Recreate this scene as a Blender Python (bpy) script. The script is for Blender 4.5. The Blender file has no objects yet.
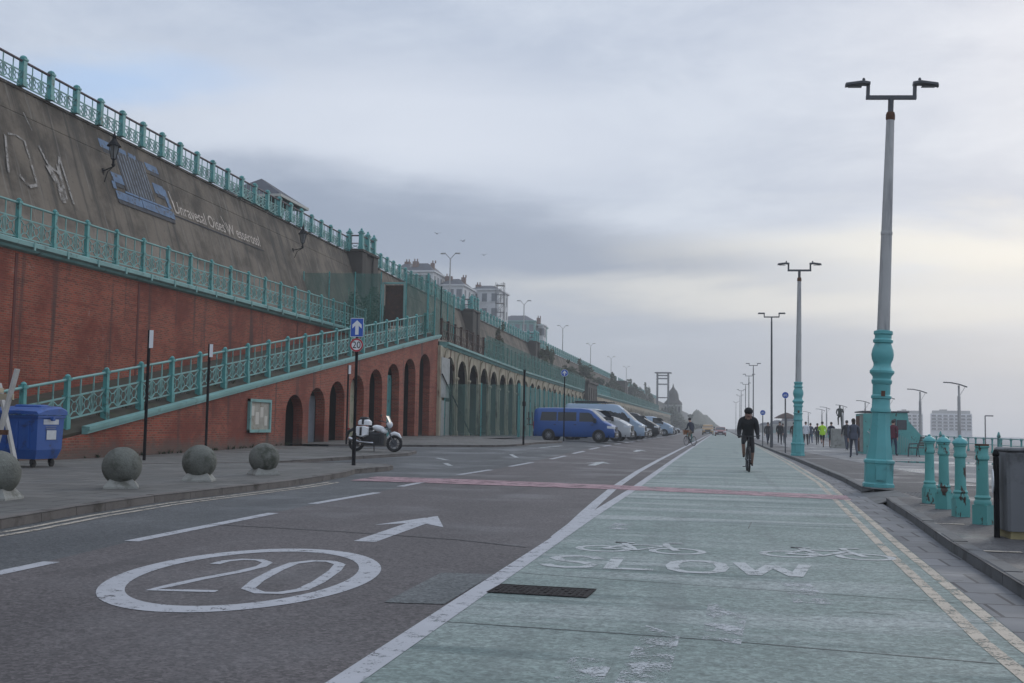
import bpy, bmesh, math, random
import numpy as np
from mathutils import Vector, Matrix
from mathutils.geometry import delaunay_2d_cdt
random.seed(7)
sc = bpy.context.scene
COL = sc.collection
R = math.radians
PI = math.pi

# ------------------------------------------------------------------ terrain
def sm(t):
    t = min(max(t, 0.0), 1.0)
    return t*t*(3-2*t)
def g(x, y):                       # the carriageway is flat, the parking side climbs gently to the arcade
    return .4*sm((y-30)/35)*sm((-x-2.5)/6.5)
def lerp(a, b, t): return a+(b-a)*t
def interp(tab, t):
    if t <= tab[0][0]: return tab[0][1]
    for (a, va), (b, vb) in zip(tab, tab[1:]):
        if t <= b: return va+(vb-va)*(t-a)/(b-a)
    return tab[-1][1]

# ------------------------------------------------------------------ materials
class NT:
    def __init__(s, tree): s.t = tree
    def n(s, typ, **kw):
        nd = s.t.nodes.new('ShaderNode'+typ)
        for k, v in kw.items():
            if k.startswith('i_'):
                key = k[2:]
                key = int(key) if key.isdigit() else key.replace('_', ' ')
                sk = nd.inputs[key]
                if isinstance(v, bpy.types.NodeSocket): s.t.links.new(v, sk)
                else: sk.default_value = v
            else: setattr(nd, k, v)
        return nd
    def math(s, op, a, b=0.0, c=None, clamp=False):
        kw = dict(operation=op, use_clamp=clamp, i_0=a, i_1=b)
        if c is not None: kw['i_2'] = c
        return s.n('Math', **kw).outputs[0]
    def mix(s, f, a, b, mode='MIX'):
        nd = s.t.nodes.new('ShaderNodeMix'); nd.data_type = 'RGBA'; nd.blend_type = mode
        for sk, v in ((nd.inputs[0], f), (nd.inputs[6], a), (nd.inputs[7], b)):
            if isinstance(v, bpy.types.NodeSocket): s.t.links.new(v, sk)
            else: sk.default_value = v if not isinstance(v, tuple) or len(v) == 4 else (*v, 1)
        return nd.outputs[2]
    def ramp(s, f, lo, hi):            # smooth 0..1 between lo and hi
        nd = s.n('MapRange', interpolation_type='SMOOTHSTEP', i_0=f, i_1=lo, i_2=hi)
        return nd.outputs[0]
    def noise(s, vec, scale, detail=4, rough=.55, dist=0.0):
        return s.n('TexNoise', i_Vector=vec, i_Scale=scale, i_Detail=detail, i_Roughness=rough, i_Distortion=dist).outputs[0]
    def mapv(s, vec, sx, sy, sz):
        return s.n('VectorMath', operation='MULTIPLY', i_0=vec, i_1=(sx, sy, sz)).outputs[0]

def newmat(name):
    m = bpy.data.materials.new(name); m.use_nodes = True
    nt = m.node_tree; nt.nodes.clear()
    T = NT(nt)
    b = T.n('BsdfPrincipled'); o = T.n('OutputMaterial')
    nt.links.new(b.outputs[0], o.inputs[0])
    pos = T.n('NewGeometry').outputs['Position']
    return m, T, b, o, pos

def mat(name, col, rough=.7, var=.18, scale=3.0, fine=0.0, fscale=60, bump=0.0, bscale=40, metal=0.0,
        dirt=None, dscale=1.5, dlo=.5, dhi=.7, dstretch=(1, 1, 1), spec=.5, alpha=None):
    m, T, b, o, pos = newmat(name)
    c = (*col, 1)
    n1 = T.noise(pos, scale, 5)
    k = T.math('MULTIPLY_ADD', T.math('SUBTRACT', n1, .5), 2*var*2, 1.0)
    if fine:
        n2 = T.noise(pos, fscale, 2)
        k = T.math('MULTIPLY', k, T.math('MULTIPLY_ADD', T.math('SUBTRACT', n2, .5), 4*fine, 1.0))
    out = T.n('VectorMath', operation='SCALE', i_0=col, i_Scale=k).outputs[0]
    if dirt is not None:
        dn = T.noise(T.mapv(pos, *dstretch), dscale, 6, .65)
        out = T.mix(T.ramp(dn, dlo, dhi), out, (*dirt, 1))
    T.t.links.new(out, b.inputs['Base Color'])
    b.inputs['Roughness'].default_value = rough
    b.inputs['Metallic'].default_value = metal
    b.inputs['Specular IOR Level'].default_value = spec
    if alpha is not None: b.inputs['Alpha'].default_value = alpha
    if bump:
        bn = T.noise(pos, bscale, 4)
        bp = T.n('Bump', i_Strength=bump, i_Distance=.02, i_Height=bn)
        T.t.links.new(bp.outputs[0], b.inputs['Normal'])
    return m

def brick_mat(name, base, mortar, stain=(.05, .03, .028)):
    m, T, b, o, pos = newmat(name)
    sep = T.n('SeparateXYZ', i_0=pos)
    hv = T.math('ADD', sep.outputs[1], sep.outputs[0])
    cv = T.n('CombineXYZ', i_0=hv, i_1=sep.outputs[2], i_2=0.0).outputs[0]
    br = T.n('TexBrick', i_Vector=cv, i_Scale=1.0, i_Mortar_Size=.015, i_Mortar_Smooth=.2, i_Brick_Width=.235, i_Row_Height=.08,
             i_Color1=(*[v*.6 for v in base], 1), i_Color2=(*[v*1.3 for v in base], 1), i_Mortar=(*mortar, 1))
    n1 = T.noise(pos, .35, 6, .6)
    c = T.mix(T.math('MULTIPLY', T.ramp(n1, .44, .66), .85), br.outputs[0], (*[v*.5 for v in base], 1))
    crs = T.noise(T.mapv(pos, .25, .25, 7.5), 1.0, 3, .6)                     # courses that weathered differently
    c = T.mix(T.math('MULTIPLY', T.ramp(crs, .52, .66), .45), c, (*[v*.45 for v in base], 1))
    spk = T.noise(pos, 5.5, 5, .7)                                            # spalled and sooty patches
    c = T.mix(T.math('MULTIPLY', T.ramp(spk, .60, .68), .6), c, (*[v*.32 for v in base], 1))
    st = T.noise(T.mapv(pos, 1.6, 1.6, .12), 1.0, 5, .6)                      # rain streaks
    c = T.mix(T.math('MULTIPLY', T.ramp(st, .54, .68), .75), c, (*stain, 1))
    ef = T.noise(pos, 1.9, 7, .7)                                             # lime bloom
    c = T.mix(T.math('MULTIPLY', T.ramp(ef, .62, .74), .4), c, (.36, .27, .24, 1))
    gr = T.ramp(T.math('ADD', sep.outputs[2], T.math('MULTIPLY', T.noise(pos, 2.0), -.9)), .35, -.25)
    c = T.mix(T.math('MULTIPLY', gr, .8), c, (.10, .085, .07, 1))             # damp foot of the wall
    T.t.links.new(c, b.inputs['Base Color'])
    b.inputs['Roughness'].default_value = .85
    bp = T.n('Bump', i_Strength=.5, i_Distance=.01, i_Height=br.outputs[1])
    bp.invert = True
    T.t.links.new(bp.outputs[0], b.inputs['Normal'])
    return m

def render_mat(name):                  # weathered cement render of the cliff wall
    m, T, b, o, pos = newmat(name)
    sep = T.n('SeparateXYZ', i_0=pos)
    n1 = T.noise(pos, .5, 7, .65)
    c = T.mix(T.ramp(n1, .36, .64), (.072, .059, .045, 1), (.185, .153, .118, 1))
    lean = T.n('CombineXYZ', i_0=0.0, i_1=T.math('MULTIPLY', sep.outputs[1], 1.5), i_2=T.math('MULTIPLY', sep.outputs[2], .10)).outputs[0]
    st = T.noise(lean, 1.0, 5, .7)
    c = T.mix(T.math('MULTIPLY', T.ramp(st, .5, .64), .8), c, (.055, .05, .043, 1))
    st2 = T.noise(lean, 2.3, 4, .6)
    c = T.mix(T.math('MULTIPLY', T.ramp(st2, .56, .7), .5), c, (.27, .25, .22, 1))
    hz = T.math('ADD', sep.outputs[2], T.math('MULTIPLY', T.noise(T.mapv(pos, 1, .35, 1), .9, 5), 3.0))
    c = T.mix(T.math('MULTIPLY', T.ramp(hz, 11.6, 10.2), .62), c, (.29, .25, .205, 1))     # paler, patched lower coat
    n3 = T.noise(pos, 3.0, 6, .75)
    c = T.mix(T.math('MULTIPLY', T.ramp(n3, .58, .7), .7), c, (.06, .056, .046, 1))
    T.t.links.new(c, b.inputs['Base Color'])
    b.inputs['Roughness'].default_value = .9
    bp = T.n('Bump', i_Strength=.4, i_Distance=.06, i_Height=T.noise(pos, 2.5, 8, .7))
    T.t.links.new(bp.outputs[0], b.inputs['Normal'])
    return m

def asphalt_mat(name, a, bcol, wet=.25, grain=.45):
    m, T, b, o, pos = newmat(name)
    n1 = T.noise(T.mapv(pos, 1, .3, 1), .55, 6, .6)
    c = T.mix(T.ramp(n1, .3, .7), (*a, 1), (*bcol, 1))
    v = T.n('TexVoronoi', i_Vector=pos, i_Scale=52.0)
    sp = T.n('SeparateColor', i_0=v.outputs['Color']).outputs[0]
    k = T.math('MULTIPLY_ADD', T.math('SUBTRACT', sp, .5), 2*grain, 1.0)
    n2 = T.noise(pos, 16, 5, .7)
    k = T.math('MULTIPLY', k, T.math('MULTIPLY_ADD', T.math('SUBTRACT', n2, .5), 1.9, 1.0))
    c = T.n('VectorMath', operation='SCALE', i_0=c, i_Scale=k).outputs[0]
    tr = T.noise(T.mapv(pos, 1.7, .06, 1), 1.0, 3)                            # tyre tracks along the lane
    c = T.mix(T.math('MULTIPLY', T.ramp(tr, .55, .7), .35), c, (*[x*.62 for x in a], 1))
    pt = T.noise(T.mapv(pos, 1, .45, 1), .8, 6, .7)
    c = T.mix(T.math('MULTIPLY', T.ramp(pt, .56, .68), .55), c, (*[x*.6 for x in a], 1))
    T.t.links.new(c, b.inputs['Base Color'])
    rg = T.math('MULTIPLY_ADD', T.ramp(T.noise(pos, .4, 4), .45, .7), -wet, .78)
    T.t.links.new(rg, b.inputs['Roughness'])
    bp = T.n('Bump', i_Strength=.35, i_Distance=.006, i_Height=T.noise(pos, 120, 2))
    T.t.links.new(bp.outputs[0], b.inputs['Normal'])
    return m

def green_mat(name):                   # worn green surfacing with rubbed transverse bands
    m, T, b, o, pos = newmat(name)
    n1 = T.noise(pos, .8, 6, .6)
    c = T.mix(T.ramp(n1, .3, .7), (.172, .222, .203, 1), (.235, .284, .263, 1))
    bd = T.noise(T.mapv(pos, .09, .95, 1), 1.0, 6, .62, .3)
    ysp = T.n('SeparateXYZ', i_0=pos).outputs[1]
    worn = T.math('MULTIPLY', T.ramp(ysp, 11.5, 15), T.ramp(ysp, 70, 30))            # the braking zone before the crossing is rubbed bare
    pres = T.math('MAXIMUM', T.ramp(T.noise(pos, .33, 3), .36, .6), worn)
    c = T.mix(T.math('MULTIPLY', T.math('MULTIPLY', T.ramp(bd, .49, .62), .85), pres), c, (.345, .375, .365, 1))
    bd2 = T.noise(T.mapv(pos, .16, 2.0, 1), 1.2, 5, .62, .4)
    pres2 = T.ramp(T.noise(pos, .27, 3), .62, .4)
    c = T.mix(T.math('MULTIPLY', T.math('MULTIPLY', T.ramp(bd2, .53, .66), .8), pres2), c, (.095, .14, .135, 1))
    v = T.n('TexVoronoi', i_Vector=pos, i_Scale=46.0)
    sp = T.n('SeparateColor', i_0=v.outputs['Color']).outputs[0]
    k = T.math('MULTIPLY_ADD', T.math('SUBTRACT', sp, .5), .5, 1.0)
    n2 = T.noise(pos, 12, 6, .75)
    k = T.math('MULTIPLY', k, T.math('MULTIPLY_ADD', T.math('SUBTRACT', n2, .5), 1.8, 1.0))
    c = T.n('VectorMath', operation='SCALE', i_0=c, i_Scale=k).outputs[0]
    n3 = T.noise(pos, 9, 6, .75)
    c = T.mix(T.math('MULTIPLY', T.ramp(n3, .57, .7), .6), c, (.075, .09, .09, 1))
    mt = T.noise(T.mapv(pos, 1, .5, 1), 1.6, 6, .7)
    c = T.mix(T.math('MULTIPLY', T.ramp(mt, .56, .68), .45), c, (.115, .135, .13, 1))
    trk = T.noise(T.mapv(pos, 1.9, .05, 1), 1.0, 3)
    c = T.mix(T.math('MULTIPLY', T.ramp(trk, .54, .68), .30), c, (.12, .14, .135, 1))
    T.t.links.new(c, b.inputs['Base Color'])
    b.inputs['Roughness'].default_value = .72
    bp = T.n('Bump', i_Strength=.35, i_Distance=.006, i_Height=T.noise(pos, 110, 2))
    T.t.links.new(bp.outputs[0], b.inputs['Normal'])
    return m

def paint_mat(name, col, wear=.42, scale=7):         # thermoplastic road paint, chipped where it is worn
    m, T, b, o, pos = newmat(name)
    n1 = T.noise(pos, 2.2, 5, .6)
    c = T.mix(n1, (*[v*.78 for v in col], 1), (*[min(1, v*1.15) for v in col], 1))
    T.t.links.new(c, b.inputs['Base Color'])
    b.inputs['Roughness'].default_value = .6
    ch = T.noise(pos, scale, 8, .72)
    ch2 = T.noise(pos, 60, 2)
    a = T.ramp(T.math('ADD', T.math('MULTIPLY', ch, .7), T.math('MULTIPLY', ch2, .3)), wear-.05, wear+.05)
    T.t.links.new(a, b.inputs['Alpha'])
    return m

def slab_mat(name, a, bcol, sx, sy, joint=(.05, .05, .05)):
    m, T, b, o, pos = newmat(name)
    br = T.n('TexBrick', i_Vector=T.n('VectorMath', operation='MULTIPLY', i_0=pos, i_1=(1, 1, 0)).outputs[0], i_Scale=1.0, i_Mortar_Size=.016, i_Brick_Width=sx, i_Row_Height=sy,
             i_Color1=(*a, 1), i_Color2=(*bcol, 1), i_Mortar=(*joint, 1))
    k = T.math('MULTIPLY_ADD', T.math('SUBTRACT', T.noise(pos, 1.2, 6, .65), .5), 1.1, 1.0)
    c = T.n('VectorMath', operation='SCALE', i_0=br.outputs[0], i_Scale=k).outputs[0]
    c = T.mix(T.math('MULTIPLY', T.ramp(T.noise(pos, 5, 5, .7), .6, .72), .5), c, (.06, .058, .055, 1))
    T.t.links.new(c, b.inputs['Base Color'])
    T.t.links.new(T.math('MULTIPLY_ADD', T.ramp(T.noise(pos, .5, 4), .5, .7), -.3, .75), b.inputs['Roughness'])
    return m

def netting_mat(name, col, alpha):                    # woven green debris netting on a frame: see-through
    m, T, b, o, pos = newmat(name)
    n1 = T.noise(pos, 1.1, 5, .6)
    c = T.mix(n1, (*[v*.7 for v in col], 1), (*[min(1, v*1.3) for v in col], 1))
    T.t.links.new(c, b.inputs['Base Color'])
    b.inputs['Roughness'].default_value = .9
    sep = T.n('SeparateXYZ', i_0=pos)
    fold = T.noise(T.mapv(pos, 2.5, 2.5, .25), 1.0, 4)
    T.t.links.new(T.math('MULTIPLY_ADD', T.math('SUBTRACT', fold, .5), .7, alpha, clamp=True), b.inputs['Alpha'])
    return m

def foliage_mat(name, a, bcol):
    m, T, b, o, pos = newmat(name)
    n1 = T.noise(pos, 1.3, 4)
    n2 = T.n('SeparateColor', i_0=T.n('TexVoronoi', i_Vector=pos, i_Scale=9.0).outputs['Color']).outputs[0]
    c = T.mix(T.math('MULTIPLY_ADD', n2, .5, T.math('MULTIPLY', n1, .5)), (*a, 1), (*bcol, 1))
    T.t.links.new(c, b.inputs['Base Color'])
    b.inputs['Roughness'].default_value = .8
    return m

M = {}
TQ = (.085, .315, .305)
M['tq'] = mat('turquoise_paint', TQ, .5, .16, 1.2, dirt=(.04, .07, .06), dscale=3.2, dlo=.52, dhi=.7)
M['tq_rust'] = mat('turquoise_paint_flaking', (.11, .38, .36), .5, .15, 2.5, dirt=(.055, .028, .018), dscale=6.5, dlo=.585, dhi=.63, dstretch=(1, 1, .4))
M['tq_pale'] = mat('pale_turquoise_paint', (.185, .365, .345), .6, .18, 1.0, dirt=(.06, .09, .08), dscale=1.8, dlo=.55, dhi=.75)
M['tq_lamp'] = mat('turquoise_lamp_paint', (.105, .39, .40), .42, .13, 1.8, dirt=(.055, .15, .15), dscale=2.6, dlo=.55, dhi=.8)
M['rail_purple'] = mat('plum_oxide_paint', (.085, .06, .07), .6, .2, 2)
M['rust_iron'] = mat('rusted_iron', (.06, .036, .028), .8, .3, 4, dirt=(.12, .055, .03), dscale=5)
M['cream_iron'] = mat('cream_paint_rust', (.42, .37, .27), .75, .2, .9, dirt=(.115, .055, .03), dscale=1.6, dlo=.5, dhi=.64, dstretch=(1, 1, .22))
M['brick'] = brick_mat('red_brick', (.315, .053, .027), (.26, .14, .09))
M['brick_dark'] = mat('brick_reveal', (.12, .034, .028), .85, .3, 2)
M['wall'] = render_mat('weathered_render')
M['wall_dark'] = mat('dark_render', (.07, .062, .053), .9, .25, .8, dirt=(.035, .036, .03), dscale=1, dstretch=(1, 1, .2))
M['asphalt'] = asphalt_mat('asphalt_reddish', (.080, .070, .070), (.112, .098, .097))
M['asphalt_grey'] = asphalt_mat('asphalt_bluegrey', (.060, .064, .067), (.092, .096, .098), .35)
M['asphalt_dark'] = asphalt_mat('asphalt_dark', (.05, .05, .052), (.076, .077, .079), .4)
M['asphalt_patch'] = asphalt_mat('asphalt_repair', (.09, .098, .10), (.16, .168, .165), .2)
M['green'] = green_mat('green_surfacing')
M['white'] = paint_mat('white_road_paint', (.44, .445, .47), .415)
M['white_worn'] = paint_mat('worn_white_road_paint', (.47, .49, .49), .44, 5)
M['white_old'] = paint_mat('nearly_gone_white_paint', (.45, .47, .48), .53, 3.2)
M['yellow'] = paint_mat('faded_yellow_paint', (.47, .41, .33), .455, 4)
M['pink'] = paint_mat('faded_red_band', (.38, .225, .245), .458, 2.4)
M['slab'] = slab_mat('paving_slabs', (.108, .104, .095), (.145, .138, .125), .9, .6, (.025, .024, .022))
M['setts'] = slab_mat('gutter_setts', (.11, .115, .125), (.17, .175, .185), .45, .62, (.04, .04, .045))
M['prom'] = asphalt_mat('promenade_asphalt', (.066, .063, .064), (.092, .088, .088), .52)
M['prom_light'] = asphalt_mat('promenade_concrete_sheen', (.15, .152, .157), (.205, .207, .21), .6, .12)  # path's paler tone also carries the sky reflected in its wet surface
M['kerb'] = mat('granite_kerb', (.135, .12, .11), .8, .22, 2.0, .12, 40, dirt=(.05, .043, .036), dscale=2.2)
M['kerb_r'] = mat('concrete_kerb', (.115, .118, .12), .7, .2, 2.0, .12, 40, dirt=(.045, .045, .042), dscale=1.8)
M['stone'] = mat('weathered_concrete', (.15, .155, .135), .9, .3, 2.5, .2, 45, .8, 24, dirt=(.06, .065, .048), dscale=3.2, dlo=.45, dhi=.66)
M['stone_pale'] = mat('pale_concrete', (.30, .30, .275), .9, .2, 3, .1, 45, dirt=(.14, .14, .12), dscale=4)
M['black'] = mat('black_paint', (.007, .007, .009), .7, .15, 3, spec=.2)
M['dark'] = mat('dark_plastic', (.022, .023, .026), .55, .15, 4)
M['void'] = mat('interior_shade', (.009, .008, .008), .9, .3, 1.5)  # near-black colour stands in for deep shade inside arches and arcade
M['grey_pole'] = mat('galvanised_steel', (.44, .44, .43), .5, .12, 1.4, metal=0, dirt=(.25, .25, .26), dscale=1.5, dstretch=(3, 3, .3))
M['dark_steel'] = mat('dark_grey_steel', (.075, .08, .09), .5, .15, 2)
M['rust'] = mat('rust', (.11, .05, .028), .85, .4, 9, dirt=(.05, .03, .02), dscale=12)
M['cab'] = mat('grey_cabinet_paint', (.165, .172, .182), .6, .12, 1.1, dirt=(.05, .05, .05), dscale=2)
M['cream_base'] = mat('yellowed_plinth', (.34, .29, .15), .8, .2, 5)
M['soil'] = mat('soil_and_weeds', (.05, .045, .032), .95, .4, 2, dirt=(.045, .06, .025), dscale=1.4)
M['beach'] = mat('shingle', (.24, .19, .165), .95, .2, .6, .3, 9)
M['sea'] = mat('sea_water', (.14, .15, .17), .55, .15, .02, bump=.5, bscale=.6, spec=.2)
M['bin'] = mat('blue_bin_plastic', (.022, .09, .33), .45, .12, 2, dirt=(.02, .03, .07), dscale=3, dlo=.52, dhi=.75)
M['label'] = mat('white_label', (.55, .57, .60), .6, .1, 8)
M['label_grey'] = mat('grey_print', (.20, .24, .34), .6, .1, 8)
M['timber'] = mat('pale_timber', (.45, .38, .27), .8, .2, 4, .1, 50)
M['timber_white'] = mat('whitewashed_timber', (.46, .45, .43), .8, .15, 4, .1, 50)
M['sign_blue'] = mat('sign_blue', (.02, .10, .47), .4, .05, 2)
M['sign_white'] = mat('sign_white', (.78, .79, .8), .4, .04, 2)
M['sign_red'] = mat('sign_red', (.45, .025, .04), .4, .05, 2)
M['glass'] = mat('dark_glass', (.018, .022, .026), .08, .2, 1.5)
M['tyre'] = mat('tyre_rubber', (.014, .014, .015), .8, .2, 6)
M['alloy'] = mat('alloy', (.30, .31, .33), .35, .1, 6, metal=.5)
M['chrome'] = mat('chrome', (.5, .5, .52), .2, .05, 6, metal=1.0)
M['lens'] = mat('lamp_lens', (.65, .68, .72), .15, .05, 6)
M['tail'] = mat('tail_lens', (.28, .012, .014), .25, .1, 6)
M['amber'] = mat('amber_lens', (.55, .2, .02), .25, .1, 6)
M['skin'] = mat('skin', (.46, .27, .20), .6, .08, 9)
M['leg_skin'] = mat('weathered_bare_skin', (.27, .155, .115), .6, .1, 9)
M['hair'] = mat('dark_hair', (.025, .018, .014), .7, .2, 20)
M['leaf'] = foliage_mat('dark_leaf', (.018, .032, .014), (.05, .075, .03))
M['leaf_lt'] = foliage_mat('olive_leaf', (.045, .06, .025), (.10, .105, .05))
M['leaf_br'] = foliage_mat('brown_leaf', (.06, .04, .022), (.12, .07, .035))
M['scrub'] = mat('hill_scrub', (.065, .068, .04), .95, .35, .12, dirt=(.11, .10, .065), dscale=.2)
M['lantern_glass'] = mat('old_lantern_glass', (.16, .165, .165), .2, .2, 4)
M['bark'] = mat('bark', (.05, .04, .03), .9, .3, 6)
M['net_pale'] = netting_mat('pale_green_netting', (.13, .25, .225), .68)
M['net_thin'] = netting_mat('thin_green_netting', (.12, .25, .215), .44)
M['net_roof'] = netting_mat('dark_green_netting', (.045, .135, .115), .66)
M['net'] = netting_mat('green_netting', (.07, .19, .16), .56)
M['net_dense'] = netting_mat('green_netting_doubled', (.05, .155, .135), .84)
M['whitewash'] = mat('white_stucco', (.62, .63, .64), .8, .1, .4, dirt=(.40, .40, .40), dscale=.4)
M['stucco_cream'] = mat('cream_stucco', (.55, .52, .46), .8, .1, .4)
M['slate'] = mat('slate_roof', (.075, .08, .095), .75, .2, 1.2, .1, 12)
M['soffit'] = mat('pale_soffit', (.50, .50, .46), .7, .1, 2)
M['orange_paint'] = mat('orange_graffiti', (.42, .20, .09), .7, .35, 3, dirt=(.4, .36, .2), dscale=4)
M['chimney'] = mat('chimney_brick', (.19, .125, .105), .85, .25, 2)
M['graf_blue'] = mat('blue_wall_paint', (.13, .20, .31), .85, .3, 2.5, dirt=(.10, .095, .09), dscale=3.4, dlo=.52, dhi=.66)
M['graf_field'] = mat('grey_wall_paint', (.052, .054, .062), .85, .3, 2.5, dirt=(.09, .085, .075), dscale=3, dlo=.5, dhi=.7)
M['graf_stripe'] = mat('pale_blue_wall_paint', (.19, .225, .27), .85, .3, 2.5, dirt=(.09, .085, .08), dscale=4, dlo=.5, dhi=.65)
M['crack_dark'] = mat('dark_crack', (.025, .028, .042), .85, .2, 2)
M['graf_white'] = paint_mat('thin_white_wall_paint', (.52, .45, .39), .43, 6)
M['graf_ghost'] = paint_mat('scrubbed_white_wall_paint', (.29, .27, .25), .495, 3.0)
M['bench_green'] = mat('bench_green_paint', (.03, .07, .06), .5, .15, 4)
M['orange_basket'] = mat('orange_wicker', (.36, .13, .035), .8, .3, 12)
M['grate'] = mat('cast_iron_grate', (.026, .022, .022), .85, .4, 14, spec=.2)
M['puddle'] = mat('standing_water', (.05, .052, .056), .04, .1, 2)
M['paper'] = mat('notice_paper', (.34, .32, .27), .7, .25, 3, dirt=(.22, .17, .11), dscale=2.5)
M['door_grey'] = mat('grey_door', (.16, .18, .20), .6, .2, 2)
M['door_cream'] = mat('cream_door', (.42, .38, .27), .7, .2, 2, dirt=(.16, .22, .12), dscale=2)
M['board_white'] = mat('white_board', (.36, .37, .36), .8, .12, 1.5, dirt=(.26, .27, .26), dscale=2)

# ------------------------------------------------------------------ mesh builder
class MB:
    def __init__(s): s.v = []; s.f = []; s.m = []; s.cur = 0
    def add(s, vs, fs):
        o = len(s.v); s.v += [tuple(p) for p in vs]
        s.f += [tuple(i+o for i in f) for f in fs]; s.m += [s.cur]*len(fs)
        return s
    def box(s, x0, x1, y0, y1, z0, z1):
        return s.add([(x0,y0,z0),(x1,y0,z0),(x1,y1,z0),(x0,y1,z0),(x0,y0,z1),(x1,y0,z1),(x1,y1,z1),(x0,y1,z1)],
                     [(0,3,2,1),(4,5,6,7),(0,1,5,4),(1,2,6,5),(2,3,7,6),(3,0,4,7)])
    def obox(s, c, sx, sy, sz, rot=None):
        m = rot if rot is not None else Matrix.Identity(3)
        vs = [Vector(c)+m @ Vector((a*sx/2, b*sy/2, d*sz/2)) for d in (-1,1) for a,b in ((-1,-1),(1,-1),(1,1),(-1,1))]
        return s.add(vs, [(0,3,2,1),(4,5,6,7),(0,1,5,4),(1,2,6,5),(2,3,7,6),(3,0,4,7)])
    def cbox(s, x0, x1, y0, y1, z0, z1, r=.02):           # box with chamfered vertical and top edges
        pts = [(x0+r,y0),(x1-r,y0),(x1,y0+r),(x1,y1-r),(x1-r,y1),(x0+r,y1),(x0,y1-r),(x0,y0+r)]
        cx, cy = (x0+x1)/2, (y0+y1)/2
        ins = [(cx+(x-cx)*(1-2*r/(x1-x0)), cy+(y-cy)*(1-2*r/(y1-y0))) for x, y in pts]
        vs = [(x,y,z0) for x,y in pts]+[(x,y,z1-r) for x,y in pts]+[(x,y,z1) for x,y in ins]
        fs = [tuple(range(7,-1,-1)), tuple(range(16,24))]
        for k in (0, 8):
            fs += [(k+i, k+(i+1)%8, k+8+(i+1)%8, k+8+i) for i in range(8)]
        return s.add(vs, fs)
    def tube(s, p0, p1, r0, r1=None, n=8, cap=True):
        r1 = r0 if r1 is None else r1
        p0, p1 = Vector(p0), Vector(p1); d = (p1-p0)
        if d.length < 1e-6: return s
        q = d.to_track_quat('Z', 'Y').to_matrix()
        vs = []
        for p, r in ((p0, r0), (p1, r1)):
            vs += [p+q @ Vector((r*math.cos(2*PI*i/n), r*math.sin(2*PI*i/n), 0)) for i in range(n)]
        fs = [(i, (i+1)%n, n+(i+1)%n, n+i) for i in range(n)]
        if cap: fs += [tuple(range(n-1,-1,-1)), tuple(range(n,2*n))]
        return s.add(vs, fs)
    def path(s, pts, r, n=6, closed=False):
        pts = [Vector(p) for p in pts]; L = len(pts); rings = []
        rr = r if isinstance(r, (list, tuple)) else [r]*L
        for i, p in enumerate(pts):
            a = pts[(i-1)%L] if (closed or i > 0) else p
            b = pts[(i+1)%L] if (closed or i < L-1) else p
            q = (b-a).to_track_quat('Z', 'Y').to_matrix()
            if (b-a).length and abs((b-a).normalized().z) < .999:
                zz = (b-a).normalized(); xx = Vector((0,0,1)).cross(zz).normalized(); yy = zz.cross(xx)
                q = Matrix((xx, yy, zz)).transposed()
            rings.append([p+q @ Vector((rr[i]*math.cos(2*PI*(k+.5)/n), rr[i]*math.sin(2*PI*(k+.5)/n), 0)) for k in range(n)])
        vs = [v for rg in rings for v in rg]; fs = []
        for i in range(L if closed else L-1):
            j = (i+1)%L
            fs += [(i*n+k, i*n+(k+1)%n, j*n+(k+1)%n, j*n+k) for k in range(n)]
        if not closed: fs += [tuple(range(n-1,-1,-1)), tuple((L-1)*n+k for k in range(n))]
        return s.add(vs, fs)
    def lathe(s, prof, n=24, c=(0,0,0), rot=0.0, caps=True):
        vs = []
        for r, z in prof:
            vs += [(c[0]+r*math.cos(2*PI*i/n+rot), c[1]+r*math.sin(2*PI*i/n+rot), c[2]+z) for i in range(n)]
        fs = []
        for k in range(len(prof)-1):
            fs += [(k*n+i, k*n+(i+1)%n, (k+1)*n+(i+1)%n, (k+1)*n+i) for i in range(n)]
        if caps: fs += [tuple(range(n-1,-1,-1)), tuple((len(prof)-1)*n+i for i in range(n))]
        return s.add(vs, fs)
    def ell(s, c, rx, ry, rz, nu=16, nv=10, rot=None):
        m = rot if rot is not None else Matrix.Identity(3)
        vs = [Vector(c)+m @ Vector((0,0,-rz))]
        for j in range(1, nv):
            t = -PI/2+PI*j/nv
            vs += [Vector(c)+m @ Vector((rx*math.cos(t)*math.cos(2*PI*i/nu), ry*math.cos(t)*math.sin(2*PI*i/nu), rz*math.sin(t))) for i in range(nu)]
        vs.append(Vector(c)+m @ Vector((0,0,rz)))
        fs = [(0, 1+(i+1)%nu, 1+i) for i in range(nu)]
        for j in range(nv-2):
            a = 1+j*nu; b = a+nu
            fs += [(a+i, a+(i+1)%nu, b+(i+1)%nu, b+i) for i in range(nu)]
        a = 1+(nv-2)*nu; t = len(vs)-1
        fs += [(a+i, a+(i+1)%nu, t) for i in range(nu)]
        return s.add(vs, fs)
    def prism(s, poly, fn0, fn1):                       # polygon (u,v) -> two caps through fn0/fn1 + sides
        n = len(poly)
        vs = [fn0(*p) for p in poly]+[fn1(*p) for p in poly]
        fs = [tuple(range(n-1,-1,-1)), tuple(range(n,2*n))]+[(i, (i+1)%n, n+(i+1)%n, n+i) for i in range(n)]
        return s.add(vs, fs)
    def loft(s, rings, closed=True, caps=True):
        n = len(rings[0]); vs = [p for r in rings for p in r]; fs = []
        for k in range(len(rings)-1):
            for i in range(n if closed else n-1):
                fs.append((k*n+i, k*n+(i+1)%n, (k+1)*n+(i+1)%n, (k+1)*n+i))
        if caps: fs += [tuple(range(n-1,-1,-1)), tuple((len(rings)-1)*n+i for i in range(n))]
        return s.add(vs, fs)
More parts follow.
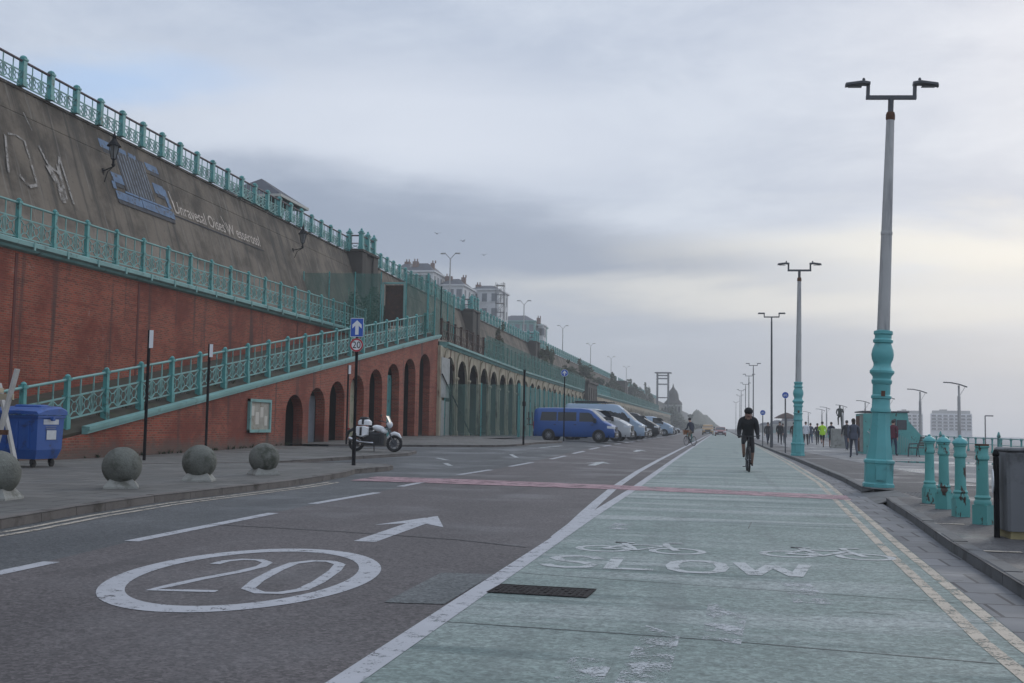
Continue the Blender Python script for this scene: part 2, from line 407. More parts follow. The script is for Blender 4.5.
    def mesh(s, name, mats, smooth=None, fix=True):
        me = bpy.data.meshes.new(name)
        me.from_pydata([tuple(v) for v in s.v], [], s.f)
        if not isinstance(mats, (list, tuple)): mats = [mats]
        for m in mats: me.materials.append(M[m] if isinstance(m, str) else m)
        me.polygons.foreach_set('material_index', s.m)
        if fix:
            bm = bmesh.new(); bm.from_mesh(me)
            bmesh.ops.recalc_face_normals(bm, faces=bm.faces)
            bm.to_mesh(me); bm.free()
        if smooth is not None:
            me.polygons.foreach_set('use_smooth', [True]*len(me.polygons))
            me.set_sharp_from_angle(angle=R(smooth))
        me.update()
        return me
    def build(s, name, mats, parent=None, smooth=None, loc=None, fix=True):
        return link(name, s.mesh(name, mats, smooth, fix), parent, loc)

def link(name, data, parent=None, loc=None, rz=0):
    o = bpy.data.objects.new(name, data); COL.objects.link(o)
    if parent is not None: o.parent = parent
    if loc is not None: o.location = loc
    if rz: o.rotation_euler.z = rz
    return o
def tag(o, label, cat, group=None, kind=None):
    if label: o['label'] = label
    if cat: o['category'] = cat
    if group: o['group'] = group
    if kind: o['kind'] = kind
    return o
def thing(name, label, cat, loc=(0,0,0), rz=0, group=None):
    o = link(name, None, None, loc, rz); o.empty_display_size = .3
    return tag(o, label, cat, group)
def struct(o): o['kind'] = 'structure'; return o
def stuff(o): o['kind'] = 'stuff'; return o
KIDS = {}
def copy_tree(o, loc=None, rz=None, label=None, parent=None):
    c = o.copy(); COL.objects.link(c)
    if parent is not None: c.parent = parent
    if loc is not None: c.location = loc
    if rz is not None: c.rotation_euler.z = rz
    if label: c['label'] = label
    for ch in list(o.children): copy_tree(ch, parent=c)
    return c
def text_poly(txt, name):                                # built-in font outline as a mesh, about 1 unit high
    cu = bpy.data.curves.new(name, 'FONT'); cu.body = txt; cu.align_x = 'CENTER'; cu.align_y = 'CENTER'
    o = bpy.data.objects.new(name, cu); COL.objects.link(o)
    bpy.context.view_layer.update()
    me = bpy.data.meshes.new_from_object(o.evaluated_get(bpy.context.evaluated_depsgraph_get()))
    vs = [tuple(v.co) for v in me.vertices]; fs = [tuple(p.vertices) for p in me.polygons]
    bpy.data.objects.remove(o); bpy.data.meshes.remove(me)
    return vs, fs

# flat sheet that follows the terrain; holes are not needed anywhere
def densify(poly, step):
    out = []
    for a, b in zip(poly, poly[1:]+poly[:1]):
        n = max(1, int(math.dist(a, b)/step))
        out += [(lerp(a[0], b[0], i/n), lerp(a[1], b[1], i/n)) for i in range(n)]
    return out
def inside(p, poly):
    x, y = p; c = False
    for (x0, y0), (x1, y1) in zip(poly, poly[1:]+poly[:1]):
        if (y0 > y) != (y1 > y) and x < (x1-x0)*(y-y0)/(y1-y0)+x0: c = not c
    return c
def clip_x(poly, c, keep_left):
    out = []
    for p, q in zip(poly, poly[1:]+poly[:1]):
        pi, qi = ((p[0] <= c), (q[0] <= c)) if keep_left else ((p[0] >= c), (q[0] >= c))
        if pi: out.append(p)
        if pi != qi: t = (c-p[0])/(q[0]-p[0]); out.append((c, p[1]+(q[1]-p[1])*t))
    return out
def sheet_mb(poly, off, step=3.0, skirt=0.0, flat=None):
    zf = (lambda x, y: off+g(x, y)) if flat is None else (lambda x, y: flat)
    parts = [poly]
    if flat is None:                                     # cut along the fall of the ground so that every strip is nearly plane
        for c in (-12.5, -9.1, -8.3, -7.4, -6.5, -5.6, -4.6, -3.6, -2.5):
            parts = [q for p in parts for q in (clip_x(p, c, True), clip_x(p, c, False)) if len(q) >= 3]
    mb = MB()
    for p in parts:
        xs = [v[0] for v in p]
        if max(xs)-min(xs) < 1e-4: continue
        b = densify(p, step); clean = [b[0]]
        for v in b[1:]:
            if math.dist(v, clean[-1]) > 1e-4: clean.append(v)
        if math.dist(clean[0], clean[-1]) < 1e-4: clean.pop()
        if len(clean) < 3: continue
        r = delaunay_2d_cdt([Vector(v) for v in clean], [], [list(range(len(clean)))], 1, 1e-5)
        mb.add([(v.x, v.y, zf(v.x, v.y)) for v in r[0]], [tuple(f) for f in r[2]])
    return mb
def up(me):                                              # all faces of a flat sheet look up
    bm = bmesh.new(); bm.from_mesh(me)
    for f in bm.faces:
        f.normal_update()
        if f.normal.z < 0: f.normal_flip()
    bm.to_mesh(me); bm.free(); return me
def sheet(name, poly, off, m, step=3.0, parent=None, flat=None):
    me = sheet_mb(poly, off, step, 0, flat).mesh(name, m, fix=False)
    return link(name, up(me), parent)
def strip(line, w0, w1=None):                            # ribbon polygon around a plan polyline
    w1 = w0 if w1 is None else w1
    Lp, Rp = [], []
    for i, p in enumerate(line):
        a = line[max(0, i-1)]; b = line[min(len(line)-1, i+1)]
        dx, dy = b[0]-a[0], b[1]-a[1]; d = math.hypot(dx, dy); nx, ny = -dy/d, dx/d
        w = lerp(w0, w1, i/(len(line)-1))/2
        Lp.append((p[0]+nx*w, p[1]+ny*w)); Rp.append((p[0]-nx*w, p[1]-ny*w))
    return Lp, Rp
def ribbon_mb(mb, line, w, off, step=2.0, closed=False):
    pts = []
    seg = list(zip(line, line[1:]+line[:1])) if closed else list(zip(line, line[1:]))
    for a, b in seg:
        n = max(1, int(math.dist(a, b)/step)); pts += [(lerp(a[0],b[0],i/n), lerp(a[1],b[1],i/n)) for i in range(n)]
    if not closed: pts.append(line[-1])
    if closed:
        L = len(pts); Lp, Rp = [], []
        for i, p in enumerate(pts):
            a = pts[i-1]; b = pts[(i+1)%L]; dx, dy = b[0]-a[0], b[1]-a[1]; d = math.hypot(dx, dy)
            Lp.append((p[0]-dy/d*w/2, p[1]+dx/d*w/2)); Rp.append((p[0]+dy/d*w/2, p[1]-dx/d*w/2))
    else: Lp, Rp = strip(pts, w)
    n = len(Lp)
    vs = [(x, y, g(x, y)+off) for x, y in Lp]+[(x, y, g(x, y)+off) for x, y in Rp]
    fs = [(i, i+1, n+i+1, n+i) for i in range(n-1)]
    if closed: fs.append((n-1, 0, n, 2*n-1))
    mb.add(vs, fs); return mb
def poly_mb(mb, pts, off):
    mb.add([(x, y, g(x, y)+off) for x, y in pts], [tuple(range(len(pts)))]); return mb
def marking(mb, m, parent=None, name='road_marking'):
    return link(name, up(mb.mesh(name, m, fix=False)), parent)
# ------------------------------------------------------------------ camera
def dirc(px, py): return Vector(((px-512)/1100, -(py-341.5)/1100, -1)).normalized()
yv = dirc(722, 427.8)
zv = yv.cross(dirc(322, 427.8-400*.018)).normalized()
if zv.y < 0: zv = -zv
xv = yv.cross(zv)
cam = bpy.data.objects.new('camera', bpy.data.cameras.new('camera')); COL.objects.link(cam)
cam.matrix_world = Matrix.Translation((0, 0, 1.35)) @ Matrix((xv, yv, zv)).to_4x4()
cam.data.sensor_width = 36; cam.data.lens = 1100/1024*36
cam.data.clip_start = .1; cam.data.clip_end = 6000
sc.camera = cam

# ------------------------------------------------------------------ sky and light
w = bpy.data.worlds.new('World'); sc.world = w; w.use_nodes = True
w.node_tree.nodes.clear(); T = NT(w.node_tree)
SUN_EL, SUN_AZ = 24, 26                               # azimuth clockwise from +Y (road direction); the sea is on the +X side
sky = T.n('TexSky', sky_type='NISHITA', sun_disc=False, sun_elevation=R(SUN_EL), sun_rotation=R(SUN_AZ), altitude=10, air_density=1.2, dust_density=2.5)
d = T.n('TexCoord').outputs['Generated']
sp = T.n('SeparateXYZ', i_0=d)
dx, dy, dz = sp.outputs
az = T.math('ARCTAN2', dx, dy); el = T.math('ARCSINE', dz)
elp = T.math('MAXIMUM', el, 0.0)
# cloud layers: noise on a flat deck overhead, stretched towards the horizon
inv = T.math('DIVIDE', 1.0, T.math('ADD', T.math('MAXIMUM', dz, 0.0), .16))
deck = T.n('CombineXYZ', i_0=T.math('MULTIPLY', dx, inv), i_1=T.math('MULTIPLY', dy, inv), i_2=.37).outputs[0]
n_big = T.noise(deck, .62, 6, .55, .35)
n_mid = T.noise(T.mapv(deck, 1.0, 1.5, 1.0), 1.5, 7, .6, .5)
lay = T.n('CombineXYZ', i_0=T.math('MULTIPLY', az, 2.2), i_1=T.math('MULTIPLY', el, 11.0), i_2=1.7).outputs[0]
n_lay = T.noise(lay, 1.2, 6, .55, .4)
puf = T.n('CombineXYZ', i_0=T.math('MULTIPLY', az, 9.0), i_1=T.math('MULTIPLY', el, 22.0), i_2=4.1).outputs[0]
n_puf = T.noise(puf, 1.0, 7, .6, .3)
wob = T.math('MULTIPLY', T.math('SUBTRACT', n_lay, .5), .20)
wob2 = T.math('ADD', T.math('MULTIPLY', T.math('SUBTRACT', n_mid, .5), .55), T.math('MULTIPLY', T.math('SUBTRACT', n_puf, .5), .5))
def bank(a0, e0, sa, se, lo=1.25, hi=.15, tilt=0.0, wk=1.0):   # a soft-edged bank of cloud at a compass bearing and height
    a = T.math('SUBTRACT', az, a0); e = T.math('SUBTRACT', T.math('ADD', el, T.math('MULTIPLY', wob, .35*wk)), e0)
    if tilt: e = T.math('SUBTRACT', e, T.math('MULTIPLY', a, tilt))
    r = T.math('ADD', T.math('POWER', T.math('ABSOLUTE', T.math('DIVIDE', a, sa)), 2.0), T.math('POWER', T.math('ABSOLUTE', T.math('DIVIDE', e, se)), 2.0))
    return T.ramp(T.math('ADD', T.math('SQRT', r), T.math('MULTIPLY', wob2, 1.0*wk)), lo, hi)
K = 12.4                                              # cloud radiance in sky-texture units
def rad(r, gg, b): return (r*K, gg*K, b*K, 1)
base = T.mix(T.ramp(T.math('ADD', T.math('MULTIPLY', n_mid, .6), T.math('MULTIPLY', n_puf, .4)), .34, .68), rad(.40, .46, .575), rad(.54, .595, .69))
base = T.mix(T.math('MULTIPLY', T.ramp(n_big, .55, .72), .35), base, rad(.62, .655, .72))
c = base
c = T.mix(T.math('MULTIPLY', bank(-.31, .262, .30, .065, 1.3, .1, -.02), .7), c, rad(.67, .71, .79))        # light veil on the left
c = T.mix(T.math('MULTIPLY', bank(-.555, .289, .12, .020, 1.35, .1, .06), .7), c, rad(.36, .53, .80))       # gap of blue
c = T.mix(T.math('MULTIPLY', bank(-.22, .154, .36, .052, 1.35, .5, -.14), .95), c, rad(.235, .285, .385))     # the dark bank
c = T.mix(T.math('MULTIPLY', bank(-.30, .10, .30, .050, 1.3, .2, -.10), .75), c, rad(.31, .36, .455))
c = T.mix(T.math('MULTIPLY', bank(.24, .150, .26, .026, 1.6, .1, -.06, 1.3), .75), c, rad(.84, .81, .72))   # pale slots
c = T.mix(T.math('MULTIPLY', bank(.14, .110, .30, .022, 1.7, .1, -.03, 1.4), .7), c, rad(.80, .785, .73))
c = T.mix(T.math('MULTIPLY', bank(-.06, .052, .30, .036, 1.35, .55, 0.0, .8), .9), c, rad(.34, .395, .49))     # grey low layer
c = T.mix(T.math('MULTIPLY', bank(.34, .05, .26, .05, 1.5, .0, 0.0), .6), c, rad(.70, .695, .665))
low = T.ramp(el, .06, -.02)
c = T.mix(low, c, rad(.52, .565, .62))
zen = T.math('MULTIPLY_ADD', T.ramp(el, .42, 1.2), .35, 1.0)                                               # brighter overhead
c = T.n('VectorMath', operation='SCALE', i_0=c, i_Scale=zen).outputs[0]
fin = T.mix(.90, sky.outputs[0], c)
bg = T.n('Background', i_0=fin, i_1=.1); wo = T.n('OutputWorld')
w.node_tree.links.new(bg.outputs[0], wo.inputs[0])

sl = bpy.data.lights.new('sun', 'SUN'); sl.energy = .5; sl.angle = R(16); sl.color = (1, .95, .87)
so = bpy.data.objects.new('sun', sl); COL.objects.link(so)
sd = Vector((math.sin(R(SUN_AZ))*math.cos(R(SUN_EL)), math.cos(R(SUN_AZ))*math.cos(R(SUN_EL)), math.sin(R(SUN_EL))))
so.rotation_euler = sd.to_track_quat('Z', 'Y').to_euler()
sc.view_settings.view_transform = 'Standard'; sc.view_settings.look = 'None'
sc.view_settings.exposure = EXPO = 0.0; sc.view_settings.gamma = 1
sc.cycles.max_bounces = 6; sc.cycles.diffuse_bounces = 3; sc.cycles.glossy_bounces = 2; sc.cycles.transparent_max_bounces = 16
sc.cycles.volume_bounces = 3
sc.cycles.use_denoising = True
try: sc.cycles.denoiser = 'OPENIMAGEDENOISE'
except Exception: pass

# ------------------------------------------------------------------ sea air
hm = bpy.data.materials.new('sea_haze'); hm.use_nodes = True; hm.node_tree.nodes.clear(); TH = NT(hm.node_tree)
pv = TH.n('VolumePrincipled'); pv.inputs['Color'].default_value = (.965, .98, 1.0, 1); pv.inputs['Density'].default_value = HAZE = .0008
pv.inputs['Anisotropy'].default_value = .2
ho = TH.n('OutputMaterial'); hm.node_tree.links.new(pv.outputs[0], ho.inputs['Volume'])
hb = MB().box(-420, 760, -150, 1360, -7, 62).build('haze', [hm]); stuff(hb)

# ------------------------------------------------------------------ ground
gx = [-30, -24, -20, -17, -14, -12, -10, -8, -6, -4, -2, 0, 3, 8, 15.6]
gy = [-40, -10, 0, 10, 20, 25, 30, 34, 38, 42, 46, 50, 55, 60, 65, 70, 80, 100, 150, 250, 400, 700]
mb = MB()
mb.add([(x, y, g(x, y)-.03) for y in gy for x in gx], [(j*len(gx)+i, j*len(gx)+i+1, (j+1)*len(gx)+i+1, (j+1)*len(gx)+i) for j in range(len(gy)-1) for i in range(len(gx)-1)])
struct(mb.build('ground', 'asphalt_dark'))
mb = MB()                                              # beach falls away outside the promenade wall
bp = [(16.4, -1.2), (40, -1.7), (90, -3.2), (140, -5.2)]
mb.add([(x, y, z) for y in (-140, 1340) for x, z in bp], [(i, i+1, 4+i+1, 4+i) for i in range(3)])
struct(mb.build('beach', 'beach'))
mb = MB(); mb.add([(80, -140, -3.6), (750, -140, -3.6), (750, 1350, -3.6), (80, 1350, -3.6)], [(0, 1, 2, 3)])
struct(mb.build('sea', 'sea'))
mb = MB().box(-400, -29.2, -100, 1300, -5, 13.4)
struct(mb.build('clifftop', 'soil'))
mb = MB()
mb.add([(-400, 700, -.05), (80, 700, -.05), (80, 1350, -.05), (-400, 1350, -.05)], [(0, 1, 2, 3)])
struct(mb.build('terrain', 'soil'))

road_poly = [(-6.45, -30), (2.02, -30), (2.02, 14), (2.62, 29), (2.75, 47), (2.8, 75), (2.6, 130), (2.6, 700), (-6.6, 700), (-6.5, 55), (-6.65, 28), (-6.4, 15), (-6.3, 11), (-6.05, 8.5), (-5.9, 4)]
road = sheet('road', road_poly, .004, 'asphalt', 2.5); struct(road)
side = [(-6.02, -30), (-5.9, 4), (-6.05, 8.5), (-6.3, 11), (-6.4, 15), (-6.65, 28), (-6.5, 55), (-6.6, 150), (-18, 150), (-18, 28), (-10, 20), (-9.5, -30)]
struct(sheet('parking_lane', side, .001, 'asphalt_grey', 2.5))
INNER = [(-1.9, -12), (-1.91, 16), (-1.86, 24), (-1.92, 45), (-1.95, 120), (-1.9, 400)]
YEL = [(1.86, -12), (1.86, 7.6), (2.04, 13.5), (2.35, 22), (2.6, 29), (2.75, 47), (2.78, 75), (2.6, 130), (2.5, 400)]
lane = [(-1.95, -12), (-1.95, 45), (-1.98, 120), (-1.9, 400)]+[(x+.06, y) for x, y in reversed(YEL)]
struct(sheet('cycle_lane', lane, .008, 'green', 2.5))
gut = [(1.9, -12), (1.92, 7.6), (2.1, 13.5), (2.4, 22), (2.66, 29), (2.8, 47), (2.83, 75), (2.95, 75), (3.08, 47), (3.1, 30), (2.97, 24.2), (2.9, 21), (2.8, 18), (2.53, 13.2), (2.4, 9.6), (2.25, 4), (2.2, -12)]
struct(sheet('gutter', gut, .010, 'setts', 2.5))

def mk(m, fn, name='road_marking'):
    b = MB(); fn(b); return struct(marking(b, m, None, name))
OFF = .0115
mk('white', lambda b: ribbon_mb(b, INNER, .17, OFF))
mk('white', lambda b: ribbon_mb(b, [(-1.93, 13.2), (-1.97, 15.0), (-2.05, 16.8), (-2.15, 19.4), (-2.3, 24), (-2.45, 33), (-2.5, 45), (-2.5, 75), (-2.45, 130), (-2.4, 400)], .18, .0085))
dash = [(-5.98, 4.2, -6.05, 6.9), (-6.02, 7.6, -6.07, 9.3), (-6.3, 11.1, -6.36, 15.1), (-6.5, 17, -6.42, 20.2), (-6.6, 22.3, -6.66, 25.9), (-6.74, 28.1, -6.62, 31.6), (-6.55, 34.2, -6.45, 37.8)]
y = 41.0
while y < 160: dash.append((-6.3, y, -6.25, y+3.6)); y += 6.2
for a in dash: mk('white', lambda b: ribbon_mb(b, [(a[0], a[1]), (a[2], a[3])], .17, .0078))
for x0, y0, x1, y1 in [(-8.3, 33.5, -8.9, 35.2), (-9.4, 37.5, -10.2, 39), (-7.6, 41, -8.3, 43.5), (-11, 43, -8, 45.4), (-8.4, 51, -7.9, 55)]:
    mk('white_worn', lambda b: ribbon_mb(b, [(x0, y0), (x1, y1)], .16, .0078))
for s in (0, .21): mk('yellow', lambda b: ribbon_mb(b, [(x-s, y) for x, y in YEL], .10, OFF))
LK = [(-7.6, -30), (-7.75, 0), (-8.15, 8), (-8.38, 11.8), (-8.66, 13.8), (-8.82, 16.2), (-8.72, 18.4), (-8.62, 21.2), (-8.72, 23.2)]
for s in (.24, .45): mk('yellow', lambda b: ribbon_mb(b, [(x+s, y) for x, y in LK], .09, .0078))
def pink(b):
    b.add([(x, y, g(x, y)+.0135) for x, y in [(-8.25, 23.9), (-6.0, 23.8), (-2.4, 23.4), (0, 22.9), (2.45, 22.1), (2.5, 23.6), (0, 24.4), (-2.4, 25.1), (-6.0, 25.8), (-8.3, 26.0)]], [(0,1,8,9),(1,2,7,8),(2,3,6,7),(3,4,5,6)])
mk('pink', pink)

# 20 roundel, seen from the driver's side
def ring(b, c, a, bb, rot, wd_a, wd_b, n=64):
    vs = []
    for k in range(n):
        t = 2*PI*k/n
        for f in (0, 1):
            x = (a-wd_a*f)*math.cos(t); y = (bb-wd_b*f)*math.sin(t)
            X = c[0]+x*math.cos(rot)-y*math.sin(rot); Y = c[1]+x*math.sin(rot)+y*math.cos(rot)
            vs.append((X, Y, g(X, Y)+.0078))
    b.add(vs, [(2*k, 2*((k+1) % n), 2*((k+1) % n)+1, 2*k+1) for k in range(n)])
RC = (-4.02, 9.11)
mk('white', lambda b: ring(b, RC, 1.09, 1.96, R(8), .20, .27))
def stroke_shape(b, strokes, w, fn, off=OFF):
    for si, line in enumerate(strokes):
        pts = [fn(u, v) for u, v in line]
        closed = line[0] == line[-1] and len(line) > 3
        if closed: pts = pts[:-1]
        ribbon_mb(b, pts, w, off+.0006*si, .2, closed)
def rot_frame(c, su, sv, rot):
    return lambda u, v: (c[0]+u*su*math.cos(rot)-v*sv*math.sin(rot), c[1]+u*su*math.sin(rot)+v*sv*math.cos(rot))
fr = rot_frame((RC[0]+.06, RC[1]), .66, 1.0, R(9))
two = [(-.86, .62), (-.80, .85), (-.62, 1.0), (-.36, .98), (-.18, .80), (-.16, .52), (-.30, .15), (-.60, -.35), (-.88, -.98), (-.10, -.98)]
zero = [(.14, .35), (.2, .8), (.42, 1.0), (.66, 1.0), (.86, .8), (.92, .35), (.92, -.35), (.86, -.8), (.66, -1.0), (.42, -1.0), (.2, -.8), (.14, -.35), (.14, .35)]
mk('white', lambda b: stroke_shape(b, [two], .10, fr, .0078))
mk('white', lambda b: stroke_shape(b, [zero], .11, fr, .0078))
# straight-on arrows
def arrow(b, c, L, rot, s=1.0):
    f = rot_frame(c, s, L/3.6, rot)
    poly_mb(b, [f(*p) for p in [(-.13, -1.8), (.13, -1.8), (.13, .55), (-.13, .55)]], .0078)
    poly_mb(b, [f(*p) for p in [(-.46, .15), (-.13, .55), (.13, .55), (.46, .15), (0, 1.8)]], .0078)
mk('white', lambda b: arrow(b, (-3.98, 13.75), 3.6, R(1.5)))
mk('white_worn', lambda b: arrow(b, (-4.3, 38.8), 3.8, 0))
mk('white_worn', lambda b: arrow(b, (-4.3, 58), 4.0, 0))
# SLOW and the two bicycles on the green lane
sl_ = lambda u, v: (-1.70+u*.595, 10.45+v*.92-.0*u)
S = [(.82, .80), (.68, .95), (.42, 1.0), (.18, .92), (.08, .75), (.22, .58), (.66, .42), (.82, .24), (.70, .06), (.42, 0), (.16, .06), (.05, .2)]
Lt = [(1.12, 1.0), (1.12, .03), (1.80, .03)]
O = [(2.06, .5), (2.12, .82), (2.3, .98), (2.62, .98), (2.82, .82), (2.88, .5), (2.82, .18), (2.62, .02), (2.3, .02), (2.12, .18), (2.06, .5)]
W = [(3.14, 1.0), (3.36, .0), (3.67, .85), (3.98, .0), (4.22, 1.0)]
for lt in ([S], [Lt[:2], [(1.02, .07), (1.80, .07)]], [O], [W[i:i+2] for i in range(4)]): mk('white_worn', lambda b: stroke_shape(b, lt, .125, sl_))
def bike(b, x0, y0):
    f = lambda u, v: (x0+u*1.35, y0+v*1.35)
    circ = lambda cx, cy, r: [(cx+r*math.cos(t*PI/8), cy+r*math.sin(t*PI/8)) for t in range(16)]+[(cx+r, cy)]
    stroke_shape(b, [circ(.21, .30, .2), circ(.80, .30, .2), [(.21, .3), (.36, .66), (.70, .66), (.80, .3)], [(.36, .66), (.48, .28), (.70, .66)], [(.21, .3), (.48, .28)], [(.36, .66), (.33, .80), (.26, .80), (.42, .80)], [(.70, .66), (.68, .86), (.82, .90)]], .085, f)
mk('white_worn', lambda b: bike(b, -1.55, 11.75))
mk('white_worn', lambda b: bike(b, .42, 11.9))
for pts in [[(-.55, 5.75), (-.28, 5.75), (-.26, 7.3), (-.5, 7.6)], [(-.12, 7.2), (.12, 7.1), (.2, 8.5), (-.1, 8.7)], [(.55, 8.9), (.85, 8.9), (.75, 10.1), (.5, 10.1)], [(-.9, 5.4), (-.62, 5.5), (-.6, 6.4), (-.85, 6.5)], [(-1.5, 14.5), (-1.2, 14.4), (-1.2, 15.2), (-1.45, 15.4)]]:
    mk('white_old', lambda b: poly_mb(b, pts, OFF), 'worn_marking')
mk('asphalt_patch', lambda b: poly_mb(b, [(-2.47, 8.0), (-2.02, 8.05), (-2.0, 9.75), (-2.47, 9.72)], .009), 'road_patch')
mk('asphalt_dark', lambda b: ribbon_mb(b, [(-6.4, 13.2), (-4.5, 12.9), (-3, 12.5), (-2.1, 12.0)], .035, .009), 'road_joint')
mk('asphalt_dark', lambda b: ribbon_mb(b, [(-2.4, 9.8), (-2.0, 9.95), (0, 9.6), (1.8, 9.3)], .012, .0105), 'road_joint')
mk('asphalt_dark', lambda b: ribbon_mb(b, [(-1.85, 7.35), (0, 7.2), (1.85, 6.9)], .014, .0105), 'road_joint')
for a in [[(.95, 8.6), (1.25, 8.55)], [(.35, 15.2), (.42, 16.3)]]:
    mk('asphalt_dark', lambda b: ribbon_mb(b, a, .012, .0115, .15), 'road_crack')

# gully grating set into the lane
gt = thing('gully_grate', 'black iron gully grating set into the green lane', 'grate', (-1.42, 8.90, 0), R(-3))
b = MB(); b.box(-.40, .40, -.23, .23, .0115, .0135)
b.build('frame', 'void', gt)
b = MB()
for k in range(15):
    for j in range(4):
        b.box(-.37+k*.05, -.37+k*.05+.026, -.205+j*.105, -.205+j*.105+.085, .0138, .0150+.0012*((k*7+j*3) % 4))
b.box(-.40, .40, -.235, -.215, .0138, .0165); b.box(-.40, .40, .215, .235, .0138, .0165); b.box(-.405, -.385, -.23, .23, .0138, .0168); b.box(.385, .405, -.23, .23, .0138, .0168)
b.build('grating', 'grate', gt)

# pavements and kerbs
def pavement(name, poly, h, m, kerb=None, km='kerb', kw=.16, step=2.0):
    me = sheet_mb(poly, h, step, 0).mesh(name, m, fix=False); o = link(name, up(me)); struct(o)
    if kerb:
        L = []
        for a, c_ in zip(kerb, kerb[1:]):
            n = max(1, round(math.dist(a, c_)/.95)); L += [(lerp(a[0], c_[0], i/n), lerp(a[1], c_[1], i/n)) for i in range(n)]
        L.append(kerb[-1])
        mbk = MB(); rnd = random.Random(3)
        for a, c_ in zip(L, L[1:]):                       # one stone after another, small gaps between
            dx, dy = c_[0]-a[0], c_[1]-a[1]; dd = math.hypot(dx, dy); ux, uy = dx/dd, dy/dd; nx, ny = -uy, ux
            j = rnd.uniform(-.006, .006); e = .006
            q = [(a[0]+ux*e, a[1]+uy*e), (c_[0]-ux*e, c_[1]-uy*e)]
            lo = []; hi = []; hi2 = []
            for p in (q[0], q[1]):
                zt = h+.008+g(p[0], p[1])+j
                lo.append((p[0], p[1], zt-.22)); hi.append((p[0]+nx*.01, p[1]+ny*.01, zt-.02)); hi2.append((p[0]+nx*.03, p[1]+ny*.03, zt))
            back = [(p[0]+nx*kw, p[1]+ny*kw, h+.008+g(p[0], p[1])+j) for p in q]
            bl = [(p[0], p[1], p[2]-.22) for p in back]
            vs = lo+hi+hi2+back+bl
            mbk.add(vs, [(0,1,3,2),(2,3,5,4),(4,5,7,6),(6,7,9,8),(0,2,4,6,8),(1,9,7,5,3)])
        k = mbk.build('kerb', km, o)
    return o
P1 = LK+[(-8.95, 25.6), (-9.25, 27.2), (-9.0, 29.2), (-9.15, 30.2), (-9.6, 31.0), (-10.3, 31.2), (-12, 30.6), (-13.4, 29.3), (-15.5, 27.0), (-16.2, 27.4)]
pavement('pavement', P1+[(-18.9, 27.4), (-25, 20), (-25, -30)], .12, 'slab', P1)
P2 = [(-16.2, 27.4), (-15.0, 28.2), (-13.2, 30.5), (-12.9, 33.6), (-12.3, 37), (-11.6, 40.2), (-11.9, 42.4), (-14, 43.5), (-17.2, 44.5)]
pavement('pavement', P2+[(-19.4, 44.5), (-19.4, 27.4)], .10, 'slab', P2)
P3 = [(-17.4, 47.3), (-13.7, 49), (-10.5, 50.6), (-9.7, 52.4), (-9.4, 56), (-8.6, 59.4), (-8.7, 60.8), (-10.5, 61.6), (-13.4, 62)]
pavement('pavement', P3+[(-13.4, 74), (-19.4, 74), (-19.4, 47.3)], .09, 'slab', P3)
KR = [(2.2, -12), (2.25, 4), (2.4, 9.6), (2.53, 13.2), (2.8, 18), (2.9, 20.2), (3.0, 21.6)]
KR2 = [(3.15, 24.4), (3.0, 25.2), (3.12, 30), (3.12, 47), (2.98, 59), (2.8, 100), (2.7, 400)]
prom = list(KR)+[(3.5, 21.8), (3.55, 24.2)]+KR2+[(2.7, 500), (16.2, 500), (16.2, -12)]
def kerb_flip(k): return list(reversed(k))
pr = pavement('promenade', prom, .12, 'prom', kerb_flip(KR), 'kerb_r', .18, 4)
mbk = MB(); mbk.add([(2.80, 21.2, .0125), (2.92, 24.8, .0125), (3.55, 24.2, .1198), (3.5, 21.8, .1198), (3.0, 21.6, .1198), (3.15, 24.4, .1198), (3.18, 21.62, .1198)], [(0, 1, 2, 3), (0, 3, 6), (1, 5, 2)])
struct(mbk.build('dropped_kerb', 'kerb_r'))
bm_ = MB()
ks = kerb_flip(KR2)
def kerb_strip(name, line, h, m, kw, parent):
    L = []
    for a, c_ in zip(line, line[1:]):
        n = max(1, round(math.dist(a, c_)/(.95 if a[1] < 140 else 20))); L += [(lerp(a[0], c_[0], i/n), lerp(a[1], c_[1], i/n)) for i in range(n)]
    L.append(line[-1]); b = MB()
    for a, c_ in zip(L, L[1:]):
        dx, dy = c_[0]-a[0], c_[1]-a[1]; dd = math.hypot(dx, dy); nx, ny = -dy/dd, dx/dd
        vs = []
        for p in (a, c_): vs += [(p[0], p[1], h-.2), (p[0]+nx*.01, p[1]+ny*.01, h-.015), (p[0]+nx*.03, p[1]+ny*.03, h+.006), (p[0]+nx*kw, p[1]+ny*kw, h+.006)]
        b.add(vs, [(0,1,5,4),(1,2,6,5),(2,3,7,6)])
    return b.build(name, m, parent)
kerb_strip('kerb', ks, .12, 'kerb_r', .18, pr)
struct(sheet('path', [(4.4, 62), (5.3, 40), (5.9, 30), (6.6, 20), (7.2, 8), (12.4, 8), (11.8, 40), (11.2, 60), (10.8, 110), (10, 400), (3.9, 400), (4.0, 110)], 0, 'prom_light', 3, None, .126))
for pts in [[(6.6, 46.4), (7.2, 44.8), (9.6, 44.6), (11.6, 45.0), (11.9, 46.4), (10.2, 47.6), (7.8, 47.6)], [(8.8, 40.6), (9.4, 39.6), (11, 39.6), (10.4, 40.8)], [(8.9, 34.2), (10.6, 33.4), (12.4, 33.8), (11.2, 34.8)], [(5.6, 45.8), (6.2, 45.0), (6.5, 46.0), (6.0, 46.6)], [(4.6, 27.0), (5.3, 26.6), (6.0, 26.9), (5.2, 27.4)]]:
    q = []
    n = len(pts)
    for i in range(n):                                  # rounded outline
        a, b_, c_ = pts[i-1], pts[i], pts[(i+1) % n]
        q += [(.25*a[0]+.75*b_[0], .25*a[1]+.75*b_[1]), (.25*c_[0]+.75*b_[0], .25*c_[1]+.75*b_[1])]
    struct(sheet('puddle', q, 0, 'puddle', 2, None, .130))
